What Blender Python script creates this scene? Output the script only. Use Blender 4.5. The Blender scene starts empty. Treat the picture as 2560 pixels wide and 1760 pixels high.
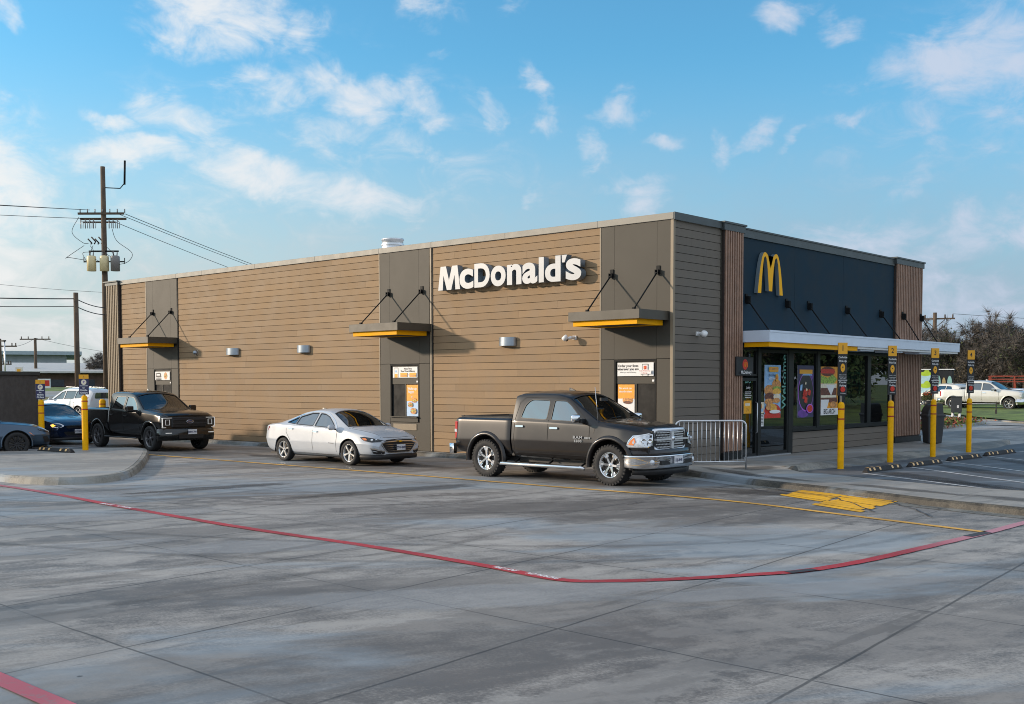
import bpy, bmesh, math, random
from mathutils import Vector, Matrix
from mathutils.bvhtree import BVHTree
random.seed(7)
S = bpy.context.scene
COL = S.collection
R = math.radians
PI = math.pi

# ------------------------------------------------------------------ camera
cam_d = bpy.data.cameras.new("camera")
cam = bpy.data.objects.new("camera", cam_d); COL.objects.link(cam)
cam.location = (14.777, -22.355, 2.06)
cam.rotation_mode = 'QUATERNION'
_yaw, _pitch, _roll = R(41.702), R(2.823), R(-0.108)
_fw = Vector((-math.sin(_yaw)*math.cos(_pitch), math.cos(_yaw)*math.cos(_pitch), -math.sin(_pitch)))
_r = Vector((math.cos(_yaw), math.sin(_yaw), 0)); _u = _r.cross(_fw)
_r2 = _r*math.cos(_roll) + _u*math.sin(_roll); _u2 = -_r*math.sin(_roll) + _u*math.cos(_roll)
cam.rotation_quaternion = Matrix((( _r2.x, _u2.x, -_fw.x), (_r2.y, _u2.y, -_fw.y), (_r2.z, _u2.z, -_fw.z))).to_quaternion()
cam_d.sensor_width = 36.0
cam_d.lens = 36.0*2769.4/2560.0
cam_d.shift_y = (1097.3-880.0)/2560.0
cam_d.clip_start = 0.1; cam_d.clip_end = 3000
S.camera = cam

# ------------------------------------------------------------------ sun and exposure
SUN_TRAVEL = Vector((1.80, 1.37, -0.60)).normalized()
SUN_EL = math.asin(-SUN_TRAVEL.z)
sun_d = bpy.data.lights.new("sun", 'SUN'); sun_d.energy = 3.1; sun_d.angle = R(2.6); sun_d.color = (1.0, 0.80, 0.60)
sun = bpy.data.objects.new("sun", sun_d); COL.objects.link(sun)
sun.rotation_mode = 'QUATERNION'
sun.rotation_quaternion = SUN_TRAVEL.to_track_quat('-Z', 'Y')
sun.location = (-60, -40, 40)
S.view_settings.view_transform = 'Standard'
S.view_settings.look = 'None'
S.view_settings.exposure = 0.38
S.view_settings.gamma = 1.0
S.cycles.filter_width = 1.0

# ------------------------------------------------------------------ node helpers
def nn(nt, typ, **kw):
    n = nt.nodes.new(typ)
    for k, v in kw.items():
        if k == 'ins':
            for a, b in v.items(): n.inputs[a].default_value = b
        else: setattr(n, k, v)
    return n
def lk(nt, a, b): nt.links.new(a, b)
def mth(nt, op, a, b=None, c=None, clamp=False):
    n = nt.nodes.new('ShaderNodeMath'); n.operation = op; n.use_clamp = clamp
    for i, v in enumerate((a, b, c)):
        if v is None: continue
        if isinstance(v, (int, float)): n.inputs[i].default_value = v
        else: nt.links.new(v, n.inputs[i])
    return n.outputs[0]
def mixc(nt, fac, a, b, mode='MIX'):
    n = nt.nodes.new('ShaderNodeMix'); n.data_type = 'RGBA'; n.blend_type = mode; n.clamp_factor = True
    for i, v in ((0, fac), (6, a), (7, b)):
        if isinstance(v, (int, float)): n.inputs[i].default_value = v
        elif isinstance(v, tuple): n.inputs[i].default_value = (*v[:3], 1)
        else: nt.links.new(v, n.inputs[i])
    return n.outputs[2]
def sstep(nt, x, lo, hi, a=0.0, b=1.0):
    n = nt.nodes.new('ShaderNodeMapRange'); n.interpolation_type = 'SMOOTHSTEP'
    nt.links.new(x, n.inputs[0])
    for i, v in enumerate((lo, hi, a, b)): n.inputs[i+1].default_value = v
    return n.outputs[0]

# ------------------------------------------------------------------ world: physical sky with clouds
W = bpy.data.worlds.new("World"); S.world = W; W.use_nodes = True
wt = W.node_tree; wt.nodes.clear()
w_out = nn(wt, 'ShaderNodeOutputWorld'); w_bg = nn(wt, 'ShaderNodeBackground')
w_bg.inputs[1].default_value = 0.15
lk(wt, w_bg.outputs[0], w_out.inputs[0])
sky = nn(wt, 'ShaderNodeTexSky'); sky.sky_type = 'NISHITA'; sky.sun_disc = False
sky.sun_elevation = SUN_EL
sky.sun_rotation = math.atan2(-SUN_TRAVEL.x, -SUN_TRAVEL.y)
sky.altitude = 150; sky.air_density = 1.0; sky.dust_density = 1.2; sky.ozone_density = 2.2
tc = nn(wt, 'ShaderNodeTexCoord')
sep = nn(wt, 'ShaderNodeSeparateXYZ'); lk(wt, tc.outputs['Generated'], sep.inputs[0])
az = mth(wt, 'ARCTAN2', sep.outputs[1], sep.outputs[0])            # 0 = +x, counter-clockwise
el = mth(wt, 'ARCSINE', sep.outputs[2])
# azimuth measured to the right of the view axis (about 131.7 degrees from +x)
AZ0 = math.atan2(_fw.y, _fw.x)
uu = mth(wt, 'SUBTRACT', AZ0, az)
uv = nn(wt, 'ShaderNodeCombineXYZ'); lk(wt, uu, uv.inputs[0]); lk(wt, el, uv.inputs[1])
# (u deg, el deg, half width, half height, tilt, amount)
CL = [
 (-14.4, 18.4, 3.6, 1.9, -8, .95), (-10.6, 17.4, 1.5, 1.0, 25, .7), (-16.8, 17.0, 1.0, .9, 30, .6),
 (-7.6, 14.6, 2.4, 1.0, -4, .95), (-4.6, 13.5, 1.2, .8, -25, .75), (-4.2, 19.2, 1.6, 1.3, -60, .62),
 (-12.6, 14.5, 2.0, .8, -10, .62), (-15.8, 13.0, 2.4, 1.0, -18, .72), (-19.5, 12.8, 1.4, .5, -12, .62),
 (-17.5, 11.2, 3.0, .9, 2, .9), (-12.0, 10.2, 4.2, 1.2, -12, .85), (-8.2, 9.0, 3.2, 1.1, -6, .8),
 (-24.2, 19.6, 2.6, 1.2, 5, .85), (-24.2, 16.8, 1.1, .6, -30, .6),
 (-25.5, 9.0, 3.6, 3.2, -55, 1.0), (-26.5, 5.6, 5.0, 3.0, 0, .8), (-22, 3.2, 7, 2.3, 0, .58),
 (-13.5, 4.6, 3.6, .55, 0, .45), (-19, 9, 8, 3, -8, .30), (-8, 12, 9, 4, -10, .30), (23, 13.5, 7, 3.5, 12, .42), (14, 6.0, 9, 1.6, 4, .40), (-15, 2.2, 10, 1.8, 0, .45), (-1.2, 13.3, .6, 1.0, 30, .55), (1.3, 14.7, .6, 1.1, 25, .6),
 (1.5, 13.0, .5, .7, 10, .5), (3.8, 12.0, .8, .75, 20, .78), (5.6, 13.6, 1.4, .8, 12, .72), (7.5, 12.3, .9, .45, 0, .5),
 (10.8, 11.6, .7, .8, 15, .8), (12.0, 12.4, 1.4, .5, 34, .78), (14.2, 12.0, .6, .4, 30, .5),
 (6.0, 9.1, 1.3, .75, 12, .7), (5.8, 10.0, 1.6, .5, 0, .45), (13.8, 17.8, 1.1, .75, 10, .68), (16.3, 16.4, 1.4, .55, -12, .55),
 (16.8, 12.6, .8, .4, 20, .5), (1.2, 9.6, .5, .4, 0, .5), (-3.5, 16.2, .5, .4, 0, .3), (0.0, 19.0, 1.2, .6, 10, .3),
 (22.5, 14.8, 3.6, 1.7, 14, .98), (19.5, 14.0, 1.9, .9, 8, .7), (27.5, 13.8, 2.6, 1.9, -15, .85), (25.0, 17.0, 2.2, .8, 20, .62),
 (20.6, 11.2, 1.0, 2.2, -38, .42), (19.0, 9.2, 1.8, .6, 30, .55), (22.4, 11.8, .5, 1.7, -42, .35), (28.0, 11.9, 3.2, .7, -8, .5),
 (17.0, 6.6, 6.0, .9, 3, .62), (24.0, 6.8, 5.0, 1.4, 8, .62), (12.0, 5.2, 8.0, 1.1, 3, .5), (23.0, 3.6, 8.0, 1.8, 0, .55), (29, 2.0, 6, 1.4, 0, .5),
 (-60, 22, 16, 6, 10, .9), (-48, 10, 12, 4, 0, .8), (60, 20, 20, 6, -10, .8), (95, 12, 20, 4, 0, .8), (45, 33, 10, 4, 0, .7), (140, 18, 30, 7, 0, .7), (-110, 24, 22, 6, 0, .6), (0, 45, 14, 5, 20, .7), (-160, 15, 20, 5, 0, .7)]
acc = None
# domain warp so the cloud outlines are ragged
wn = nn(wt, 'ShaderNodeTexNoise', ins={'Scale': 9.0, 'Detail': 5.0, 'Roughness': 0.62}); lk(wt, uv.outputs[0], wn.inputs['Vector'])
wsub = nn(wt, 'ShaderNodeVectorMath', operation='SUBTRACT'); lk(wt, wn.outputs['Color'], wsub.inputs[0]); wsub.inputs[1].default_value = (.5, .5, .5)
wsc = nn(wt, 'ShaderNodeVectorMath', operation='SCALE'); lk(wt, wsub.outputs[0], wsc.inputs[0]); wsc.inputs['Scale'].default_value = 0.085
wad = nn(wt, 'ShaderNodeVectorMath', operation='ADD'); lk(wt, uv.outputs[0], wad.inputs[0]); lk(wt, wsc.outputs[0], wad.inputs[1])
sepw = nn(wt, 'ShaderNodeSeparateXYZ'); lk(wt, wad.outputs[0], sepw.inputs[0])
flat = nn(wt, 'ShaderNodeCombineXYZ'); lk(wt, sepw.outputs[0], flat.inputs[0]); lk(wt, sepw.outputs[1], flat.inputs[1])
for (cu, ce, sx, sy, rot, amt) in CL:
    mp = nn(wt, 'ShaderNodeMapping', vector_type='TEXTURE')
    mp.inputs['Location'].default_value = (R(cu), R(ce), 0)
    mp.inputs['Rotation'].default_value = (0, 0, R(rot))
    k_ = 1.1 if cu < 0 else 1.08
    mp.inputs['Scale'].default_value = (R(sx*k_), R(sy*k_), 1)
    lk(wt, flat.outputs[0], mp.inputs[0])
    ln = nn(wt, 'ShaderNodeVectorMath', operation='LENGTH'); lk(wt, mp.outputs[0], ln.inputs[0])
    g = sstep(wt, ln.outputs['Value'], 1.75, 0.0, 0.0, amt)
    acc = g if acc is None else mth(wt, 'MAXIMUM', acc, g)
cn = nn(wt, 'ShaderNodeTexNoise', ins={'Scale': 26.0, 'Detail': 8.0, 'Roughness': 0.62, 'Distortion': 0.5})
cmap = nn(wt, 'ShaderNodeMapping'); cmap.inputs['Scale'].default_value = (0.75, 1.35, 1); cmap.inputs['Rotation'].default_value = (0, 0, R(18))
lk(wt, uv.outputs[0], cmap.inputs[0]); lk(wt, cmap.outputs[0], cn.inputs['Vector'])
dens = mth(wt, 'ADD', acc, mth(wt, 'MULTIPLY', mth(wt, 'SUBTRACT', cn.outputs['Fac'], 0.5), 2.1))
cfac = sstep(wt, dens, 0.08, 1.12, 0.0, 0.88)
cfac = mth(wt, 'MULTIPLY', cfac, sstep(wt, acc, 0.0, 0.28))
# thin high veil growing to the horizon
veil = mth(wt, 'MULTIPLY', sstep(wt, el, R(17), R(2), 0.0, 0.98), mth(wt, 'ADD', mth(wt, 'MULTIPLY', cn.outputs['Fac'], 0.5), 0.72))
skc = mixc(wt, 1.0, sky.outputs[0], (0.56, 1.10, 1.22), 'MULTIPLY')
lr = sstep(wt, uu, R(-25), R(22))       # clouds warm toward the sun, lavender away from it
ccol = mixc(wt, lr, (4.7, 4.7, 4.65), (3.1, 3.45, 4.15))
vcol = mixc(wt, lr, (3.15, 3.35, 3.40), (1.85, 2.35, 3.0))
c1 = mixc(wt, veil, skc, vcol)
# bright thin cloud added over the unseen sky to lift shaded faces and ground
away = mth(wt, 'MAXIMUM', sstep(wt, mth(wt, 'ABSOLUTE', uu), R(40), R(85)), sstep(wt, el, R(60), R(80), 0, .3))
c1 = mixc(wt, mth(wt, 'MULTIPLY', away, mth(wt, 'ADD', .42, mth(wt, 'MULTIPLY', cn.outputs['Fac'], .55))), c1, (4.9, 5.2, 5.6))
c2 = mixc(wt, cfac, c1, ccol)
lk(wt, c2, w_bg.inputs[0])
W.cycles.sampling_method = 'MANUAL' if hasattr(W.cycles, 'sampling_method') else W.cycles.sampling_method
try: W.cycles.sample_map_resolution = 512
except Exception: pass

# ------------------------------------------------------------------ materials
MATS = {}
def mat(name, col, rough=0.6, metal=0.0, var=0.08, vscale=3.0, coat=0.0, bump=0.0, bscale=60.0, emit=None, spec=0.5, rvar=0.1, island=0.0):
    if name in MATS: return MATS[name]
    m = bpy.data.materials.new(name); m.use_nodes = True; nt = m.node_tree
    b = nt.nodes['Principled BSDF']
    b.inputs['Roughness'].default_value = rough; b.inputs['Metallic'].default_value = metal
    b.inputs['Specular IOR Level'].default_value = spec
    b.inputs['Coat Weight'].default_value = coat; b.inputs['Coat Roughness'].default_value = 0.04
    t = nn(nt, 'ShaderNodeTexCoord')
    nz = nn(nt, 'ShaderNodeTexNoise', ins={'Scale': vscale, 'Detail': 6.0, 'Roughness': 0.6}); lk(nt, t.outputs['Object'], nz.inputs['Vector'])
    c = Vector(col)
    f = nz.outputs['Fac']
    lo = tuple(max(0, x*(1-var)) for x in c); hi = tuple(min(1, x*(1+var)) for x in c)
    colr = mixc(nt, sstep(nt, f, 0.3, 0.7), lo, hi)
    if island > 0:
        ge = nn(nt, 'ShaderNodeNewGeometry')
        k = mth(nt, 'ADD', mth(nt, 'MULTIPLY', ge.outputs['Random Per Island'], 2*island), 1-island)
        cc = nn(nt, 'ShaderNodeVectorMath', operation='SCALE'); lk(nt, colr, cc.inputs[0]); lk(nt, k, cc.inputs['Scale'])
        colr = cc.outputs[0]
    lk(nt, colr, b.inputs['Base Color'])
    if rvar > 0:
        lk(nt, sstep(nt, f, 0.3, 0.7, max(0.02, rough-rvar*rough), min(1, rough+rvar*rough)), b.inputs['Roughness'])
    if bump > 0:
        n2 = nn(nt, 'ShaderNodeTexNoise', ins={'Scale': bscale, 'Detail': 4.0}); lk(nt, t.outputs['Object'], n2.inputs['Vector'])
        bp = nn(nt, 'ShaderNodeBump', ins={'Strength': bump, 'Distance': 0.01}); lk(nt, n2.outputs['Fac'], bp.inputs['Height']); lk(nt, bp.outputs[0], b.inputs['Normal'])
    if emit: b.inputs['Emission Color'].default_value = (*emit[:3], 1); b.inputs['Emission Strength'].default_value = emit[3]
    MATS[name] = m; return m
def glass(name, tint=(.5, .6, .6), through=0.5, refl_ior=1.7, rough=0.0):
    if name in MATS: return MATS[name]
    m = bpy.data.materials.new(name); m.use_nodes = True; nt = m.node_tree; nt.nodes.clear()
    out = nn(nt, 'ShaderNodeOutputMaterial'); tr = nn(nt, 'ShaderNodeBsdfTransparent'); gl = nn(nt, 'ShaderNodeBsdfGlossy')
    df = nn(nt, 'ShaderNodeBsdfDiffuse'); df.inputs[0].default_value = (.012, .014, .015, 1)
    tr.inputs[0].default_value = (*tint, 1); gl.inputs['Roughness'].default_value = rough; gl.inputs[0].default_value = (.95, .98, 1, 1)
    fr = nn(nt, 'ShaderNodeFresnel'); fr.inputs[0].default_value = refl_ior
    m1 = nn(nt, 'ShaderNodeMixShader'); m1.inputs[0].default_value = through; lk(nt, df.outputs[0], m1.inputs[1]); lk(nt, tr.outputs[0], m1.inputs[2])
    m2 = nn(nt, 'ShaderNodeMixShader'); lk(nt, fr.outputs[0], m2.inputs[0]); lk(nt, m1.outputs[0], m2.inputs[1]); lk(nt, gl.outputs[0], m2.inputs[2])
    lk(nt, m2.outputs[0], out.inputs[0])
    MATS[name] = m; return m

# ------------------------------------------------------------------ mesh builder
class MB:
    def __init__(s): s.v = []; s.f = []; s.m = []; s.sm = []
    def add(s, vs, fs, m=0, smooth=False):
        b = len(s.v); s.v += [tuple(v) for v in vs]
        for f in fs: s.f.append(tuple(b+i for i in f)); s.m.append(m); s.sm.append(smooth)
        return s
    def box(s, x0, x1, y0, y1, z0, z1, m=0):
        x0, x1 = min(x0, x1), max(x0, x1); y0, y1 = min(y0, y1), max(y0, y1); z0, z1 = min(z0, z1), max(z0, z1)
        vs = [(x0,y0,z0),(x1,y0,z0),(x1,y1,z0),(x0,y1,z0),(x0,y0,z1),(x1,y0,z1),(x1,y1,z1),(x0,y1,z1)]
        return s.add(vs, [(3,2,1,0),(4,5,6,7),(0,1,5,4),(1,2,6,5),(2,3,7,6),(3,0,4,7)], m)
    def obox(s, c, ux, uy, uz, hx, hy, hz, m=0):
        c, ux, uy, uz = Vector(c), Vector(ux), Vector(uy), Vector(uz)
        vs = [c + ux*(a*hx) + uy*(b*hy) + uz*(d*hz) for d in (-1, 1) for a, b in ((-1,-1),(1,-1),(1,1),(-1,1))]
        return s.add(vs, [(3,2,1,0),(4,5,6,7),(0,1,5,4),(1,2,6,5),(2,3,7,6),(3,0,4,7)], m)
    def tube(s, pts, r, n=10, m=0, cap=True, smooth=True):
        pts = [Vector(p) for p in pts]
        rs = r if isinstance(r, (list, tuple)) else [r]*len(pts)
        rings = []; ref = None
        for i, p in enumerate(pts):
            d = (pts[min(i+1, len(pts)-1)] - pts[max(i-1, 0)])
            d = d.normalized() if d.length > 1e-9 else Vector((0, 0, 1))
            if ref is None: ref = Vector((0, 0, 1)) if abs(d.z) < .9 else Vector((1, 0, 0))
            a = d.cross(ref)
            if a.length < 1e-6: a = d.orthogonal()
            a.normalize(); b = d.cross(a); ref = -b if b.length else ref
            ref = a.cross(d)
            rings.append([p + a*(math.cos(t*2*PI/n)*rs[i]) + b*(math.sin(t*2*PI/n)*rs[i]) for t in range(n)])
        vs = [v for rg in rings for v in rg]; fs = []
        for i in range(len(pts)-1):
            for t in range(n):
                fs.append((i*n+t, (i+1)*n+t, (i+1)*n+(t+1) % n, i*n+(t+1) % n))
        s.add(vs, fs, m, smooth)
        if cap:
            b0 = len(s.v)-len(vs)
            s.f.append(tuple(b0+t for t in range(n))); s.m.append(m); s.sm.append(False)
            e0 = b0+(len(pts)-1)*n
            s.f.append(tuple(e0+t for t in reversed(range(n)))); s.m.append(m); s.sm.append(False)
        return s
    def lathe(s, prof, n=32, M=None, m=0, smooth=True, closed=False):
        M = M or Matrix.Identity(4)
        vs = [M @ Vector((math.cos(t*2*PI/n)*r, math.sin(t*2*PI/n)*r, z)) for r, z in prof for t in range(n)]
        k = len(prof); fs = []
        for i in range(k if closed else k-1):
            j = (i+1) % k
            for t in range(n): fs.append((i*n+t, i*n+(t+1) % n, j*n+(t+1) % n, j*n+t))
        return s.add(vs, fs, m, smooth)
    def prism(s, pts, fmap, th, m=0, side_m=None):
        """pts 2D outline (ccw seen from outside), fmap(u,v,d) -> 3D with d depth inward."""
        n = len(pts); b = [fmap(u, v, 0) for u, v in pts] + [fmap(u, v, th) for u, v in pts]
        s.add(b, [tuple(range(n)), tuple(reversed(range(n, 2*n)))], m)
        base = len(s.v)-2*n
        for i in range(n):
            j = (i+1) % n
            s.f.append((base+i, base+n+i, base+n+j, base+j)); s.m.append(m if side_m is None else side_m); s.sm.append(False)
        return s
    def poly(s, pts, m=0): return s.add(pts, [tuple(range(len(pts)))], m)
    def build(s, name, mats, parent=None, bevel=0.0, loc=None, fixn=True, segs=1):
        me = bpy.data.meshes.new(name); me.from_pydata(s.v, [], s.f)
        mats = mats if isinstance(mats, (list, tuple)) else [mats]
        for mm in mats: me.materials.append(mm)
        me.polygons.foreach_set('material_index', s.m); me.polygons.foreach_set('use_smooth', s.sm)
        if fixn or bevel > 0:
            bm = bmesh.new(); bm.from_mesh(me)
            if bevel > 0:
                bmesh.ops.remove_doubles(bm, verts=bm.verts, dist=1e-5)
            bmesh.ops.recalc_face_normals(bm, faces=bm.faces)
            if bevel > 0:
                es = [e for e in bm.edges if len(e.link_faces) == 2 and e.calc_face_angle(0) > 0.6]
                bmesh.ops.bevel(bm, geom=es, offset=bevel, segments=segs, profile=.5, affect='EDGES', clamp_overlap=True)
            bm.to_mesh(me); bm.free()
        me.update()
        return obj(name, me, parent, loc)
def obj(name, me, parent=None, loc=None):
    o = bpy.data.objects.new(name, me); COL.objects.link(o)
    if parent: o.parent = parent
    if loc: o.location = loc
    return o
def tag(o, label=None, cat=None, group=None, kind=None):
    if label: o['label'] = label
    if cat: o['category'] = cat
    if group: o['group'] = group
    if kind: o['kind'] = kind
    return o
def thing(name, label, cat, loc=(0, 0, 0), rz=0.0, group=None):
    o = bpy.data.objects.new(name, None); COL.objects.link(o); o.location = loc; o.rotation_euler = (0, 0, rz)
    o.empty_display_size = 0.2
    return tag(o, label, cat, group)
def copy_tree(o, parent=None):
    c = o.copy(); COL.objects.link(c); c.parent = parent
    for ch in [x for x in o.children]: copy_tree(ch, c)
    return c
def dup(o, loc, rz=None, label=None):
    c = copy_tree(o); c.location = loc
    if rz is not None: c.rotation_euler = (0, 0, rz)
    if label: c['label'] = label
    return c
def txt_mesh(s, size=1.0, bold=0.0, extrude=0.0, align='CENTER', xs=1.0, spacing=1.0, shear=0.0, res=3):
    cu = bpy.data.curves.new('t', 'FONT'); cu.body = s; cu.size = size; cu.align_x = align; cu.align_y = 'CENTER'
    cu.offset = bold; cu.extrude = extrude; cu.resolution_u = res; cu.space_character = spacing; cu.shear = shear
    o = bpy.data.objects.new('t', cu); COL.objects.link(o)
    dg = bpy.context.evaluated_depsgraph_get()
    me = bpy.data.meshes.new_from_object(o.evaluated_get(dg))
    for v in me.vertices: v.co.x *= xs
    bpy.data.objects.remove(o); bpy.data.curves.remove(cu)
    return me
def text_obj(name, s, M, mats, parent=None, **kw):
    """M: 4x4 placing text plane (x right, y up, z toward reader)."""
    me = txt_mesh(s, **kw); me.transform(M)
    mats = mats if isinstance(mats, (list, tuple)) else [mats]
    me.materials.clear()
    for m in mats: me.materials.append(m)
    if len(mats) > 1:
        n = (M.to_3x3() @ Vector((0, 0, 1))).normalized()
        for p in me.polygons: p.material_index = 0 if abs(p.normal.dot(n)) > .7 else 1
    return obj(name, me, parent)
def frame(o, U, V):
    U = Vector(U).normalized(); V = Vector(V).normalized(); N = U.cross(V); o = Vector(o)
    return Matrix(((U.x, V.x, N.x, o.x), (U.y, V.y, N.y, o.y), (U.z, V.z, N.z, o.z), (0, 0, 0, 1)))
class Sheet:
    """Flat print: layered thin shapes on a plane. M frames it; each layer stands lt proud of the last."""
    def __init__(s, M, lt=0.0015): s.M = M; s.mb = MB(); s.l = 0; s.lt = lt; s.mats = []
    def mi(s, m):
        if m not in s.mats: s.mats.append(m)
        return s.mats.index(m)
    def poly(s, pts, m, th=None):
        s.l += 1; d = s.l*s.lt
        s.mb.add([s.M @ Vector((x, y, d)) for x, y in pts], [tuple(range(len(pts)))], s.mi(m)); return s
    def rect(s, x0, y0, x1, y1, m): return s.poly([(x0, y0), (x1, y0), (x1, y1), (x0, y1)], m)
    def ell(s, cx, cy, rx, ry, m, n=18, a0=0, a1=360): 
        return s.poly([(cx+rx*math.cos(R(a0+(a1-a0)*i/n)), cy+ry*math.sin(R(a0+(a1-a0)*i/n))) for i in range(n + (0 if a1-a0 == 360 else 1))], m)
    def rrect(s, x0, y0, x1, y1, r, m):
        p = []
        for cx, cy, a in ((x1-r, y0+r, -90), (x1-r, y1-r, 0), (x0+r, y1-r, 90), (x0+r, y0+r, 180)):
            p += [(cx+r*math.cos(R(a+t)), cy+r*math.sin(R(a+t))) for t in (0, 30, 60, 90)]
        return s.poly(p, m)
    def text(s, st, x, y, size, m, **kw):
        s.l += 1; me = txt_mesh(st, size=size, **kw)
        b = [s.M @ Vector((v.co.x+x, v.co.y+y, s.l*s.lt)) for v in me.vertices]
        s.mb.add(b, [tuple(p.vertices) for p in me.polygons], s.mi(m)); bpy.data.meshes.remove(me); return s
    def build(s, name, parent=None): return s.mb.build(name, s.mats, parent, fixn=False)
# ================================================================== palette
M = MATS
mat('siding_tan', (.275, .182, .100), .75, var=.10, vscale=1.3, bump=.12, bscale=90, island=.08)
mat('siding_dark', (.150, .128, .105), .75, var=.06, vscale=2, bump=.12, bscale=90, island=.05)
mat('panel_brown', (.043, .038, .028), .62, var=.025, vscale=1.5, rvar=.02)
mat('panel_trim', (.24, .19, .13), .5)
mat('gap_black', (.012, .011, .010), .8, var=0)
mat('black_metal', (.008, .009, .010), .6, var=.15, spec=.2)
mat('canopy_brown', (.066, .058, .044), .5, var=.05)
mat('yellow_trim', (.92, .42, .0), .6, var=.04, spec=.15)
mat('coping', (.27, .255, .22), .55, .0, var=.05)
mat('coping_dark', (.060, .072, .075), .45, .2, var=.08)
mat('navy_panel', (.0065, .026, .045), .7, spec=.25, var=.22, vscale=1.3, bump=.05)
mat('wood_slat', (.33, .195, .135), .6, var=.15, vscale=5, island=.10)
mat('slat_back', (.035, .024, .020), .8)
mat('slat_tan', (.24, .185, .12), .6, var=.1, island=.08)
mat('frame_black', (.006, .008, .009), .4, var=.1, spec=.3)
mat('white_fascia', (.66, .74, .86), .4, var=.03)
mat('white_panel', (.80, .80, .80), .45, var=.02)
mat('sign_white', (.50, .51, .52), .35, var=.02)
mat('sign_side', (.16, .20, .24), .4, var=.05)
mat('arch_gold', (.97, .47, .0), .5, var=.03, spec=.2)
mat('arch_side', (.16, .21, .24), .4, var=.06)
mat('alu', (.55, .57, .60), .32, .9, var=.1)
mat('galv', (.70, .71, .73), .38, .85, var=.12)
mat('lamp_metal', (.33, .37, .42), .30, .8, var=.05)
mat('chrome', (.80, .81, .83), .07, 1.0, var=.02)
mat('roof_mem', (.5, .49, .47), .8)
mat('yellow_paint', (.95, .46, .0), .55, var=.10, spec=.2, vscale=8)
mat('red_band', (.35, .02, .01), .5)
mat('white_paint', (.68, .69, .70), .6, var=.15, vscale=12)
mat('print_black', (.014, .015, .018), .5, var=.05)
mat('print_white', (.82, .82, .82), .5, var=.02)
mat('print_yellow', (.85, .40, .015), .5, var=.02)
mat('print_orange', (.86, .36, .02), .5, var=.12, vscale=9)
mat('print_red', (.60, .03, .012), .5, var=.3, vscale=25)
mat('print_blue', (.28, .50, .78), .5, var=.2, vscale=9)
mat('print_lightblue', (.45, .62, .85), .5, var=.05)
mat('print_purple', (.13, .045, .30), .5, var=.3)
mat('print_violet', (.40, .12, .62), .5, var=.2)
mat('print_navy', (.035, .035, .10), .5)
mat('bun', (.60, .27, .08), .5, var=.5, vscale=16)
mat('patty', (.14, .045, .025), .6, var=.7, vscale=20)
mat('lettuce', (.28, .42, .06), .5, var=.7, vscale=20)
mat('cheese', (.88, .44, .06), .5, var=.3, vscale=22)
mat('cream', (.80, .72, .55), .5, var=.12, vscale=12)
mat('teal_print', (.16, .42, .36), .5, var=.05)
mat('rubber', (.018, .018, .019), .75, var=.25, vscale=9, bump=.3, bscale=120)
mat('wood_pole', (.105, .072, .048), .85, var=.3, vscale=2, bump=.4, bscale=30)
mat('wire', (.02, .02, .022), .6, var=0)
mat('brick_dark', (.088, .080, .074), .85, var=.18, vscale=6, bump=.3, bscale=40)
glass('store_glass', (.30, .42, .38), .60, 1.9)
glass('window_glass', (.25, .32, .30), .5, 1.8)

# ================================================================== ground
def terrain_z(x, y):
    a = max(0.0, min(1.0, (-x-25)/62.0)); b = max(0.0, min(1.0, (y-34)/20.0))
    sm = lambda t: t*t*(3-2*t)
    return max(1.80*sm(a), 0.40*sm(b))

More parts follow.
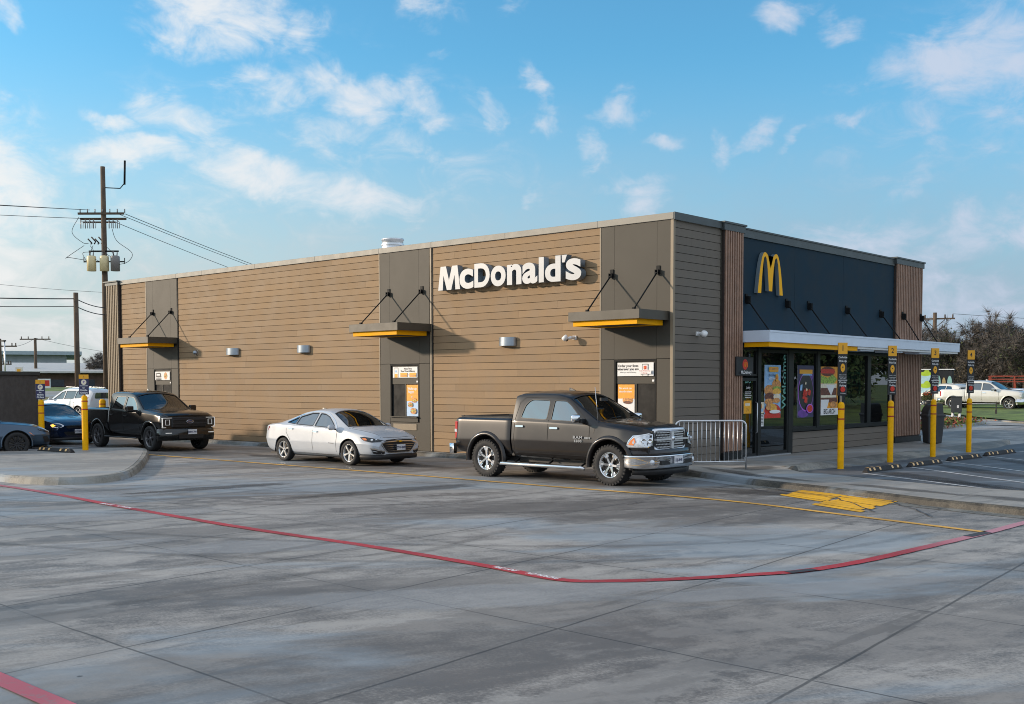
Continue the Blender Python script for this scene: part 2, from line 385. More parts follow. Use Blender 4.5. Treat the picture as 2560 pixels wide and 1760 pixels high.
def concrete(name, dark, light, tint_warm, joints=True, streak=1.0):
    m = bpy.data.materials.new(name); m.use_nodes = True; nt = m.node_tree; b = nt.nodes['Principled BSDF']
    t = nn(nt, 'ShaderNodeTexCoord'); P = t.outputs['Object']
    def noise(sc, rot=0.0, stretch=1.0, det=6, rough=.6, dist=0.0, loc=(0, 0, 0)):
        mp = nn(nt, 'ShaderNodeMapping', vector_type='TEXTURE'); mp.inputs['Rotation'].default_value = (0, 0, R(rot)); mp.inputs['Scale'].default_value = (stretch, 1, 1); mp.inputs['Location'].default_value = loc
        lk(nt, P, mp.inputs[0]); n = nn(nt, 'ShaderNodeTexNoise', ins={'Scale': sc, 'Detail': det, 'Roughness': rough, 'Distortion': dist}); lk(nt, mp.outputs[0], n.inputs['Vector']); return n.outputs['Fac']
    big = noise(.26, 62, 2.0, 6, .62, .4)
    swp = noise(1.1, 86, 6.0, 8, .74, .3)             # broom and tyre streaks
    swp2 = noise(.9, 52, 5.0, 8, .72, .3, (4, 9, 0))
    swp3 = noise(5.0, 70, 16.0, 6, .75, .15, (1, 2, 0))
    med = noise(2.2, 0, 1, 9, .74)
    fine = noise(34, 0, 1, 3, .7)
    parts_ = ((big, .34), (swp, .24*streak), (swp2, .20*streak), (swp3, .12*streak), (med, .26), (fine, .20))
    wsum = sum(k for q, k in parts_); v = mth(nt, 'MULTIPLY', fine, 0.0)
    for q, k in parts_: v = mth(nt, 'ADD', v, mth(nt, 'MULTIPLY', q, k))
    s0 = .5*wsum
    col = mixc(nt, sstep(nt, v, s0-.075, s0+.085), dark, light)
    # washed and stained areas with fairly crisp edges
    e1 = mth(nt, 'ADD', noise(.42, 80, 3.2, 7, .60, .35, (3, 1, 0)), mth(nt, 'MULTIPLY', mth(nt, 'SUBTRACT', med, .5), .25))
    col = mixc(nt, sstep(nt, e1, .515, .56, 0, .42), col, tuple(x*1.12 for x in light))
    e2 = mth(nt, 'ADD', noise(.5, 66, 3.5, 7, .60, .35, (13, 6, 0)), mth(nt, 'MULTIPLY', mth(nt, 'SUBTRACT', med, .5), .25))
    col = mixc(nt, sstep(nt, e2, .52, .565, 0, .46), col, dark)
    e3 = mth(nt, 'ADD', noise(2.6, 88, 9.0, 6, .60, .2, (3, 16, 0)), mth(nt, 'MULTIPLY', mth(nt, 'SUBTRACT', med, .5), .15))
    col = mixc(nt, sstep(nt, e3, .62, .66, 0, .45), col, tuple(x*.7 for x in dark))
    # slab to slab tone changes
    if joints:
        wn_ = nn(nt, 'ShaderNodeTexWhiteNoise', noise_dimensions='2D'); dv = nn(nt, 'ShaderNodeVectorMath', operation='ADD'); lk(nt, P, dv.inputs[0]); dv.inputs[1].default_value = (2.33*20-4.20, 2.93*20+17.95, 0)
        dq = nn(nt, 'ShaderNodeVectorMath', operation='DIVIDE'); lk(nt, dv.outputs[0], dq.inputs[0]); dq.inputs[1].default_value = (2.33*2, 2.93, 1)
        fl = nn(nt, 'ShaderNodeVectorMath', operation='FLOOR'); lk(nt, dq.outputs[0], fl.inputs[0]); lk(nt, fl.outputs[0], wn_.inputs['Vector'])
        sc_ = nn(nt, 'ShaderNodeVectorMath', operation='SCALE'); lk(nt, col, sc_.inputs[0]); lk(nt, mth(nt, 'ADD', .93, mth(nt, 'MULTIPLY', wn_.outputs['Value'], .14)), sc_.inputs['Scale']); col = sc_.outputs[0]
    # bluish washed patches
    pale = sstep(nt, noise(.34, 55, 3.0, 6, .62, .6, (7, 3, 0)), .50, .62, 0, .55)
    col = mixc(nt, pale, col, (.28, .345, .40))
    warm = sstep(nt, noise(.5, 30, 2.5, 6, .62, .3, (1, 5, 0)), .54, .74, 0, .30)
    col = mixc(nt, warm, col, tint_warm)
    sx = nn(nt, 'ShaderNodeSeparateXYZ'); lk(nt, P, sx.inputs[0])
    if joints:
        # oil and tyre grime in the drive-through lane
        lane = mth(nt, 'MULTIPLY', sstep(nt, sx.outputs[1], -5.9, -4.6), sstep(nt, sx.outputs[1], -.4, -1.4))
        lane = mth(nt, 'MULTIPLY', lane, sstep(nt, sx.outputs[0], 6.5, 1.5))
        ol = mth(nt, 'MULTIPLY', lane, sstep(nt, noise(.5, 0, 3.0, 6, .65), .34, .66, .12, .72))
        col = mixc(nt, ol, col, (.070, .058, .047))
        # dark drips
        sp = nn(nt, 'ShaderNodeTexVoronoi', ins={'Scale': 1.1, 'Randomness': 1.0}); lk(nt, P, sp.inputs['Vector'])
        dots = sstep(nt, mth(nt, 'ADD', sp.outputs['Distance'], mth(nt, 'MULTIPLY', fine, .03)), .050, .030)
        keep = mth(nt, 'GREATER_THAN', noise(3.0, 0, 1, 1, .5), .56)
        col = mixc(nt, mth(nt, 'MULTIPLY', mth(nt, 'MULTIPLY', dots, keep), .75), col, (.03, .03, .03))
        sp2 = nn(nt, 'ShaderNodeTexVoronoi', ins={'Scale': 2.7, 'Randomness': 1.0}); lk(nt, P, sp2.inputs['Vector'])
        col = mixc(nt, mth(nt, 'MULTIPLY', mth(nt, 'MULTIPLY', sstep(nt, mth(nt, 'ADD', sp2.outputs['Distance'], mth(nt, 'MULTIPLY', fine, .04)), .075, .045), mth(nt, 'GREATER_THAN', noise(4.0, 0, 1, 1, .5, 0, (5, 5, 0)), .55)), .65), col, (.045, .04, .038))
        # slab joints, slightly wandering
        sxx = mth(nt, 'ADD', sx.outputs[0], mth(nt, 'MULTIPLY', mth(nt, 'ADD', sx.outputs[1], 17.0), .08)); syy = mth(nt, 'ADD', sx.outputs[1], mth(nt, 'MULTIPLY', mth(nt, 'SUBTRACT', sx.outputs[0], 5.0), .04))
        wob = mth(nt, 'MULTIPLY', mth(nt, 'SUBTRACT', noise(.8, 0, 1, 3, .6), .5), .05)
        def jl(c, per, off, w):
            q = mth(nt, 'ADD', mth(nt, 'SUBTRACT', (sxx, syy)[c], off), wob)
            fr = mth(nt, 'PINGPONG', q, per/2)
            return sstep(nt, fr, w, w*.35)
        jx = jl(0, 2.35, 4.35-2.35*20, .021); jy = jl(1, 2.83, -17.87-2.83*20, .017)
        # longitudinal joints fade in places where they are worn full of dust
        jy = mth(nt, 'MULTIPLY', jy, sstep(nt, noise(.5, 0, 1, 3), .34, .50, .45, 1))
        jx = mth(nt, 'MULTIPLY', jx, sstep(nt, noise(.4, 0, 1, 3, .6, 0, (9, 0, 0)), .34, .50, .6, 1))
        j = mth(nt, 'MAXIMUM', jx, jy)
        col = mixc(nt, mth(nt, 'MULTIPLY', j, .70), col, (.026, .024, .023))
        # grime halo at joints
        halo = mth(nt, 'MAXIMUM', jl(0, 2.35, 4.35-2.35*20, .22), jl(1, 2.83, -17.87-2.83*20, .2))
        col = mixc(nt, mth(nt, 'MULTIPLY', mth(nt, 'MULTIPLY', halo, .30), sstep(nt, med, .4, .65)), col, (.09, .09, .09))
    lk(nt, col, b.inputs['Base Color'])
    lk(nt, sstep(nt, v, s0-.15, s0+.15, .50, .78), b.inputs['Roughness'])
    b.inputs['Specular IOR Level'].default_value = .38
    bp = nn(nt, 'ShaderNodeBump', ins={'Strength': .22, 'Distance': .006}); lk(nt, mth(nt, 'ADD', fine, mth(nt, 'MULTIPLY', med, .6)), bp.inputs['Height']); lk(nt, bp.outputs[0], b.inputs['Normal'])
    M[name] = m; return m
concrete('lot_concrete', (.124, .113, .104), (.375, .352, .325), (.215, .180, .155))
concrete('walk_concrete', (.20, .19, .175), (.38, .355, .32), (.34, .30, .25), joints=False, streak=.4)
concrete('kerb_concrete', (.09, .085, .072), (.31, .29, .25), (.26, .22, .16), joints=False, streak=.4)
concrete('asphalt', (.060, .062, .068), (.125, .13, .138), (.10, .095, .09), joints=False, streak=.8)
mat('grass', (.115, .165, .034), .9, var=.45, vscale=.6, bump=1.0, bscale=8)
mat('dry_grass', (.16, .14, .06), .9, var=.35, vscale=.4, bump=1.0, bscale=8)

# the lot: one concrete slab
m = MB(); n = 24
m.add([(-30, -60, 0), (60, -60, 0), (60, 3.0, 0), (60, 36, 0), (-30, 36, 0)], [(0, 1, 2, 3, 4)])
m.build('parking_lot', M['lot_concrete'], fixn=False)['kind'] = 'structure'
# grass terrain out to the horizon
m = MB(); xs = sorted(set([-1500, -900, -500, -300, -200, -160] + list(range(-130, -20, 5)) + list(range(-20, 61, 10)) + [90, 130, 200, 400, 900, 1500]))
ys = sorted(set([-1500, -800, -400, -200, -100, -60, -30] + list(range(-20, 100, 4)) + [110, 130, 160, 200, 300, 500, 900, 1500]))
vs = []
for x in xs:
    for y in ys: vs.append((x, y, terrain_z(x, y) - (.03 if terrain_z(x, y) < .001 else 0.0)))
ny = len(ys)
m.add(vs, [(i*ny+j, (i+1)*ny+j, (i+1)*ny+j+1, i*ny+j+1) for i in range(len(xs)-1) for j in range(ny-1)], 0, True)
m.build('ground', M['grass'], fixn=False)['kind'] = 'structure'

# draped sheets following the terrain
def drape(name, poly, mt, lift, step=4.0, skirt=0.0):
    bm = bmesh.new(); bm.faces.new([bm.verts.new((x, y, 0)) for x, y in poly])
    xs_ = [p[0] for p in poly]; ys_ = [p[1] for p in poly]
    x = math.floor(min(xs_)/step)*step
    while x < max(xs_):
        bmesh.ops.bisect_plane(bm, geom=bm.verts[:]+bm.edges[:]+bm.faces[:], plane_co=(x, 0, 0), plane_no=(1, 0, 0)); x += step
    y = math.floor(min(ys_)/step)*step
    while y < max(ys_):
        bmesh.ops.bisect_plane(bm, geom=bm.verts[:]+bm.edges[:]+bm.faces[:], plane_co=(0, y, 0), plane_no=(0, 1, 0)); y += step
    for v in bm.verts: v.co.z = terrain_z(v.co.x, v.co.y) + lift
    bmesh.ops.recalc_face_normals(bm, faces=bm.faces)
    for f in bm.faces:
        if f.normal.z < 0: f.normal_flip()
    me = bpy.data.meshes.new(name); bm.to_mesh(me); bm.free(); me.materials.append(mt)
    o = obj(name, me); o['kind'] = 'structure'; return o
drape('side_drive', [(-58, -30), (-30, -30), (-30, 36), (-50, 36)], M['lot_concrete'], .02)
drape('street', [(-82, -40), (-72, -40), (-52, 75), (-62, 75)], M['walk_concrete'], .05)
drape('back_street', [(-6.9, 36), (60, -12), (60, 36), (-2.6, 36.001), (-1.5, 36.0)], M['lot_concrete'], .006) if False else None
drape('verge', [(-72, -40), (-58, -40), (-40, 75), (-52, 75)], M['dry_grass'], .03)

# ---- grass island behind the far lot (right hand background)
def kerb_strip(pts, w, h, z0=0.0, name='kerb'):
    m = MB(); pts = [Vector((p[0], p[1], 0)) for p in pts]; n = len(pts); L = []
    for i, p in enumerate(pts):
        d = (pts[min(i+1, n-1)]-pts[max(i-1, 0)]).normalized(); nr = Vector((-d.y, d.x, 0)); L.append((p, nr))
    prof = [(0, 0), (.03, h*.75), (.06, h), (w, h), (w+.001, 0)]
    vs = []
    for p, nr in L:
        for a, z in prof: vs.append((p.x+nr.x*a, p.y+nr.y*a, z0+z))
    k = len(prof)
    m.add(vs, [(i*k+j, i*k+j+1, (i+1)*k+j+1, (i+1)*k+j) for i in range(n-1) for j in range(k-1)], 0, False)
    o = m.build(name, M['kerb_concrete']); o['kind'] = 'structure'; return o
gi = [(-40, 75), (-13, 47.3), (-7.2, 41.2), (-3.4, 37.4), (14, 20), (60, -24), (90, -24), (90, 100), (-40, 100)]
drape('far_grass', gi, M['grass'], .10, 4.0)
o = kerb_strip([(60, -24.2), (14, 19.8), (-3.5, 37.2), (-7.3, 41.0), (-13.1, 47.1), (-30, 64.5)], .35, .13); 
# concrete road reaching behind the store up to that kerb
drape('rear_road', [(-30, 36), (14.2, 20), (30, 36), (-2, 44), (-30, 70), (-36, 70)], M['walk_concrete'], .012) if False else None
drape('rear_road', [(-30.5, 35.5), (0, 33.6), (-3.5, 37.3), (-13, 47), (-30, 64)], M['walk_concrete'], .03)

# ---- island at the left: raised slab with rounded nose, kerb split from its middle by a joint
def raised_slab(name, outline, z, mt, rim=0.16, rim_mat=None):
    """raised concrete with sloped kerb face; outline ccw at the foot."""
    P = [Vector((a, b, 0)) for a, b in outline]; n = len(P); nr = []
    for i in range(n):
        d = (P[(i+1) % n]-P[i-1]).normalized(); nr.append(Vector((-d.y, d.x, 0)))
    m = MB(); rings = []
    for off, zz in ((0, 0), (.035, z*.7), (.075, z), (rim, z), (rim+.012, z-.012), (rim+.024, z)):
        rings.append([(P[i].x+nr[i].x*off, P[i].y+nr[i].y*off, zz) for i in range(n)])
    vs = [v for r_ in rings for v in r_]; fs = []; ms = []
    for k in range(len(rings)-1):
        for i in range(n):
            fs.append((k*n+i, k*n+(i+1) % n, (k+1)*n+(i+1) % n, (k+1)*n+i))
    m.add(vs, fs[:3*n], 1); m.v, m.f, m.m, m.sm = m.v, m.f, m.m, m.sm
    for f in fs[3*n:]: m.f.append(f); m.m.append(0); m.sm.append(False)
    m.f.append(tuple((len(rings)-1)*n+i for i in range(n))); m.m.append(0); m.sm.append(False)
    o = m.build(name, [mt, rim_mat or M['kerb_concrete']]); o['kind'] = 'structure'; return o
def smooth_poly(pts, it=2):
    for _ in range(it):
        q = []
        n = len(pts)
        for i in range(n):
            a, b = pts[i], pts[(i+1) % n]
            q += [(a[0]*.75+b[0]*.25, a[1]*.75+b[1]*.25), (a[0]*.25+b[0]*.75, a[1]*.25+b[1]*.75)]
        pts = q
    return pts
isl = [(-40, -12.3), (-16, -12.3), (-9.96, -12.0), (-8.1, -12.0), (-7.0, -11.3), (-7.3, -10.2), (-8.6, -9.1), (-11.54, -7.15), (-15.2, -4.9), (-16.2, -4.6), (-17.0, -5.0), (-17.0, -7.6), (-18, -8.1), (-24, -8.4), (-40, -8.4)]
raised_slab('traffic_island', smooth_poly(isl), .15, M['walk_concrete'])

# ---- sidewalk round the front corner and down the right side
isr = [(-16.5, -.36), (-3, -.36), (-.6, -.42), (1.6, -1.42), (3.6, -2.38), (4.8, -2.72), (6.1, -3.15), (7.6, -3.78), (9.2, -4.2), (12, -4.6), (24, -5.2), (24, -1.6), (9.6, -1.15), (7.3, -1.05), (5.6, -.55), (4.3, .0), (3.4, .2), (2.75, .9), (2.35, 1.9), (2.3, 3), (2.3, 15.5), (2.1, 17.8), (0, 18.2), (-4, 18.2), (-4, 5), (-12, 1.5), (-16.5, .2)]
concrete('kerb_dirty', (.022, .020, .016), (.125, .112, .09), (.07, .06, .042), joints=False, streak=.4)
raised_slab('sidewalk', isr, .115, M['walk_concrete'], rim_mat=M['kerb_dirty'])
# flared kerb ramp between walk and bays
m = MB(); pts = [(2.30, 1.8), (2.30, 17.5)]
vs = []; N = 40
for i in range(N+1):
    y = 1.3+(17.2-1.3)*i/N; wv = .50*min(1, (i+.2)/7.0)*min(1, (N+.2-i)/7.0)
    vs += [(2.18, y, .134), (2.32, y, .124), (2.34+wv, y, .004)]
m.add(vs, [(i*3+k, (i+1)*3+k, (i+1)*3+k+1, i*3+k+1) for i in range(N) for k in (0, 1)], 0, True)
m.build('kerb_ramp', M['kerb_concrete'])['kind'] = 'structure'
# low kerb along the long wall
kerb_strip([(-25.4, -.34), (-16.4, -.34)][::1], .30, .12)
# asphalt bays on the right
drape('parking_bays', [(2.6, .9), (3.5, .30), (4.35, .12), (5.7, -.42), (7.4, -.95), (9.6, -1.05), (24, -1.5), (24, 24), (2.6, 22)], M['asphalt'], .004, 50)
def stripe(name, pts, w, mt, z=.009, part=None):
    P = [Vector((a, b, z)) for a, b in pts]; n = len(P); vs = []
    for i, p in enumerate(P):
        d = (P[min(i+1, n-1)]-P[max(i-1, 0)]).normalized(); nr = Vector((-d.y, d.x, 0))*w/2; j1, j2 = 1+math.sin(i*2.3+p.x*5)*.05, 1+math.sin(i*3.7+p.y*7)*.05; vs += [p-nr*j1, p+nr*j2]
    m = MB(); m.add(vs, [(2*i, 2*i+2, 2*i+3, 2*i+1) for i in range(n-1)])
    o = m.build(name, mt, fixn=False); o['kind'] = 'structure'; return o
def catmull(pts, k=8):
    out = []
    for i in range(len(pts)-1):
        p0, p1, p2, p3 = pts[max(i-1, 0)], pts[i], pts[i+1], pts[min(i+2, len(pts)-1)]
        for j in range(k):
            t = j/k; out.append(tuple(.5*((2*p1[a])+(-p0[a]+p2[a])*t+(2*p0[a]-5*p1[a]+4*p2[a]-p3[a])*t*t+(-p0[a]+3*p1[a]-3*p2[a]+p3[a])*t**3) for a in range(len(p1))))
    out.append(pts[-1]); return out
def paint(name, col, wear=.35, fade=None):
    m_ = bpy.data.materials.new(name); m_.use_nodes = True; nt = m_.node_tree; b = nt.nodes['Principled BSDF']
    t = nn(nt, 'ShaderNodeTexCoord')
    n1 = nn(nt, 'ShaderNodeTexNoise', ins={'Scale': 9.0, 'Detail': 8.0, 'Roughness': .7}); lk(nt, t.outputs['Object'], n1.inputs['Vector'])
    n2 = nn(nt, 'ShaderNodeTexNoise', ins={'Scale': .7, 'Detail': 4.0}); lk(nt, t.outputs['Object'], n2.inputs['Vector'])
    c = mixc(nt, sstep(nt, n2.outputs['Fac'], .35, .65), col, tuple(x*.7 for x in col))
    if fade:
        sx = nn(nt, 'ShaderNodeSeparateXYZ'); lk(nt, t.outputs['Object'], sx.inputs[0])
        c = mixc(nt, fade(nt, sx), c, (.50, .24, .28))
        blk = nn(nt, 'ShaderNodeTexNoise', ins={'Scale': .55, 'Detail': 3.0}); lk(nt, t.outputs['Object'], blk.inputs['Vector'])
    n3 = nn(nt, 'ShaderNodeTexNoise', ins={'Scale': 45.0, 'Detail': 3.0}); lk(nt, t.outputs['Object'], n3.inputs['Vector'])
    ww = mth(nt, 'ADD', n1.outputs['Fac'], mth(nt, 'MULTIPLY', mth(nt, 'SUBTRACT', n3.outputs['Fac'], .5), .35))
    c = mixc(nt, sstep(nt, ww, .58-.2*wear, .70-.1*wear, 0, .25+wear), c, (.19, .18, .175))
    lk(nt, c, b.inputs['Base Color']); b.inputs['Roughness'].default_value = .62
    M[name] = m_; return m_
paint('line_red', (.46, .030, .036), .22, lambda nt, s: mth(nt, 'MAXIMUM', sstep(nt, s.outputs[0], -3, -9, 0, .45), mth(nt, 'MULTIPLY', sstep(nt, s.outputs[0], 8.9, 9.5), sstep(nt, s.outputs[1], -9.5, -6.8, 0, .9))))
paint('line_red_faded', (.58, .13, .17), .3)
paint('line_yellow', (.78, .42, .06), .25)
paint('patch_yellow', (.90, .46, .0), .15)
paint('line_white', (.60, .60, .60), .5)
red = [(-40, -12.75), (-20, -12.6), (-8.18, -12.42), (-2.22, -12.86), (1.29, -13.08), (3.97, -13.10), (6.2, -13.24), (7.45, -13.38), (7.95, -13.05), (8.35, -12.56), (8.78, -11.85), (9.12, -11.2), (9.32, -10.2), (9.42, -9.0), (9.55, -6.8), (9.6, -5.1), (9.7, -2.0)]
red_line = stripe('red_fire_lane_line', catmull(red), .155, M['line_red'])
stripe('red_fire_lane_line', [(2.0, -19.0), (6.79, -19.02), (7.93, -19.04), (12, -19.1)], .16, M['line_red_faded'])
stripe('yellow_lane_line', catmull([(-15.2, -5.12), (-5.5, -5.10), (.5, -5.22), (3.4, -5.22), (5.2, -5.42), (7.2, -5.98), (9.52, -6.62)]), .135, M['line_yellow'])
mat('line_dark', (.045, .045, .05), .7)
stripe('black_overpaint', [(9.05, -11.42), (9.12, -11.25), (9.18, -11.05)], .12, M['line_dark'], .013)
stripe('black_overpaint', [(9.50, -7.25), (9.53, -6.95), (9.55, -6.65)], .14, M['line_dark'], .013)
# lettering painted white inside the red line
def ground_text(s, x, y, ang, size, xs=1.0, yoff=0):
    U = Vector((math.cos(ang), math.sin(ang), 0)); V = Vector((-U.y, U.x, 0))
    o = text_obj('painted_lettering', s, frame((x, y, .014), U, V), M['print_white'], None, size=size, bold=.004, xs=xs)
    o['kind'] = 'structure'; return o
ground_text('FIRE LANE', 6.59, -13.282, R(-6), .115, .72)
ground_text('NO PARKING', 7.19, -13.352, R(-6), .115, .70)
ground_text('FIRE LANE', -3.05, -12.825, R(-2), .12, .8)
ground_text('NO PARKING', -2.42, -12.85, R(-2), .12, .72)
stripe('gutter', [(-.8, -.62), (1.5, -1.62), (3.5, -2.58), (4.75, -2.94), (6.05, -3.37), (7.5, -3.98), (9.15, -4.42), (12, -4.82), (24, -5.4)], .36, M['kerb_concrete'], .006)
# hatched yellow patches: rows of brush strokes with gaps between
def hatch(c0, c1, c2, c3, rows):
    c0, c1, c2, c3 = [Vector((*c, .0095)) for c in (c0, c1, c2, c3)]; m = MB()
    rnd = random.Random(int(c0.x*100))
    for i in range(rows):
        t0 = i/rows; t1 = (i+(.97 if i % 3 else .86))/rows
        a = c0.lerp(c3, t0); b = c1.lerp(c2, t0); c = c1.lerp(c2, t1); d = c0.lerp(c3, t1)
        e = rnd.uniform(-.04, .10); g = rnd.uniform(-.04, .10)
        u = (b-a).normalized()
        m.add([a-u*e, b+u*g, c+u*(g+rnd.uniform(-.03, .03)), d-u*(e+rnd.uniform(-.03, .03))], [(0, 1, 2, 3)])
    o = m.build('yellow_crosswalk_patch', M['patch_yellow'], fixn=False); o['kind'] = 'structure'
hatch((4.94, -3.86), (5.95, -4.38), (5.80, -3.07), (4.74, -2.60), 6)
hatch((6.12, -4.96), (7.12, -5.44), (6.92, -3.12), (5.88, -2.62), 9)
# hairline cracks sealed black near the corner
def crack(pts, w=.028):
    rnd = random.Random(int(pts[0][0]*91)); q = [(x+rnd.uniform(-.03, .03), y+rnd.uniform(-.03, .03)) for x, y in catmull(pts, 5)]
    stripe('pavement_crack', q, w, M['line_dark'], .0125)
crack([(3.95, -2.72), (4.5, -3.0), (5.2, -3.35), (5.9, -3.7), (6.6, -4.4), (7.35, -5.3)])
crack([(4.25, -2.78), (4.75, -3.1), (5.5, -3.3), (6.2, -3.55)])
crack([(3.8, -2.9), (4.0, -3.15), (4.5, -3.5), (5.0, -3.55)])
crack([(6.9, -3.5), (7.3, -4.1), (7.7, -4.5), (8.3, -5.4)])
crack([(7.0, -3.4), (7.5, -3.9), (7.9, -4.1), (8.2, -4.3)], .02)
crack([(4.0, -6.2), (3.65, -6.5), (3.75, -7.0)], .03)
crack([(-7, -11.4), (-5.5, -10.3), (-3.6, -9.7), (-1.2, -8.9)], .02)
# white bay lines
for a, b in (((3.9, 1.95), (8.9, -1.0)), ((4.0, 4.45), (10.2, -.35)), ((3.7, 7.2), (10.8, 1.3)), ((4.0, 9.9), (11.5, 3.8)), ((4.0, 12.8), (12, 6.5))):
    stripe('white_bay_line', [a, b], .10, M['line_white'], .010)
stripe('white_bay_line', [(-19.9, -7.9), (-20.6, -2.5)], .1, M['line_white'], .010)
stripe('white_bay_line', [(-17.4, -7.0), (-18.2, -3.2)], .1, M['line_white'], .010)
stripe('white_chalk_mark', [(5.75, -3.02), (6.35, -3.30)], .05, M['line_white'], .012)

# stains and faint tyre marks lying on the paving
def stain_mat(name, col, a, sc=3.0):
    m_ = bpy.data.materials.new(name); m_.use_nodes = True; nt = m_.node_tree; b = nt.nodes['Principled BSDF']; out = nt.nodes['Material Output']
    t = nn(nt, 'ShaderNodeTexCoord'); n1 = nn(nt, 'ShaderNodeTexNoise', ins={'Scale': sc, 'Detail': 8.0, 'Roughness': .7}); lk(nt, t.outputs['Object'], n1.inputs['Vector'])
    at_ = nn(nt, 'ShaderNodeAttribute', attribute_name='edge'); tr = nn(nt, 'ShaderNodeBsdfTransparent'); mx = nn(nt, 'ShaderNodeMixShader')
    f = mth(nt, 'MULTIPLY', sstep(nt, mth(nt, 'ADD', mth(nt, 'MULTIPLY', at_.outputs['Fac'], .8), n1.outputs['Fac']), .62, 1.05), a)
    lk(nt, f, mx.inputs[0]); lk(nt, tr.outputs[0], mx.inputs[1]); lk(nt, b.outputs[0], mx.inputs[2]); lk(nt, mx.outputs[0], out.inputs[0])
    b.inputs['Base Color'].default_value = (*col, 1); b.inputs['Roughness'].default_value = .7; M[name] = m_
stain_mat('oil', (.045, .036, .030), .42); stain_mat('tyre_rubber', (.045, .042, .040), .15, 5.0); stain_mat('pale_wash', (.42, .43, .44), .40, 1.6)
def soft(name, vs, fs, edge, mt):
    me = bpy.data.meshes.new(name); me.from_pydata(vs, [], fs); me.materials.append(mt); at_ = me.attributes.new('edge', 'FLOAT', 'POINT'); at_.data.foreach_set('value', edge); o = obj(name, me); o['kind'] = 'structure'
def stain(x, y, rx, ry, rot, mt='oil', z=.0075, seed=0):
    rnd = random.Random(seed+int(x*37+y*11)); n = 28; ph = [rnd.uniform(0, 6.28) for _ in range(4)]; vs = [(x, y, z)]; e = [1.0]
    for k, ed in ((.55, .75), (1.0, 0.0)):
        for i in range(n):
            a = 2*PI*i/n; r = k*(1+.18*math.sin(2*a+ph[0])+.12*math.sin(3*a+ph[1])+.08*math.sin(5*a+ph[2])); u, v = rx*r*math.cos(a), ry*r*math.sin(a); c, s_ = math.cos(R(rot)), math.sin(R(rot)); vs.append((x+u*c-v*s_, y+u*s_+v*c, z)); e.append(ed)
    fs = [(0, 1+i, 1+(i+1) % n) for i in range(n)]+[(1+i, 1+n+i, 1+n+(i+1) % n, 1+(i+1) % n) for i in range(n)]; soft('pavement_stain', vs, fs, e, M[mt])
for a in ((-14.4, -5.9, .5, 1.1, 60), (-13.7, -6.9, .35, 1.0, 40), (-12.7, -7.9, .3, .8, 20), (-6.5, -3.1, 2.2, .7, 0), (-.5, -3.3, 2.6, .8, 0), (4.2, -3.6, 1.6, .6, -10), (-11.5, -3.1, 1.5, .6, 0), (-17.6, -3.0, 2.2, .8, 0), (-1.2, -7.9, 2.4, .6, 84), (-4.3, -9.8, 2.2, .4, 80), (11.5, -8.3, 1.6, .25, 85)): stain(*a)
for a in ((.6, -.9, 1.5, .35, -28), (2.2, -.9, 1.4, .35, -30), (3.4, -1.55, 1.6, .28, -22), (6.6, -2.4, 1.8, .25, -20), (9.5, -3.0, 2.4, .35, -6), (2.0, .4, 1.0, .5, 80)): stain(*a, z=.1225)
for a in ((5.6, 1.6, 2.4, .5, -38), (7.2, .4, 2.6, .4, -32), (5.8, 4.3, 2.4, .5, -38), (6.5, 7.2, 2.6, .6, -38)): stain(*a, z=.0085)
for a in ((-1.5, -13.9, 2.4, .9, 74), (3.2, -13.9, 2.2, .7, 62), (-4.6, -11.4, 2.8, .7, 72), (7.4, -14.6, 2.6, .8, 48), (9.6, -12.2, 2.4, .5, 60), (1.2, -15.9, 1.8, .5, 80), (6.3, -9.2, 2.0, .6, 40), (-7.5, -9.3, 2.4, .6, 70)): stain(*a, mt='pale_wash', z=.0065)
def tyre_mark(pts, w=.20, z=.0082):
    P = [Vector((a, b, z)) for a, b in catmull(pts, 8)]; n = len(P); vs = []; e = []; fs = []
    for i, p in enumerate(P):
        d = (P[min(i+1, n-1)]-P[max(i-1, 0)]).normalized(); nr = Vector((-d.y, d.x, 0)); f = min(1, i/8, (n-1-i)/8)
        for k, ed in ((-.5, 0), (-.3, .8), (.3, .8), (.5, 0)): vs.append(p+nr*w*k); e.append(ed*f)
    for i in range(n-1):
        for k in range(3): fs.append((i*4+k, (i+1)*4+k, (i+1)*4+k+1, i*4+k+1))
    soft('tyre_mark', vs, fs, e, M['tyre_rubber'])
for dx in (0, 1.55):
    tyre_mark([(-9+dx*.2, -15.5-dx), (-4+dx*.4, -13.0-dx*.9), (0+dx*.6, -10.2-dx*.7), (2.8+dx*.9, -7.2-dx*.2), (3.6+dx, -4.6)]); tyre_mark([(-6, -17.6+dx), (0, -16.2+dx), (5-dx*.1, -13.9+dx), (8.4-dx*.5, -10.2+dx*.6), (9.0-dx, -5.6)])
    tyre_mark([(3.2+dx, -20.5), (3.6+dx, -17), (3.4+dx, -13), (2.2+dx, -9)])
# ================================================================== restaurant building
HT = 6.13; LX = 26.57; WY = 15.0
B = thing('restaurant_building', 'long low restaurant with tan board siding, brown panels and a navy front', 'restaurant', (0, 0, 0))
def part(mb, name, mats, parent=B, **kw): return mb.build(name, mats, parent, **kw)

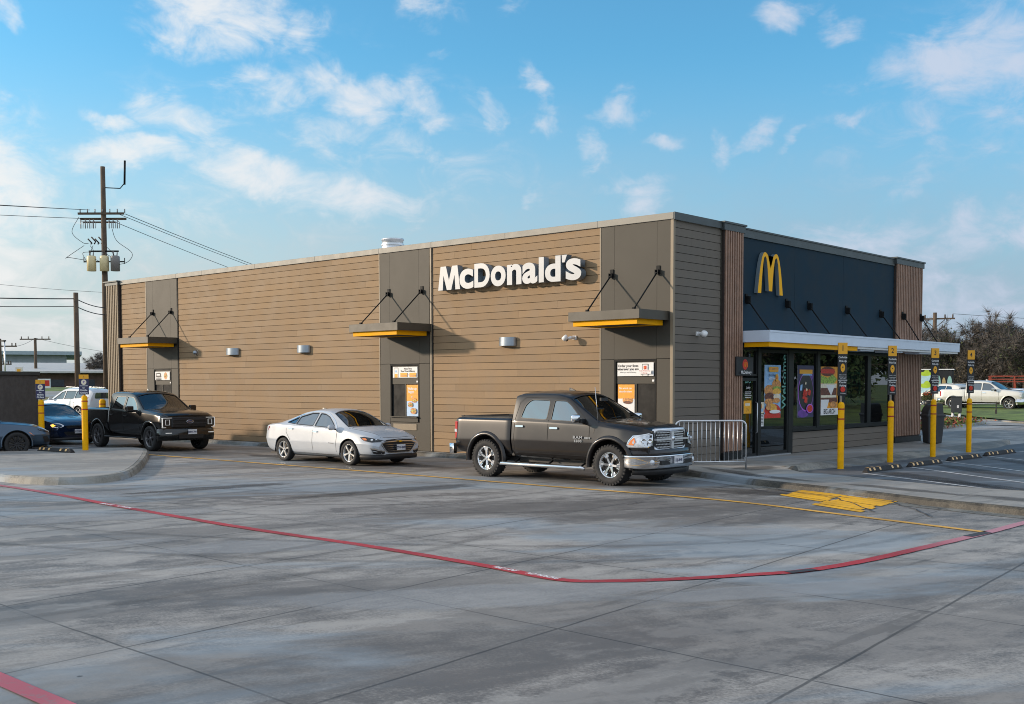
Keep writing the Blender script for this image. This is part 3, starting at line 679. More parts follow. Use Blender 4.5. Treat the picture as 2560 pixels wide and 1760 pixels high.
# core walls (dark backing, roof)
m = MB()
m.box(-26.5, .0, .02, .22, .02, 5.9); m.box(-26.5, -26.3, .22, 14.9, .02, 5.9); m.box(-26.5, -.02, 14.7, 14.9, .02, 5.9)
m.box(-.22, -.02, .22, 3.10, .02, 5.9); m.box(-.22, -.02, 3.10, 12.80, 3.02, 5.9); m.box(-.22, -.02, 12.80, 14.7, .02, 5.9); m.box(-.22, -.02, 5.86, 12.80, .02, .70)
part(m, 'wall', M['gap_black'])
m = MB(); m.box(-26.3, -.22, .22, 14.7, 5.45, 5.55); part(m, 'roof', M['roof_mem'])

ROW = .1955
def siding(name, a0, a1, z0, z1, mt, plane, off=.0, seed=1, cuts=()):
    """lap boards on a wall. plane 'x': runs along x at y=-off; plane 'y': runs along y at x=+off."""
    rnd = random.Random(seed); m = MB()
    k0 = int(math.floor((z0-.12)/ROW)); z = .12+k0*ROW
    while z < z1-.01:
        b, t = max(z, z0), min(z+ROW-.011, z1)
        if t-b > .02:
            x = a0; L = 3.66; nx = a0+rnd.uniform(.4, 3.6)
            while x < a1-.02:
                e = min(nx, a1)
                if a1-e < .25: e = a1
                g = .0025 if e < a1 else 0
                jj = rnd.uniform(0, .0012)
                y0, y1 = -off-.016-jj, -off-.010-jj       # lower edge proud of upper edge
                if plane == 'x':
                    vs = [(x, y0, b), (e-g, y0, b), (e-g, y1, t), (x, y1, t), (x, .02, b), (e-g, .02, b), (e-g, .02, t), (x, .02, t)]
                else:
                    vs = [(-y0, x, b), (-y0, e-g, b), (-y1, e-g, t), (-y1, x, t), (-.02, x, b), (-.02, e-g, b), (-.02, e-g, t), (-.02, x, t)]
                m.add(vs, [(0, 1, 2, 3), (0, 4, 5, 1), (3, 2, 6, 7), (0, 3, 7, 4), (1, 5, 6, 2)], 0)
                x = e; nx = e+L
        z += ROW
    return part(m, name, mt)
siding('siding', -25.58, -23.76, .13, 5.96, M['siding_tan'], 'x', seed=3)
siding('siding', -21.50, -10.46, .13, 5.96, M['siding_tan'], 'x', seed=5)
siding('siding', -8.14, -2.16, .13, 5.96, M['siding_tan'], 'x', seed=8)
siding('dark_siding', .05, 2.12, .13, 5.96, M['siding_dark'], 'y', seed=4)
siding('dark_siding', 5.98, 12.78, .13, .72, M['siding_dark'], 'y', seed=6)

# brown pilaster panels with a recessed window surround
def pilaster(x0, x1, s0, s1, wz0=.95, wz1=2.67):
    m = MB(); y = -.022
    g = .006
    m.box(x0, s0-g, y, .02, .13, wz1-g); m.box(x0, s0-g, y, .02, wz1+g, 5.96)
    m.box(s0, s1-g, y, .02, wz1, 5.96)
    m.box(s1, x1, y, .02, .13, wz1-g); m.box(s1, x1, y, .02, wz1+g, 5.96)
    m.box(s0, s1-g, y+.01, .02, .13, wz0)
    part(m, 'wall_panel', M['panel_brown'])
    m = MB(); m.box(x0-.04, x0-.004, -.03, .02, .13, 5.96); part(m, 'edge_trim', M['panel_trim'])
pilaster(-23.72, -21.60, -23.26, -22.03)
pilaster(-10.42, -8.30, -9.99, -8.73)
pilaster(-2.12, -.06, -1.71, -.44)
m = MB(); m.box(-8.27, -8.21, -.028, .02, .13, 5.96); part(m, 'edge_trim', M['panel_trim'])
for q in (-8.205, -21.59): m = MB(); m.box(q, q+.05, -.020, .02, .13, 6.14); part(m, 'control_joint', M['gap_black'])
m = MB(); m.box(-.05, .03, -.034, .012, .13, 5.96); m.box(.012, .03, .012, .05, .13, 5.96); part(m, 'corner_trim', M['panel_trim'])
m = MB(); m.box(-.02, .03, 2.125, 2.16, .13, 5.96); part(m, 'edge_trim', M['panel_brown'])

# service windows: dark frame, header sign board area, slider, shelf
def service_window(x0, x1, slider, seed):
    w = MB(); d = .10
    # frame
    w.box(x0+.004, x0+.05, -.03, d, .96, 2.66); w.box(x1-.05, x1-.012, -.03, d, .96, 2.66); w.box(x0+.05, x1-.05, -.03, d, 2.62, 2.66)
    fr = part(w, 'window', M['black_metal'])
    w = MB(); w.box(x0+.05, x1-.05, .0, d, 2.07, 2.62); w.box(x0+.05, x1-.05, -.05, d, .96, 1.09); w.box(x0+.05, x1-.05, -.10, d, 1.09, 1.12)
    mid = slider[1] if slider[0] < (x0+x1)/2 else slider[0]
    w.box(mid-.02, mid+.02, .0, d, 1.12, 2.07)
    w.build('rail', M['panel_brown'], fr)
    w = MB(); a, b = slider
    w.box(a, a+.035, .03, .06, 1.12, 2.07); w.box(b-.035, b, .03, .06, 1.12, 2.07); w.box(a+.035, b-.035, .03, .06, 2.02, 2.07); w.box(a+.035, b-.035, .03, .06, 1.12, 1.19)
    w.box(a+.035, b-.035, .035, .055, 1.86, 1.885)
    w.build('sash', M['black_metal'], fr)
    w = MB(); w.box(a+.036, b-.036, .042, .048, 1.19, 2.02); w.build('pane', M['window_glass'], fr)
    w = MB(); w.box(x0+.05, x1-.05, .19, .215, 1.12, 2.07); w.build('backing', M['gap_black'], fr)
    w = MB(); w.box(x1-.135, x1-.075, -.016, 0, 2.12, 2.17); w.build('number_tag', M['white_panel'], fr)
    w = MB(); w.box(x0+.13, x1-.13, -.028, -.004, .72, .90); w.build('access_panel', M['panel_trim'], fr)
# cut the backing wall behind the windows: simply a dark recess box standing in front of the core
service_window(-23.26, -22.03, (-23.19, -22.72), 1)
service_window(-9.99, -8.73, (-9.92, -9.34), 2)
service_window(-1.71, -.44, (-1.06, -.50), 3)

# coping
m = MB()
segs = [-25.62, -21.6, -19.9, -16.7, -13.48, -10.43, -8.18, -5.33, -2.21, .045]
for a, b in zip(segs, segs[1:]):
    m.box(a+.006, b-.006, -.055, .30, 5.97, 6.13)
for a in segs[1:-1]: m.box(a-.02, a+.02, -.050, .29, 5.972, 6.122)
part(m, 'coping', M['coping'], bevel=.006)
m = MB(); m.box(.045, .075, -.055, 2.10, 5.955, 6.135); m.box(-.22, .045, .30, 2.10, 6.0, 6.128); part(m, 'coping', M['coping_dark'])  # front coping: its shade is put into a darker metal colour
m = MB(); m.box(-.22, .060, 3.16, 12.76, 5.86, 6.06); m.box(-.22, .085, 3.16, 12.76, 6.06, 6.10); part(m, 'coping', M['coping_dark'])
for y0, y1 in ((2.08, 3.18), (12.72, 15.08)):
    m = MB(); m.box(-.30, .135, y0+.03, y1-.03, 5.93, 6.10); m.box(-.32, .165, y0, y1, 6.10, 6.145); part(m, 'coping', M['coping_dark'])
m = MB(); m.box(-26.60, -25.63, -.14, .3, 5.97, 6.09); m.box(-26.66, -25.58, -.20, .3, 6.09, 6.135); part(m, 'coping', M['coping_dark'])

# vertical slat screens
def slats(name, a0, a1, z0, z1, plane, mt, pitch=.102):
    m = MB(); n = int((a1-a0)/pitch); q = (a1-a0)/n
    for i in range(n):
        a, b = a0+i*q+q*.26, a0+(i+1)*q-q*.26
        if plane == 'y': m.box(.085, .125, a, b, z0, z1)
        else: m.box(a, b, -.125, -.085, z0, z1)
    return part(m, name, mt)
for bx in ((-.02, .085, 2.17, 3.10, .3, 5.93), (-.02, .085, 12.80, 14.98, .3, 5.93), (-26.56, -25.62, -.085, .85, .3, 5.97)):
    m = MB(); m.box(*bx); part(m, 'slat_backing', M['slat_back'])
slats('slat_screen', 2.18, 3.09, .34, 5.93, 'y', M['wood_slat'])
slats('slat_screen', 12.81, 14.97, .34, 5.93, 'y', M['wood_slat'], .128)
slats('slat_screen', -26.55, -25.64, .34, 5.97, 'x', M['slat_tan'], .13)
for bx in ((-.02, .12, 2.17, 3.10, .12, .30), (-.02, .13, 12.80, 14.98, .12, .30), (-26.56, -25.62, -.12, -.086, .1, .30)):
    m = MB(); m.box(*bx); part(m, 'plinth', M['frame_black'])

# navy front panels
m = MB(); ys = [3.13, 6.05, 9.1, 12.79]
for a, b in zip(ys, ys[1:]): m = MB(); m.box(-.02, .022, a+.004, b-.004, 3.00, 5.86); part(m, 'navy_wall_panel', M['navy_panel'])

# storefront -------------------------------------------------------
def pane(name, y0, y1, z0, z1, x=.0, fw=.05, parent=B, fm='frame_black'):
    m = MB(); m.box(x-.06, x+.05, y0, y0+fw, z0, z1); m.box(x-.06, x+.05, y1-fw, y1, z0, z1); m.box(x-.06, x+.05, y0+fw, y1-fw, z0, z0+fw); m.box(x-.06, x+.05, y0+fw, y1-fw, z1-fw, z1)
    f = m.build(name, M[fm], parent); g = MB(); g.box(x-.008, x+.004, y0+fw, y1-fw, z0+fw, z1-fw); g.build('pane', M['store_glass'], f); return f
d = pane('door', 3.14, 3.98, .13, 2.22, .0, .085)
h = MB(); h.tube([(.06, 3.86, .75), (.12, 3.86, .78), (.12, 3.86, 1.55), (.06, 3.86, 1.58)], .016, 8); h.build('handle', M['alu'], d)
pane('transom_window', 3.14, 3.98, 2.26, 3.0, .0, .06)
for bx in ((-.07, .07, 3.98, 4.10, .12, 3.0), (-.07, .06, 5.70, 5.95, .12, 3.0), (-.07, .06, 7.42, 7.56, .79, 2.985), (-.07, .05, 8.98, 9.22, .79, 2.985), (-.07, .05, 10.90, 11.05, .79, 2.985), (-.07, .05, 12.62, 12.80, .79, 2.985), (-.07, .065, 5.951, 12.80, .722, .79), (-.05, .045, 5.951, 12.80, 2.985, 3.0)):
    m = MB(); m.box(*bx); part(m, 'mullion', M['frame_black'])
pane('window', 4.10, 5.70, .15, 2.98, .0, .085)
for a, b in ((5.95, 7.42), (7.56, 8.98), (9.22, 10.90), (11.05, 12.62)): pane('window', a, b, .79, 2.98)
m = MB(); m.box(-.3, .14, 3.14, 5.70, .10, .148); part(m, 'threshold', M['alu'])

# interior behind the glass: floor, back wall, tables, pendant lamps
mat('inner_floor', (.05, .04, .035), .4); mat('inner_wall', (.05, .075, .06), .8, var=.3, vscale=.8); mat('inner_seat', (.28, .10, .05), .6); mat('glow_teal', (.05, .25, .2), .3, emit=(.10, .50, .38, 1.0)); mat('glow_blue', (.03, .1, .25), .3, emit=(.05, .25, .6, .8)); mat('lamp_glow', (.8, .7, .5), .5, emit=(1, .8, .5, 2.5))
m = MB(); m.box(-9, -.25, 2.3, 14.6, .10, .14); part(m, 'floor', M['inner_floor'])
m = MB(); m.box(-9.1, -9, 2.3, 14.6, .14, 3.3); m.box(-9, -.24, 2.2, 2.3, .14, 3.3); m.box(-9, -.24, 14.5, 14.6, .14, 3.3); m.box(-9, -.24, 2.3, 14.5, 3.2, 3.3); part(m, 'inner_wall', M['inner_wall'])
def table(y, x):
    m = MB(); m.box(x-.35, x+.35, y-.35, y+.35, .86, .90); m.tube([(x, y, .14), (x, y, .86)], .04, 8); m.lathe([(0, .15), (.25, .15), (.22, .18), (0, .19)], 16, Matrix.Translation((x, y, 0)))
    t = m.build('table', M['inner_seat']); tag(t, lab_t.pop(0), 'table', 'tables inside behind the glass')
    return t
lab_t = ['square cafe table behind the glass under the narrow purple poster', 'square cafe table behind the wide window between the first two yellow bollards', 'square cafe table behind the last window before the far slat screen']
for y, x in ((6.6, -1.2), (10.0, -1.1), (11.8, -1.3)): table(y, x)
m = MB(); m.box(-1.22, -1.18, 11.85, 12.75, 2.28, 2.80); part(m, 'glow_panel', M['glow_teal']); m = MB(); m.box(-1.22, -1.18, 12.90, 13.10, 2.28, 2.80); part(m, 'glow_panel', M['glow_teal']); m = MB(); m.box(-.52, -.48, 13.3, 13.8, 2.2, 2.85); part(m, 'glow_panel', M['glow_blue'])  # glowing panels added for bright far-side windows showing through the glass
m = MB(); m.box(-3.4, -3.05, 9.3, 14.3, .14, 1.2); m.box(-3.45, -3.0, 9.3, 14.3, 1.2, 1.25); part(m, 'counter', M['inner_seat'])
for y in (4.9, 6.7, 8.3, 10.0, 11.8):
    m = MB(); m.lathe([(.02, 0), (.11, -.16), (.10, -.17), (.0, -.15)], 14, Matrix.Translation((-1.4, y, 2.55))); m.tube([(-1.4, y, 2.55), (-1.4, y, 3.2)], .008, 5)
    part(m, 'pendant_lamp', M['black_metal'])

# canopies ---------------------------------------------------------
def rod(mb, a, b, r=.018): mb.tube([a, b], r, 8)
def side_canopy(x0, x1, dep, z0=3.58, z1=3.80, rods=(), brz=4.72):
    c = MB()
    c.box(x0, x1, -dep, -dep+.03, z0, z1); c.box(x1-.03, x1, -dep+.03, -.03, z0, z1); c.box(x0, x0+.03, -dep+.03, -.03, z0, z1); c.box(x0+.03, x1-.03, -dep+.03, -.03, z1-.03, z1-.004)
    k = part(c, 'canopy', [M['canopy_brown']], bevel=.003)
    a_, b_, c_, d_ = x0+.09, x1-.12, -dep+.08, -.10; s = MB(); s.box(a_, b_, c_, c_+.03, z0-.12, z0+.02); s.box(a_, b_, d_-.03, d_, z0-.12, z0+.02); s.box(a_, a_+.03, c_+.03, d_-.03, z0-.12, z0+.02); s.box(b_-.03, b_, c_+.03, d_-.03, z0-.12, z0+.02); s.build('trim', M['yellow_trim'], k); s = MB(); s.box(a_+.03, b_-.03, c_+.03, d_-.03, z0-.10, z0+.015); s.build('soffit', M['canopy_brown'], k)
    for rx, ex in rods:
        r_ = MB(); rod(r_, (rx, -.10, brz), (ex, -dep+.22, z1+.03)); r_.build('rod', M['black_metal'], k)
        b_ = MB(); b_.box(rx-.05, rx+.05, -.045, -.022, brz-.02, brz+.18); b_.box(rx-.05, rx-.03, -.12, -.055, brz-.04, brz+.08); b_.box(rx+.03, rx+.05, -.12, -.055, brz-.04, brz+.08); b_.tube([(rx-.05, -.10, brz), (rx+.05, -.10, brz)], .022, 8)
        b_.build('bracket', M['black_metal'], k)
        e_ = MB(); e_.box(ex-.03, ex+.03, -dep+.18, -dep+.26, z1-.002, z1+.06); e_.build('rod_foot', M['black_metal'], k)
    return k
side_canopy(-23.75, -21.60, 1.22, rods=((-23.25, -23.25), (-21.98, -21.98)))
side_canopy(-10.30, -8.22, 1.34, rods=((-10.02, -10.02), (-8.60, -8.60)))
side_canopy(-2.20, -.10, 1.24, rods=((-1.78, -1.78), (-.40, -.40)))
# long front canopy
c = MB(); D = .86
c.box(D-.03, D, 3.12, 16.42, 3.135, 3.43); c.box(.03, D-.03, 3.12, 3.15, 3.135, 3.43); c.box(.03, D-.03, 16.39, 16.42, 3.135, 3.43); c.box(-.9, .03, 15.1, 15.14, 3.135, 3.43); c.box(-.9, .029, 16.39, 16.42, 3.135, 3.43)
c.box(D, D+.012, 3.12, 16.42, 3.38, 3.43); c.box(.03, D-.03, 3.15, 16.39, 3.36, 3.40); c.box(-.9, .03, 15.14, 16.39, 3.36, 3.40)
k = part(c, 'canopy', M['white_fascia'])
s = MB(); s.box(D-.08, D-.05, 3.18, 8.40, 3.01, 3.14); s.box(.10, D-.08, 3.18, 3.21, 3.01, 3.14); s.box(.10, D-.08, 8.37, 8.40, 3.01, 3.14); s.build('trim', M['yellow_trim'], k); s = MB(); s.box(.10, D-.08, 3.21, 8.37, 3.03, 3.13); s.build('soffit', M['canopy_brown'], k)
s = MB(); s.box(.06, D-.04, 8.41, 16.35, 3.07, 3.13); s.build('soffit', M['white_panel'], k)
for y in (8.75, 10.9, 13.2): s = MB(); s.box(.25, .74, y, y+.95, 3.02, 3.068); s.build('downlight', M['white_fascia'], k)
for y in (3.38, 5.56, 6.86, 9.31, 11.75, 13.25, 14.78):
    x = .022 if y < 12.8 else .125
    r_ = MB(); rod(r_, (x+.10, y, 4.19), (D-.16, y, 3.44)); r_.build('rod', M['black_metal'], k)
    b_ = MB(); b_.box(x, x+.03, y-.055, y+.055, 4.17, 4.40); b_.box(x+.03, x+.12, y-.05, y-.03, 4.14, 4.34); b_.box(x+.03, x+.12, y+.03, y+.05, 4.14, 4.34); b_.build('bracket', M['black_metal'], k)

# wall mounted lamps and cameras -----------------------------------
def wall_lamp(x, w, z=3.21):
    t = thing('wall_lamp', {-18: 'half-round grey metal wall lamp nearest the black pickup truck', -14: 'half-round grey metal wall lamp in the middle of the long siding', -5: 'half-round grey metal wall lamp under the white name lettering'}[int(round(x))], 'wall lamp', (x, -.03, z), 0, 'half-round lamps on the tan wall')
    m = MB(); n = 16; pr = []
    for i in range(n+1):
        a = PI*i/n; pr.append((-math.cos(a)*w/2, -math.sin(a)*.20))
    vs = [(a, b, .115) for a, b in pr]+[(a, b, -.115) for a, b in pr]; k = n+1
    m.add(vs, [(i, i+1, k+i+1, k+i) for i in range(n)], 0, True)
    vs2 = [(a*.95, b*.95, .115) for a, b in pr]+[(a*.95, b*.95, -.115) for a, b in pr]
    m.add(vs2, [(i, i+1, k+i+1, k+i) for i in range(n)], 0, True)
    m.add(vs+vs2, [(i, i+1, 2*k+i+1, 2*k+i) for i in range(n)]+[(k+i, k+i+1, 3*k+i+1, 3*k+i) for i in range(n)])
    m.add([(a, b, .105) for a, b in pr], [tuple(range(k))])
    m.build('shade', M['lamp_metal'], t)
    m = MB(); m.box(-w/2+.04, w/2-.04, -.06, .02, -.09, .09); m.build('back_plate', M['black_metal'], t)
wall_lamp(-18.04, .66); wall_lamp(-14.08, .60); wall_lamp(-5.24, .58)
def camera_unit(loc, rz, label, turret=True):
    t = thing('security_camera', label, 'security camera', loc, rz, 'white cameras on the walls')
    m = MB(); 
    if turret:
        m.box(-.06, .06, -.02, .02, -.05, .05); m.tube([(0, -.02, 0), (0, -.17, -.005), (-.04, -.21, -.03)], .042, 10); m.build('bracket', M['white_panel'], t, bevel=.005)
        m = MB(); m.lathe([(0, .09), (.075, .075), (.085, .02), (.07, -.03), (.0, -.05)], 18, Matrix.Translation((-.10, -.24, -.03)) @ Matrix.Rotation(R(40), 4, 'X') @ Matrix.Rotation(R(-20), 4, 'Y')); m.build('housing', M['white_panel'], t)
        m = MB(); m.lathe([(0, -.075), (.03, -.07), (.045, -.045)], 12, Matrix.Translation((-.10, -.24, -.03)) @ Matrix.Rotation(R(40), 4, 'X') @ Matrix.Rotation(R(-20), 4, 'Y')); m.build('lens', M['frame_black'], t)
    else:
        m.lathe([(.11, 0), (.11, -.03), (.095, -.035), (.0, -.035)], 20, Matrix.Rotation(R(-90), 4, 'X') @ Matrix.Scale(-1, 4, (0, 0, 1))); m.build('base', M['white_panel'], t)
        m = MB(); m.lathe([(.085, .03), (.075, .07), (.045, .105), (0, .115)], 18, Matrix.Rotation(R(90), 4, 'X')); m.build('dome', M['lamp_metal'], t)
camera_unit((-2.96, -.03, 3.25), 0, 'small white camera on the tan boards beside the canopy nearest the corner')
camera_unit((.03, 1.05, 3.29), R(90), 'small white camera high on the dark grey boards round the corner')
camera_unit((-20.36, -.03, 3.22), 0, 'tiny grey dome camera on the tan wall beside the farthest canopy', False)
# low conduit outlet near the base
t = thing('wall_outlet', 'small dark hose outlet low on the tan wall by the white sedan', 'wall outlet', (-15.3, -.03, .52))
m = MB(); m.box(-.07, .07, -.04, .02, -.09, .09); m.build('box', M['frame_black'], t, bevel=.008); m = MB(); m.tube([(0, -.04, -.02), (.05, -.14, -.06), (.04, -.14, -.14)], .022, 8); m.build('spout', M['alu'], t)

# roof vent
t = thing('roof_vent', 'round silver exhaust vent standing on the flat roof', 'roof vent', (-13.5, 3.3, 5.36))
m = MB(); m.lathe([(.37, 0), (.37, 1.42), (.36, 1.44), (.36, 1.58), (.385, 1.59), (.385, 1.64), (.34, 1.64), (.34, 1.3), (0, 1.3)], 36); m.build('stack', M['galv'], t)
m = MB(); m.lathe([(.39, 1.40), (.395, 1.43), (.39, 1.46)], 36); m.build('band', M['galv'], t)

# ------------------------------------------------------------------ big white lettering
SG = thing('name_sign', 'large white raised lettering reading the restaurant name on the tan wall', 'sign', (0, 0, 0))
def big_letter(ch, x0, x1, z0, z1, bold=.02):
    me = txt_mesh(ch, size=1.0, bold=bold, extrude=.5, res=6)
    xs_ = [v.co.x for v in me.vertices]; ys_ = [v.co.y for v in me.vertices]
    ax, bx, ay, by = min(xs_), max(xs_), min(ys_), max(ys_)
    for v in me.vertices:
        v.co = Vector((x0+(v.co.x-ax)/(bx-ax)*(x1-x0), -.17-v.co.z*.20, z0+(v.co.y-ay)/(by-ay)*(z1-z0)))
    me.materials.clear(); me.materials.append(M['sign_white']); me.materials.append(M['sign_side'])
    me.update()
    for p in me.polygons: p.material_index = 0 if p.normal.y < -.7 else 1
    o = obj('letter', me, SG)
    return o
# letter M with splayed legs, drawn by hand; the rest from the font
m = MB(); x0, x1, z0, z1 = -7.68, -6.82, 4.70, 5.36; w_ = x1-x0; h_ = z1-z0
mp_ = [(0, 0), (.115, 1), (.36, 1), (.50, .40), (.64, 1), (.885, 1), (1, 0), (.79, 0), (.755, .62), (.60, 0), (.40, 0), (.245, .62), (.21, 0)]
m.prism([(x0+a*w_, z0+b*h_) for a, b in mp_], lambda u, v, d: (u, -.27+d, v), .20, 0, 1)
m.build('letter', [M['sign_white'], M['sign_side']], SG)
for ch, a, b, c_, d_, bo in (('c', -6.84, -6.31, 4.69, 5.24, .035), ('D', -6.27, -5.70, 4.70, 5.35, .035), ('o', -5.66, -5.12, 4.69, 5.24, .035), ('n', -5.07, -4.56, 4.70, 5.24, .035),
    ('a', -4.53, -4.01, 4.69, 5.24, .035), ('l', -3.96, -3.79, 4.70, 5.35, .03), ('d', -3.75, -3.23, 4.69, 5.35, .035), ('s', -3.06, -2.56, 4.69, 5.24, .035)):
    big_letter(ch, a, b, c_, d_, bo)
m = MB(); m.prism([(-3.18, 5.16), (-3.10, 5.16), (-3.02, 5.35), (-3.19, 5.35)], lambda u, v, d: (u, -.27+d, v), .20, 0, 1); m.build('letter', [M['sign_white'], M['sign_side']], SG)
m = MB(); m.box(-7.3, -2.75, -.08, -.01, 4.90, 5.02); m.build('raceway', M['sign_side'], SG)

# golden arches
AR = thing('arches_sign', 'golden double arch emblem standing proud of the navy wall', 'sign', (0, 0, 0))
def arch_outline():
    out = []; 
    def para(c, hw_, zt, zb, p=2.0, n=14, a=-1, b=1, ez=2.15):
        return [(c+hw_*(a+(b-a)*i/n), zb+(zt-zb)*(1-abs(a+(b-a)*i/n)**ez)) for i in range(n+1)]
    # outer left arch, outer right arch
    cL, cR = 4.165, 4.755
    L = para(cL, .385, 5.54, 4.45, a=-1, b=.0, ez=2.4)
    Lr = [(cL+.33*t, 5.54-(5.54-5.18)*(t**1.9)) for t in (.15, .3, .45, .6, .75, .9)]
    mid = [(4.46, 5.13)]
    Rl = [(cR-.33*t, 5.54-(5.54-5.18)*(t**1.9)) for t in (.9, .75, .6, .45, .3, .15)]
    Rr = para(cR, .385, 5.54, 4.45, a=0, b=1, ez=2.4)
    inner_r = [(4.96, 4.45)]+[(cR+.205*t, 5.44-(5.44-4.45)*(t**2.5)) for t in (.97, .9, .8, .65, .5, .3, 0)]+[(cR-.205*t, 5.44-(5.44-4.53)*(t**2.3)) for t in (.3, .5, .65, .8, .92)]+[(4.55, 4.53)]
    inner_l = [(4.37, 4.53)]+[(cL+.205*t, 5.44-(5.44-4.53)*(t**2.3)) for t in (.92, .8, .65, .5, .3, 0)]+[(cL-.205*t, 5.44-(5.44-4.45)*(t**2.5)) for t in (.3, .5, .65, .8, .9, .97)]+[(3.96, 4.45)]
    return L[::1]+Lr+mid+Rl+Rr+inner_r+inner_l
ao = arch_outline()
m = MB(); n = len(ao)
m.add([(.145, a, b) for a, b in ao], [tuple(range(n))], 0)
me_ = m
m2 = MB(); m2.add([(.145, a, b) for a, b in ao]+[(.035, a, b) for a, b in ao], [(i, (i+1) % n, n+(i+1) % n, n+i) for i in range(n)], 0)
f_ = m.build('face', M['arch_gold'], AR, fixn=False); m2.build('return', M['arch_side'], AR)

# projecting delivery sign
t = thing('delivery_sign', 'small square black sign with a red disc by the slat screen at the entrance', 'sign', (0, 0, 0))
m = MB(); m.box(.135, .185, 2.66, 3.52, 2.27, 2.76); m.box(.10, .135, 2.8, 3.3, 2.4, 2.6); m.build('board', M['print_black'], t, bevel=.01)
sh = Sheet(frame((.187, 3.09, 2.51), (0, 1, 0), (0, 0, 1)))
sh.ell(0, .05, .135, .135, M['print_red'], 28)
def mini_arch(sh, cx, cy, w, h, mt, th=.18):
    for sx in (-1, 1):
        c = cx+sx*w/4; o = []; i_ = []
        for k in range(11):
            a = -1+2*k/10; o.append((c+a*w/4, cy-h/2+h*(1-abs(a)**2.3))); i_.append((c+a*w/4*(1-th*2), cy-h/2+h*.90*(1-abs(a)**2.3)))
        for k in range(10): sh.poly([o[k], o[k+1], i_[k+1], i_[k]][::-1], mt)
mini_arch(sh, 0, .055, .13, .13, M['arch_gold'], .2)
sh.text('McDelivery', 0, -.155, .115, M['print_white'], bold=.002)
sh.build('print', t)

# printed signs at the service windows
def print_sign(label, x, y, z, w, h, draw, name='window_sign', rr=.03, cat='sign'):
    t = thing(name, label, cat, (x, y, z)); m = MB(); m.box(-w/2, w/2, 0, .012, -h/2, h/2); m.build('board', M['print_white'], t, bevel=.004)
    sh = Sheet(frame((0, -.001, 0), (1, 0, 0), (0, 0, 1))); draw(sh, w, h); sh.build('print', t); return t
def food(sh, cx, cy, s):
    sh.ell(cx, cy-.16*s, .5*s, .16*s, M['bun']); sh.rect(cx-.52*s, cy-.12*s, cx+.52*s, cy+.02*s, M['patty']); sh.poly([(cx-.5*s, cy+.02*s), (cx-.2*s, cy-.10*s), (cx+.1*s, cy), (cx+.4*s, cy-.12*s), (cx+.54*s, cy+.03*s)], M['cheese'])
    sh.poly([(cx-.55*s, cy+.04*s), (cx-.3*s, cy-.02*s), (cx, cy+.05*s), (cx+.3*s, cy-.03*s), (cx+.55*s, cy+.06*s), (cx, cy+.12*s)], M['lettuce']); sh.ell(cx, cy+.10*s, .5*s, .30*s, M['bun'], 16, 0, 180)
def d1(sh, w, h):
    sh.rrect(-w/2+.02, -h/2+.01, w/2-.02, h/2-.01, .03, M['white_panel']); sh.ell(w*.22, 0, h*.34, h*.42, M['bun']); food(sh, w*.22, -.01, .22)
    sh.poly([(-w*.42, -.01), (-w*.42, h*.3), (-w*.2, h*.38), (-w*.1, h*.28), (-w*.1, -.01)], M['print_black']); sh.rect(-w*.38, .01, -w*.14, h*.22, M['white_panel'])
    for k in range(3): sh.rect(-w*.42, -h*.12-k*.055, -w*.08, -h*.12-k*.055+.03, M['print_black'])
print_sign('white sign with a small black drawing and food picture at the farthest service window', -22.64, -.035, 2.40, 1.02, .32, d1)
def d2(sh, w, h):
    sh.rrect(-w*.45, -h/2+.005, -w*.27, h*.44, .015, M['print_black']); sh.rect(-w*.435, -h/2+.006, -w*.285, h*.38, M['white_panel']); sh.rect(-w*.42, -h*.48, -w*.30, -h*.15, M['print_yellow']); sh.rect(-w*.40, -.0, -w*.32, h*.18, M['print_blue'])
    sh.text('Next Time', w*.12, h*.32, .075, M['print_black'], bold=.0015); sh.text('Save Time & Money', w*.12, h*.10, .075, M['print_black'], bold=.0015)
    sh.rect(-w*.18, -h*.42, w*.10, -h*.06, M['print_yellow']); sh.rect(w*.19, -h*.42, w*.46, -h*.06, M['print_yellow']); sh.rect(-w*.16, -h*.36, w*.08, -h*.26, M['bun']); sh.rect(w*.21, -h*.36, w*.44, -h*.26, M['bun']); sh.text('+', w*.145, -h*.24, .08, M['print_red'])
print_sign('white sign reading Save Time and Money above the middle service window', -9.33, -.035, 2.42, 1.06, .32, d2)
def d3(sh, w, h):
    sh.text('Order your faves', -w*.20, h*.26, .088, M['print_black'], bold=.0025); sh.text('wherever you are', -w*.20, h*.02, .088, M['print_black'], bold=.0025); sh.text('When you use McDelivery', -w*.20, -h*.22, .045, M['print_black'])
    sh.rrect(w*.19, -h*.49, w*.36, h*.40, .02, M['print_black']); sh.rect(w*.205, -h*.485, w*.345, h*.35, M['white_panel']); sh.rrect(w*.235, -.005, w*.315, h*.26, .008, M['print_red']); mini_arch(sh, w*.275, h*.13, .05, .045, M['arch_gold'])
    sh.rect(w*.10, -h*.34, w*.46, -h*.05, M['white_panel']); sh.text('Order McDelivery', w*.28, -h*.12, .042, M['print_red']); sh.text('in the app', w*.28, -h*.27, .042, M['print_red'])
print_sign('white sign reading Order your faves at the service window nearest the corner', -1.06, -.035, 2.42, 1.08, .33, d3)
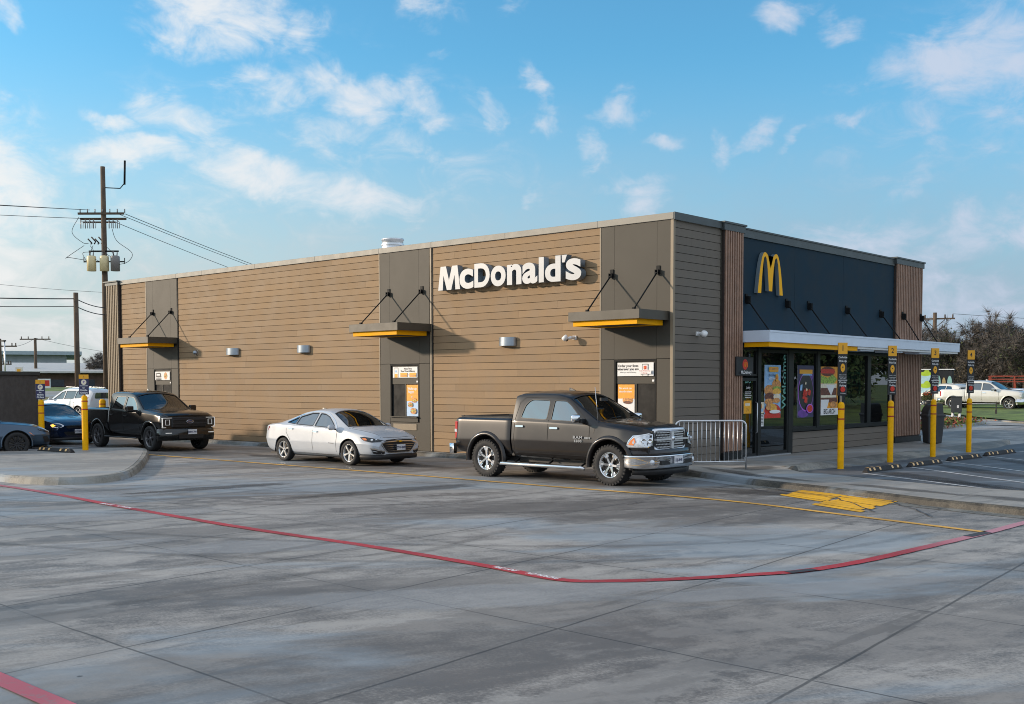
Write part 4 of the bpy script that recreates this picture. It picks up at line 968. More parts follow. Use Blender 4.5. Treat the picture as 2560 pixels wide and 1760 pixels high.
def p2(sh, w, h):
    sh.rect(-w/2, -h/2, w/2, 0, M['print_lightblue']); sh.rect(-w/2, -.02, w/2, h/2, M['print_orange']); sh.text('Wake up', -w*.02, h*.38, .115, M['print_white'], bold=.002, xs=.9); sh.text('happy', -w*.12, h*.28, .115, M['print_white'], bold=.002, xs=.9)
    sh.rect(-w*.42, h*.20, w*.42, h*.205, M['print_yellow']); sh.text('$3', -w*.05, h*.12, .07, M['print_white'])
    food(sh, w*.18, h*.0, .19); food(sh, -w*.15, -h*.14, .20); food(sh, w*.12, -h*.34, .24)
print_sign('orange breakfast poster reading Wake up happy on the middle service window', -9.035, -.012, 1.59, .50, .92, p2, 'poster', cat='poster')
def p3(sh, w, h):
    sh.rect(-w/2, -h/2, w/2, h*.12, M['white_panel']); sh.rect(-w/2, h*.12, w/2, h/2, M['print_orange']); sh.text('No words can', -w*.04, h*.40, .066, M['print_white'], bold=.0012); sh.text('describe them', -w*.04, h*.31, .066, M['print_white'], bold=.0012); sh.rect(-w*.4, h*.24, w*.4, h*.247, M['print_yellow'])
    for q in (-.2, 0, .2): sh.ell(w*q+w*.1, h*.08, .055, .06, M['bun'])
    sh.ell(w*.1, h*.02, .13, .035, M['patty']); food(sh, -w*.12, -h*.2, .22); sh.ell(w*.2, -h*.36, .11, .09, M['bun'])
print_sign('orange and white food poster beside the slider of the window nearest the corner', -1.345, -.012, 1.59, .50, .92, p3, 'poster', cat='poster')

# posters behind / on the front glass (faces +x)
def front_print(label, y0, y1, z0, z1, draw, x=.012, name='poster', cat='poster', group=None):
    w, h = y1-y0, z1-z0; t = thing(name, label, cat, (x, (y0+y1)/2, (z0+z1)/2), 0, group)
    m = MB(); m.box(-.002, .002, -w/2, w/2, -h/2, h/2); m.build('backing', M['print_white'], t, fixn=False)
    sh = Sheet(frame((.003, 0, 0), (0, 1, 0), (0, 0, 1)), .0012); draw(sh, w, h); sh.build('print', t); return t
def q1(sh, w, h):
    sh.rect(-w/2, -h/2, w/2, h/2, M['print_blue']); sh.ell(0, -h*.36, w*.5, h*.13, M['print_red'], 20)
    sh.rect(-w*.5, -h*.5, w*.5, -h*.42, M['print_red'])
    sh.ell(-w*.20, h*.02, w*.32, h*.11, M['bun']); sh.ell(-w*.20, -h*.1, w*.30, h*.08, M['patty']); sh.ell(-w*.22, -h*.19, w*.28, h*.06, M['bun']); sh.ell(w*.22, h*.12, w*.28, h*.12, M['bun'])
    sh.ell(w*.24, h*.06, w*.26, h*.04, M['lettuce']); sh.ell(w*.25, h*.0, w*.25, h*.06, M['cheese']); sh.ell(w*.25, -h*.1, w*.22, h*.06, M['cream']); sh.ell(w*.22, -h*.17, w*.22, h*.05, M['bun'])
    for i in range(9): sh.ell(-w*.12+.05*(i % 4)*1.6, -h*.26-.05*(i//3), w*.09, h*.03, M['cheese'])
    sh.ell(-w*.3, -h*.29, w*.16, h*.06, M['bun']); sh.ell(w*.1, -h*.38, w*.34, h*.035, M['print_white'])
    sh.rrect(-w*.28, h*.37, w*.30, h*.465, .04, M['print_yellow']); sh.rect(-w*.22, h*.40, w*.22, h*.44, M['bun']); sh.text('Buy One', -w*.1, h*.31, .10, M['print_navy'], bold=.001); sh.text('add one', -w*.1, h*.25, .11, M['print_white'], bold=.002); sh.ell(w*.2, h*.26, .085, .105, M['print_yellow'])
    sh.text('$1', w*.2, h*.26, .1, M['print_red'], bold=.002)
front_print('tall sky blue poster of burgers and nuggets on the entrance glass', 4.42, 5.32, 1.13, 2.57, q1, .010)
def q2(sh, w, h):
    sh.rect(-w/2, -h/2, w/2, h/2, M['print_navy']); sh.ell(-w*.15, -h*.42, w*.33, h*.08, M['print_purple'], 20); sh.ell(w*.1, h*.30, w*.38, h*.11, M['print_purple'], 20); sh.ell(0, -.02, w*.48, h*.37, M['print_violet'], 28); sh.ell(.01, -.01, w*.455, h*.35, M['print_black'], 28); sh.ell(w*.08, h*.28, w*.34, h*.08, M['print_blue'], 20, 20, 160); sh.rect(-w*.4, h*.34, w*.4, h*.42, M['print_yellow'])
    rnd = random.Random(5)
    for i in range(16):
        a = rnd.uniform(0, 6.28); rr = rnd.uniform(0, .8); cx, cy = math.cos(a)*rr*w*.26, math.sin(a)*rr*h*.22; c = [M['print_red'], M['patty'], M['print_red'], M['cheese'], M['cream']][i % 5]; s_ = .10 if i % 5 < 3 else .045
        sh.poly([(cx-s_, cy-s_*.6), (cx+s_*.5, cy-s_), (cx+s_, cy+s_*.4), (cx-s_*.2, cy+s_)], c)
    sh.ell(w*.22, -h*.33, w*.22, h*.09, M['print_violet']); sh.ell(w*.22, -h*.33, w*.17, h*.07, M['print_red'])
    sh.poly([(-w*.4, h*.02), (-w*.28, h*.02), (-w*.26, h*.14), (-w*.38, h*.12)], M['print_blue'])
front_print('tall dark purple poster with a glowing ring on the window beside the entrance', 6.30, 7.28, 1.10, 2.58, q2, .010)
def q3(sh, w, h):
    sh.rect(-w/2, -h*.36, w/2, h/2, M['print_orange']); sh.ell(-w*.1, h*.40, w*.42, h*.10, M['patty']); sh.rect(-w*.5, h*.36, w*.3, h*.45, M['print_red']); sh.poly([(-w*.5, h*.16), (w*.2, h*.12), (w*.45, h*.24), (w*.2, h*.34), (-w*.1, h*.27), (-w*.5, h*.32)], M['lettuce'])
    sh.rect(-w*.5, -.02, w*.42, h*.15, M['cream']); sh.rect(-w*.5, -h*.13, w*.42, h*.06, M['patty']); sh.poly([(-w*.2, h*.12), (w*.32, h*.12), (w*.1, -h*.1)], M['white_panel']); sh.rect(-w*.5, -h*.15, w*.40, -h*.09, M['cream']); sh.rect(-w*.5, -h*.24, w*.45, -h*.14, M['patty'])
    sh.poly([(-w*.5, -h*.18), (-.02, -h*.18), (-w*.15, -h*.37), (-w*.5, -h*.37)], M['white_panel']); sh.ell(w*.22, -h*.29, w*.2, h*.07, M['bun']); sh.rect(-w/2, -h/2, w/2, -h*.36, M['print_white']); sh.text('BIG ARCH', 0, -h*.432, .20, M['print_black'], bold=.006, xs=.84)
front_print('tall poster of a close burger with black capitals on a white strip below', 7.72, 8.84, 1.14, 2.56, q3, .010)
def q4(sh, w, h):
    sh.rect(-w/2, -h/2, w/2, h/2, M['teal_print']); sh.rect(-w*.36, -h*.44, w*.36, h*.44, M['print_navy']); sh.rect(-w*.30, h*.30, w*.30, h*.38, M['teal_print']); sh.rect(-w*.24, h*.10, w*.24, h*.26, M['teal_print']); sh.rect(-w*.14, h*.13, w*.14, h*.23, M['print_navy'])
    sh.rect(-w*.3, -h*.02, w*.3, h*.05, M['bun']); sh.ell(0, -h*.12, w*.24, h*.08, M['cheese']); sh.rect(-w*.22, -h*.38, w*.22, -h*.16, M['patty'])
front_print('narrow teal framed poster behind the glass between the first two yellow bollards', 9.62, 10.45, 1.40, 2.42, q4, -.012)
def s1(sh, w, h): sh.rect(-w/2, -h/2, w/2, h/2, M['cream']); sh.ell(-w*.1, h*.1, w*.28, h*.26, M['bun']); sh.rect(0, -h*.35, w*.3, -.02, M['print_blue'])
front_print('small food picture sticker on the left edge of the entrance glass', 4.12, 4.38, 1.27, 1.57, s1, .016, 'sticker', 'sticker')
def s2(sh, w, h):
    sh.rect(-w/2, -h/2, w/2, h/2, M['print_white'])
    for i in range(7): sh.rect(-w*.38, h*.4-i*h*.12, w*.38, h*.4-i*h*.12+.015, M['print_black'])
front_print('white text notice taped under the small food sticker by the entrance', 4.12, 4.38, .92, 1.24, s2, .016, 'notice', 'notice')
def s3(sh, w, h): sh.rect(-w/2, -h/2, w/2, h/2, M['print_yellow']); sh.rect(-w*.3, h*.1, w*.3, h*.3, M['cream']); sh.text('7+', 0, -h*.25, .12, M['print_black'])
front_print('yellow sticker low on the entrance door glass', 3.32, 3.72, 1.28, 1.62, s3, .016, 'sticker', 'sticker')
# words on glass
t = text_obj('welcome_lettering', 'Welcome', frame((.012, 5.53, 2.12), (0, 0, 1), (0, -1, 0)), M['teal_print'], None, size=.36, bold=.004, xs=1.05)
t.data.transform(Matrix.Identity(4)); tag(t, 'teal word Welcome running upward along the entrance glass', 'lettering')
t = text_obj('number_lettering', '5', frame((.012, 3.55, 2.42), (0, 1, 0), (0, 0, 1)), M['print_white'], None, size=.34, bold=.006)
tag(t, 'white numeral above the entrance door beside the black delivery sign', 'lettering')
t = thing('hours_lettering', 'small white opening hours lines on the entrance door glass', 'lettering', (.014, 3.55, 1.72))
sh = Sheet(frame((0, 0, 0), (0, 1, 0), (0, 0, 1)), .001)
for i in range(4): sh.rect(-.17, .12-i*.05, .17-.03*(i % 2), .135-i*.05, M['print_white'])
sh.text('BIG', -.02, .42, .2, M['teal_print']); sh.text('Lobby', 0, .24, .09, M['print_white']); sh.build('print', t)

# ------------------------------------------------------------------ yellow bollards with pickup signs
mat('pole_white', (.62, .64, .66), .35, .5)
def bollard(loc, num, label, ang, style='front', group='yellow sign bollards along the parking bays'):
    t = thing('bollard', label, 'bollard', loc, ang, group)
    rb = .076 if style == 'front' else .086
    m = MB(); m.lathe([(rb, 0), (rb, 1.54), (rb*.88, 1.58), (rb*.6, 1.605), (rb*.25, 1.615), (0, 1.617)], 28); m.build('post', M['yellow_paint'], t)
    m = MB(); m.lathe([(rb+.002, 1.19), (rb+.0025, 1.20), (rb+.0025, 1.212), (rb+.002, 1.222)], 28); m.lathe([(rb+.002, 1.43), (rb+.0025, 1.44), (rb+.0025, 1.452), (rb+.002, 1.462)], 28); m.build('band', M['red_band'], t)
    m = MB(); m.tube([(0, .02, 1.60), (0, .02, 3.0)] if style == 'front' else [(0, .02, 1.60), (0, .02, 2.2)], .030, 10); m.build('sign_post', M['pole_white'], t)
    if style == 'front':
        m = MB(); m.box(-.132, .132, -.035, -.01, 1.77, 3.04); bd = m.build('sign_board', M['print_black'], t, bevel=.004)
        sh = Sheet(frame((0, -.036, 0), (1, 0, 0), (0, 0, 1)), .0012)
        sh.rect(-.133, 2.77, .133, 3.042, M['print_yellow']); sh.text(num, 0, 2.905, .18, M['print_black'], bold=.003)
        sh.text('Curbside', 0, 2.69, .068, M['print_white'], bold=.001); sh.text('Pick-Up', 0, 2.60, .068, M['print_white'], bold=.001)
        sh.ell(0, 2.44, .065, .10, M['print_yellow'], 18); sh.text('M', 0, 2.45, .05, M['print_black'], bold=.001); sh.poly([(-.02, 2.35), (.02, 2.35), (0, 2.32)][::1], M['print_yellow'])
        sh.text('Check in with', 0, 2.27, .036, M['print_white']); sh.text('the app to get', 0, 2.22, .036, M['print_white']); sh.text('your order', 0, 2.18, .036, M['print_white'])
        sh.rect(-.13, 2.135, .13, 2.148, M['print_white']); sh.text('Courier', 0, 2.09, .064, M['print_white'], bold=.001); sh.text('Parking', 0, 2.01, .064, M['print_white'], bold=.001)
        sh.ell(0, 1.92, .07, .068, M['print_red'], 20); sh.text('McDelivery', 0, 1.825, .036, M['print_white'])
        sh.build('print', bd)
    else:
        m = MB(); m.box(-.135, .135, -.04, -.01, 1.64, 2.22); bd = m.build('sign_board', M['print_navy'], t, bevel=.004)
        sh = Sheet(frame((0, -.041, 0), (1, 0, 0), (0, 0, 1)), .0012)
        sh.rect(-.137, 2.10, .137, 2.222, M['print_yellow']); sh.text(num, 0, 2.16, .08, M['bun'], bold=.002); sh.ell(0, 2.0, .075, .08, M['cream'], 20); sh.text('P', 0, 2.0, .09, M['print_purple'], bold=.003)
        sh.rect(-.11, 1.885, .11, 1.90, M['print_white']); sh.text('for', 0, 1.835, .06, M['print_white'], bold=.001); sh.text('Mobile', 0, 1.765, .07, M['print_white'], bold=.002); sh.text('Orders', 0, 1.69, .07, M['print_white'], bold=.002); sh.build('print', bd)
    return t
a_ = R(41.7+18)
bollard((2.92, 2.90, .003), '1', 'yellow bollard with sign number one, nearest the entrance door', R(62))
bollard((2.93, 5.80, .003), '2', 'yellow bollard with sign number two, second from the entrance', R(62))
bollard((2.93, 8.72, .003), '3', 'yellow bollard with sign number three in front of the trash bin', R(62))
bollard((2.97, 11.42, .003), '4', 'yellow bollard with sign number four, farthest to the right', R(62))
bollard((-18.55, -6.62, .003), '6', 'yellow bollard beside the nose of the blue coupe with a navy sign', R(50), 'side', 'yellow bollards with navy signs at the left')
bollard((-16.22, -6.42, .145), '5', 'yellow bollard with a navy sign between the dark blue sedan and black pickup', R(50), 'side', 'yellow bollards with navy signs at the left')
t = thing('bollard', 'plain yellow bollard showing just its top behind the black pickup bed', 'bollard', (-27.14, -.05, .0))
m = MB(); m.lathe([(.13, 0), (.13, 1.40), (.115, 1.45), (.07, 1.49), (0, 1.5)], 24); m.build('post', M['yellow_paint'], t)
m = MB(); m.lathe([(.132, 1.02), (.133, 1.04), (.132, 1.06)], 24); m.lathe([(.132, 1.28), (.133, 1.30), (.132, 1.32)], 24); m.build('band', M['red_band'], t)

# ------------------------------------------------------------------ rubber wheel stops
mat('stop_yellow', (.80, .50, .20), .45)
def wheel_stop(loc, ang, label, L=1.85, group='black rubber wheel stops with pale reflectors'):
    t = thing('wheel_stop', label, 'wheel stop', loc, ang, group)
    h, w = .11, .085; m = MB()
    P = []
    for x, k in ((-L/2, .35), (-L/2+.05, .8), (-L/2+.13, 1), (L/2-.13, 1), (L/2-.05, .8), (L/2, .35)):
        P.append([(x, -w, 0), (x, -w*.92, h*.3*k), (x, -w*.45, h*k), (x, w*.45, h*k), (x, w*.92, h*.3*k), (x, w, 0)])
    vs = [v for r_ in P for v in r_]
    m.add(vs, [(i*6+j, i*6+j+1, (i+1)*6+j+1, (i+1)*6+j) for i in range(5) for j in range(5)]); m.add(P[0], [tuple(range(6))]); m.add(P[-1], [tuple(range(6))])
    m.build('block', M['rubber'], t)
    for x in (-L*.43, -L*.31, -L*.15, L*.20, L*.36):
        r_ = MB()
        for s in (-1, 1):
            a, b = Vector((x-.045, s*(w*.85+.003), h*.36)), Vector((x-.045, s*(w*.52+.003), h*.93)); r_.add([a, b, b+Vector((.09, 0, 0)), a+Vector((.09, 0, 0))], [(0, 1, 2, 3)])
        r_.add([(x-.045, -w*.42, h+.002), (x+.045, -w*.42, h+.002), (x+.045, w*.42, h+.002), (x-.045, w*.42, h+.002)], [(0, 1, 2, 3)])
        r_.build('reflector', M['stop_yellow'], t)
    return t
wheel_stop((3.92, 3.05, .006), R(88), 'black wheel stop in front of the bollard numbered one')
wheel_stop((4.02, 5.35, .006), R(88), 'black wheel stop between the bollards numbered one and two, right of the first stop')
wheel_stop((4.0, 8.15, .006), R(88), 'black wheel stop below the bollards numbered three and four', 2.1)
wheel_stop((4.02, 10.95, .006), R(88), 'black wheel stop farthest to the right in the bays', 2.2)
wheel_stop((-18.75, -7.55, .004), R(6), 'black wheel stop under the nose of the blue coupe', 1.9)
wheel_stop((-16.15, -7.35, .150), R(4), 'black wheel stop lying between the two left yellow bollards', 1.75)

# ------------------------------------------------------------------ crowd barrier
t = thing('crowd_barrier', 'silver steel crowd barrier standing in front of the corner wall', 'barrier', (2.07, -.13, .13), math.atan2(-1.15, -1.15)*0+R(226), )
Lb = 1.62
m = MB(); c_ = .13; pr = [(0, 0, 0), (0, 0, 1.10-c_)]+[(c_-c_*math.cos(R(a)), 0, 1.10-c_+c_*math.sin(R(a))) for a in (22, 45, 67, 90)]+[(Lb-c_+c_*math.sin(R(a)), 0, 1.10-c_+c_*math.cos(R(a))) for a in (0, 22, 45, 67, 90)]+[(Lb, 0, 0)]
m.tube(pr, .020, 10); m.tube([(0, 0, .17), (Lb, 0, .17)], .016, 8); m.build('frame', M['galv'], t)
nb = 15
for i in range(nb):
    x = .09+(Lb-.18)*i/(nb-1); m = MB(); m.tube([(x, 0, .17), (x, 0, 1.09)], .0085, 6); m.build('bar', M['galv'], t)

# ------------------------------------------------------------------ waste bin
t = thing('waste_bin', 'dark grey waste bin with a domed lid behind the third yellow bollard', 'waste bin', (1.05, 13.6, .13), R(45))
mat('bin_grey', (.048, .052, .056), .5, var=.1)
m = MB(); w0, w1, h = .22, .28, .86
m.add([(-w0, -w0, 0), (w0, -w0, 0), (w0, w0, 0), (-w0, w0, 0), (-w1, -w1, h), (w1, -w1, h), (w1, w1, h), (-w1, w1, h)], [(3, 2, 1, 0), (0, 1, 5, 4), (1, 2, 6, 5), (2, 3, 7, 6), (3, 0, 4, 7)])
m.box(-w1-.025, w1+.025, -w1-.025, w1+.025, h-.01, h+.075); m.build('body', M['bin_grey'], t, bevel=.02)
m = MB(); k = []; n = 12
for i in range(n+1):
    a = PI*.5*i/n; k.append((-w1+.01+(2*w1-.12)*(1-math.cos(a))*.62, h+.07+.34*math.sin(a)))
k += [(w1-.08, h+.41), (w1-.04, h+.07)]
vs = [(a, -w1+.01, b) for a, b in k]+[(a, w1-.01, b) for a, b in k]; q = len(k)
m.add(vs, [tuple(range(q)), tuple(range(2*q-1, q-1, -1))]+[(i, q+i, q+(i+1) % q, (i+1) % q) for i in range(q)]); m.build('lid', M['bin_grey'], t)
# ================================================================== vehicle kit
def paintm(name, col, metal=.5, rough=.28, coat=1.0, var=.03):
    return mat(name, col, rough, metal, var=var, vscale=1.2, coat=coat, rvar=.05)
paintm('paint_granite', (.019, .0165, .0165), .45, .30, .45)
paintm('paint_silver', (.45, .48, .52), .0, .36, .35)
paintm('paint_black', (.004, .0045, .005), .0, .2, .45)
paintm('paint_navy', (.010, .022, .060), .5, .2)
paintm('paint_white', (.66, .665, .67), .05, .3)
paintm('paint_ivory', (.64, .635, .60), .1, .3)
paintm('paint_blue', (.042, .078, .125), .6, .28)
paintm('paint_skyblue', (.42, .50, .62), .3, .3)
mat('car_black', (.012, .012, .013), .5, var=.1); mat('car_trim', (.02, .02, .022), .35, var=.05)
mat('tyre', (.020, .020, .021), .78, var=.2, vscale=8, bump=.25, bscale=70)
mat('seat_dark', (.030, .028, .027), .8); mat('seat_tan', (.17, .14, .11), .8)
mat('rim_black', (.03, .03, .033), .35, .6, var=.1); mat('chrome_bright', (.80, .82, .85), .22, .55); mat('rim_silver', (.56, .57, .58), .22, .9, var=.08); mat('rim_dark', (.20, .20, .21), .3, .8, var=.1); mat('brake', (.12, .11, .10), .5, .8, var=.3)
mat('lamp_clear', (.68, .71, .75), .16, .35, var=.22, vscale=14); mat('lamp_dark', (.05, .055, .06), .12, .6, var=.4, vscale=16)
mat('lamp_red', (.50, .015, .012), .18, var=.1, coat=1); mat('lamp_amber', (.75, .20, .02), .2, var=.1, coat=1)
mat('lamp_lit', (.6, .6, .6), .3, emit=(1, .98, .92, .22)); mat('lamp_lit_amber', (.9, .4, .05), .3, emit=(1, .42, .05, 2.4))
mat('plate_white', (.68, .69, .72), .45, var=.05); mat('plate_ink', (.04, .05, .12), .5)
mat('tonneau', (.022, .021, .020), .55, var=.1); mat('skin', (.42, .25, .17), .6); mat('cloth_dark', (.03, .03, .035), .85)
glass('glass_side', (.16, .20, .22), .35, 3.6); glass('glass_wind', (.34, .46, .44), .6, 2.1); glass('glass_dark', (.05, .06, .07), .2, 2.6); glass('glass_clear', (.45, .55, .52), .7, 1.8)

def chaikin(P, it, closed=False):
    for _ in range(it):
        q = [P[0]]
        for a, b in zip(P, P[1:]):
            q += [tuple(a[k]*.75+b[k]*.25 for k in range(len(a))), tuple(a[k]*.25+b[k]*.75 for k in range(len(a)))]
        q.append(P[-1]); P = q
    return P
KEYN = ('zb', 'wr', 'zr', 'wm', 'zm', 'ws', 'zs', 'we', 'ze', 'zt')
def loft_body(keys, dx=.05, smooth=2, it=2, crown=.55):
    """keys: rows x, zb, wr, zr, wm, zm, ws, zs, we, ze, zt. Returns closed bmesh-ready (verts, faces)."""
    keys = sorted(keys); x0, x1 = keys[0][0], keys[-1][0]; n = max(8, int((x1-x0)/dx)); st = []
    for i in range(n+1):
        x = x0+(x1-x0)*i/n; j = 0
        while j < len(keys)-2 and x > keys[j+1][0]: j += 1
        a, b = keys[j], keys[j+1]; t = 0 if b[0] == a[0] else max(0, min(1, (x-a[0])/(b[0]-a[0])))
        st.append([x]+[a[k]*(1-t)+b[k]*t for k in range(1, len(a))])
    for _ in range(smooth):
        s2 = [r[:] for r in st]
        for i in range(1, n):
            for k in range(1, len(st[0])): s2[i][k] = .25*st[i-1][k]+.5*st[i][k]+.25*st[i+1][k]
        st = s2
    rings = []
    for r in st:
        x, zb, wr, zr, wm, zm, ws, zs, we, ze, zt = r
        P = [(0, zb), (wr*.80, zb), (wr, zr), (wm, zm*.93+zr*.07), (wm, zm*.97+zs*.03), (ws, zs-.02), (ws-.012, zs+.012), (we, ze), (we-.035, ze+(zt-ze)*.45), (we*crown, zt-(zt-ze)*.10), (0, zt)]
        rings.append([(x, y, z) for y, z in chaikin(P, it)])
    k = len(rings[0]); vs = []; fs = []
    full = []
    for rg in rings:
        full.append([(p[0], -p[1], p[2]) for p in rg]+[(p[0], p[1], p[2]) for p in reversed(rg[1:-1])])
    K = len(full[0]); vs = [v for rg in full for v in rg]
    for i in range(len(full)-1):
        for j in range(K): fs.append((i*K+j, i*K+(j+1) % K, (i+1)*K+(j+1) % K, (i+1)*K+j))
    fs.append(tuple(range(K))); fs.append(tuple((len(full)-1)*K+j for j in reversed(range(K))))
    return vs, fs
def mesh_of(vs, fs, smooth=True):
    me = bpy.data.meshes.new('tmp'); me.from_pydata(vs, [], fs)
    bm = bmesh.new(); bm.from_mesh(me); bmesh.ops.recalc_face_normals(bm, faces=bm.faces); bm.to_mesh(me); bm.free()
    return me
def bvh_of(me):
    bm = bmesh.new(); bm.from_mesh(me); t = BVHTree.FromBMesh(bm); bm.free(); return t
def prism_xz(pts, y0=-1.6, y1=1.6):
    n = len(pts); vs = [(x, y0, z) for x, z in pts]+[(x, y1, z) for x, z in pts]
    return vs, [tuple(range(n)), tuple(reversed(range(n, 2*n)))]+[(i, n+i, n+(i+1) % n, (i+1) % n) for i in range(n)]
def prism_xy(pts, z0, z1):
    n = len(pts); vs = [(x, y, z0) for x, y in pts]+[(x, y, z1) for x, y in pts]
    return vs, [tuple(range(n)), tuple(reversed(range(n, 2*n)))]+[(i, n+i, n+(i+1) % n, (i+1) % n) for i in range(n)]
def cyl_y(x, z, r, y0, y1, n=28, flat=None):
    pts = [(x+r*math.cos(2*PI*i/n), z+r*math.sin(2*PI*i/n)) for i in range(n)]
    return prism_xz(pts, y0, y1)
def cut(me, cutters, shell=.03):
    """hollow the closed body into a shell and cut openings."""
    o = bpy.data.objects.new('tmpo', me); COL.objects.link(o)
    if shell:
        md = o.modifiers.new('s', 'SOLIDIFY'); md.thickness = shell; md.offset = -1; md.use_even_offset = False
    objs = []
    vs, fs = [], []
    for cv, cf in cutters:
        b = len(vs); vs += cv; fs += [tuple(b+i for i in f) for f in cf]
        cm = mesh_of(cv, cf); co = bpy.data.objects.new('tmpc', cm); COL.objects.link(co); objs.append(co)
        md = o.modifiers.new('b', 'BOOLEAN'); md.operation = 'DIFFERENCE'; md.object = co; md.solver = 'EXACT'
    dg = bpy.context.evaluated_depsgraph_get(); dg.update()
    out = bpy.data.meshes.new_from_object(o.evaluated_get(dg))
    for co in objs: bpy.data.objects.remove(co)
    bpy.data.objects.remove(o)
    return out
def smooth_angle(me, ang=R(38)):
    bm = bmesh.new(); bm.from_mesh(me)
    bmesh.ops.dissolve_degenerate(bm, edges=bm.edges, dist=1e-5)
    for f in bm.faces: f.smooth = True
    for e in bm.edges:
        if len(e.link_faces) == 2 and e.calc_face_angle(0) > ang: e.smooth = False
    bm.to_mesh(me); bm.free()
DIRS = {'L': (Vector((1, 0, 0)), Vector((0, 0, 1)), Vector((0, 1, 0))),      # right-hand (camera) side, ray goes +y
        'R': (Vector((1, 0, 0)), Vector((0, 0, 1)), Vector((0, -1, 0))),
        'F': (Vector((0, 1, 0)), Vector((0, 0, 1)), Vector((-1, 0, 0))),
        'B': (Vector((0, 1, 0)), Vector((0, 0, 1)), Vector((1, 0, 0))),
        'T': (Vector((1, 0, 0)), Vector((0, 1, 0)), Vector((0, 0, -1)))}
for nm_, ang_ in (('FL', 1), ('FR', -1)):   # three quarter views on the front corners
    d_ = Vector((-.72, .69*ang_, 0)).normalized(); DIRS[nm_] = (Vector((.69*ang_, .72, 0)).normalized(), Vector((0, 0, 1)), d_)
for nm_, ang_ in (('BL', 1), ('BR', -1)):
    d_ = Vector((.72, .69*ang_, 0)).normalized(); DIRS[nm_] = (Vector((-.69*ang_, .72, 0)).normalized(), Vector((0, 0, 1)), d_)
def panel(bvh, pts, d, name, mt, parent, off=.004, th=0.0, step=.12, sm=True, is3=False):
    """a panel lying on the body: outline pts in the 2D plane of direction d (or 3D points), draped on the surface."""
    U, V, D = DIRS[d]
    if is3: pts = [(Vector(p).dot(U), Vector(p).dot(V)) for p in pts]
    bm = bmesh.new(); bm.faces.new([bm.verts.new((u, v, 0)) for u, v in pts])
    us = [p[0] for p in pts]; vs_ = [p[1] for p in pts]
    for k, lo, hi in ((0, min(us), max(us)), (1, min(vs_), max(vs_))):
        nseg = max(1, int((hi-lo)/step)); no = (1, 0, 0) if k == 0 else (0, 1, 0)
        for i in range(1, nseg+0):
            c = lo+(hi-lo)*i/nseg; co = (c, 0, 0) if k == 0 else (0, c, 0)
            bmesh.ops.bisect_plane(bm, geom=bm.verts[:]+bm.edges[:]+bm.faces[:], plane_co=co, plane_no=no)
    last = None; bad = []
    for v in bm.verts:
        o = U*v.co.x+V*v.co.y-D*6
        h = bvh.ray_cast(o, D)
        if h[0] is None: bad.append(v); continue
        nr = h[1] if h[1].dot(D) < 0 else -h[1]
        v.co = h[0]+nr*off; last = h[0]
    if bad:
        if last is None: bm.free(); return None
        for v in bad:     # fall back to the nearest draped point depth
            g = [w for w in bm.verts if w not in bad]
            o = U*v.co.x+V*v.co.y; w = min(g, key=lambda q: (q.co.dot(U)-v.co.x)**2+(q.co.dot(V)-v.co.y)**2)
            v.co = o+D*(w.co.dot(D))
    bmesh.ops.recalc_face_normals(bm, faces=bm.faces)
    tot = sum((f.normal.dot(D)*f.calc_area() for f in bm.faces))
    if tot > 0: bmesh.ops.reverse_faces(bm, faces=bm.faces)
    if th > 0:
        bmesh.ops.solidify(bm, geom=bm.faces[:], thickness=th)
    for f in bm.faces: f.smooth = sm and th == 0
    me = bpy.data.meshes.new(name); bm.to_mesh(me); bm.free(); me.materials.append(mt)
    return obj(name, me, parent)
def ring_panel(bvh, pts, w, d, name, mt, parent, off=.006, is3=False):
    """ribbon following a closed outline."""
    return seam(bvh, list(pts)+[pts[0]], w, d, name, mt, parent, off)
def seam(bvh, pts, w, d, name, mt, parent, off=.003, sub=.10, raise_=0):
    U, V, D = DIRS[d]; P = []
    for a, b in zip(pts, pts[1:]):
        L = math.hypot(b[0]-a[0], b[1]-a[1]); n = max(1, int(L/sub))
        P += [(a[0]+(b[0]-a[0])*i/n, a[1]+(b[1]-a[1])*i/n) for i in range(n)]
    P.append(pts[-1]); n = len(P); m = MB(); vs = []; ok = []
    closed = (abs(P[0][0]-P[-1][0])+abs(P[0][1]-P[-1][1])) < 1e-6
    for i, p in enumerate(P):
        q0 = P[i-1] if i > 0 else (P[-2] if closed else P[0]); q1 = P[i+1] if i < n-1 else (P[1] if closed else P[-1])
        dx, dy = q1[0]-q0[0], q1[1]-q0[1]; L = math.hypot(dx, dy) or 1; nx, ny = -dy/L*w/2, dx/L*w/2
        for s in (-1, 1):
            u, v = p[0]+s*nx, p[1]+s*ny; h = bvh.ray_cast(U*u+V*v-D*6, D)
            if h[0] is None: vs.append(None)
            else:
                nr = h[1] if h[1].dot(D) < 0 else -h[1]; vs.append(h[0]+nr*off)
    fs = [(2*i, 2*i+2, 2*i+3, 2*i+1) for i in range(n-1) if all(vs[j] is not None for j in (2*i, 2*i+2, 2*i+3, 2*i+1))]
    vs = [v if v is not None else Vector((0, 0, 0)) for v in vs]
    if not fs: return None
    m.add(vs, fs, 0, True); return m.build(name, mt, parent, fixn=False)
def mirror_pts(pts): return [(-u, v) for u, v in pts]

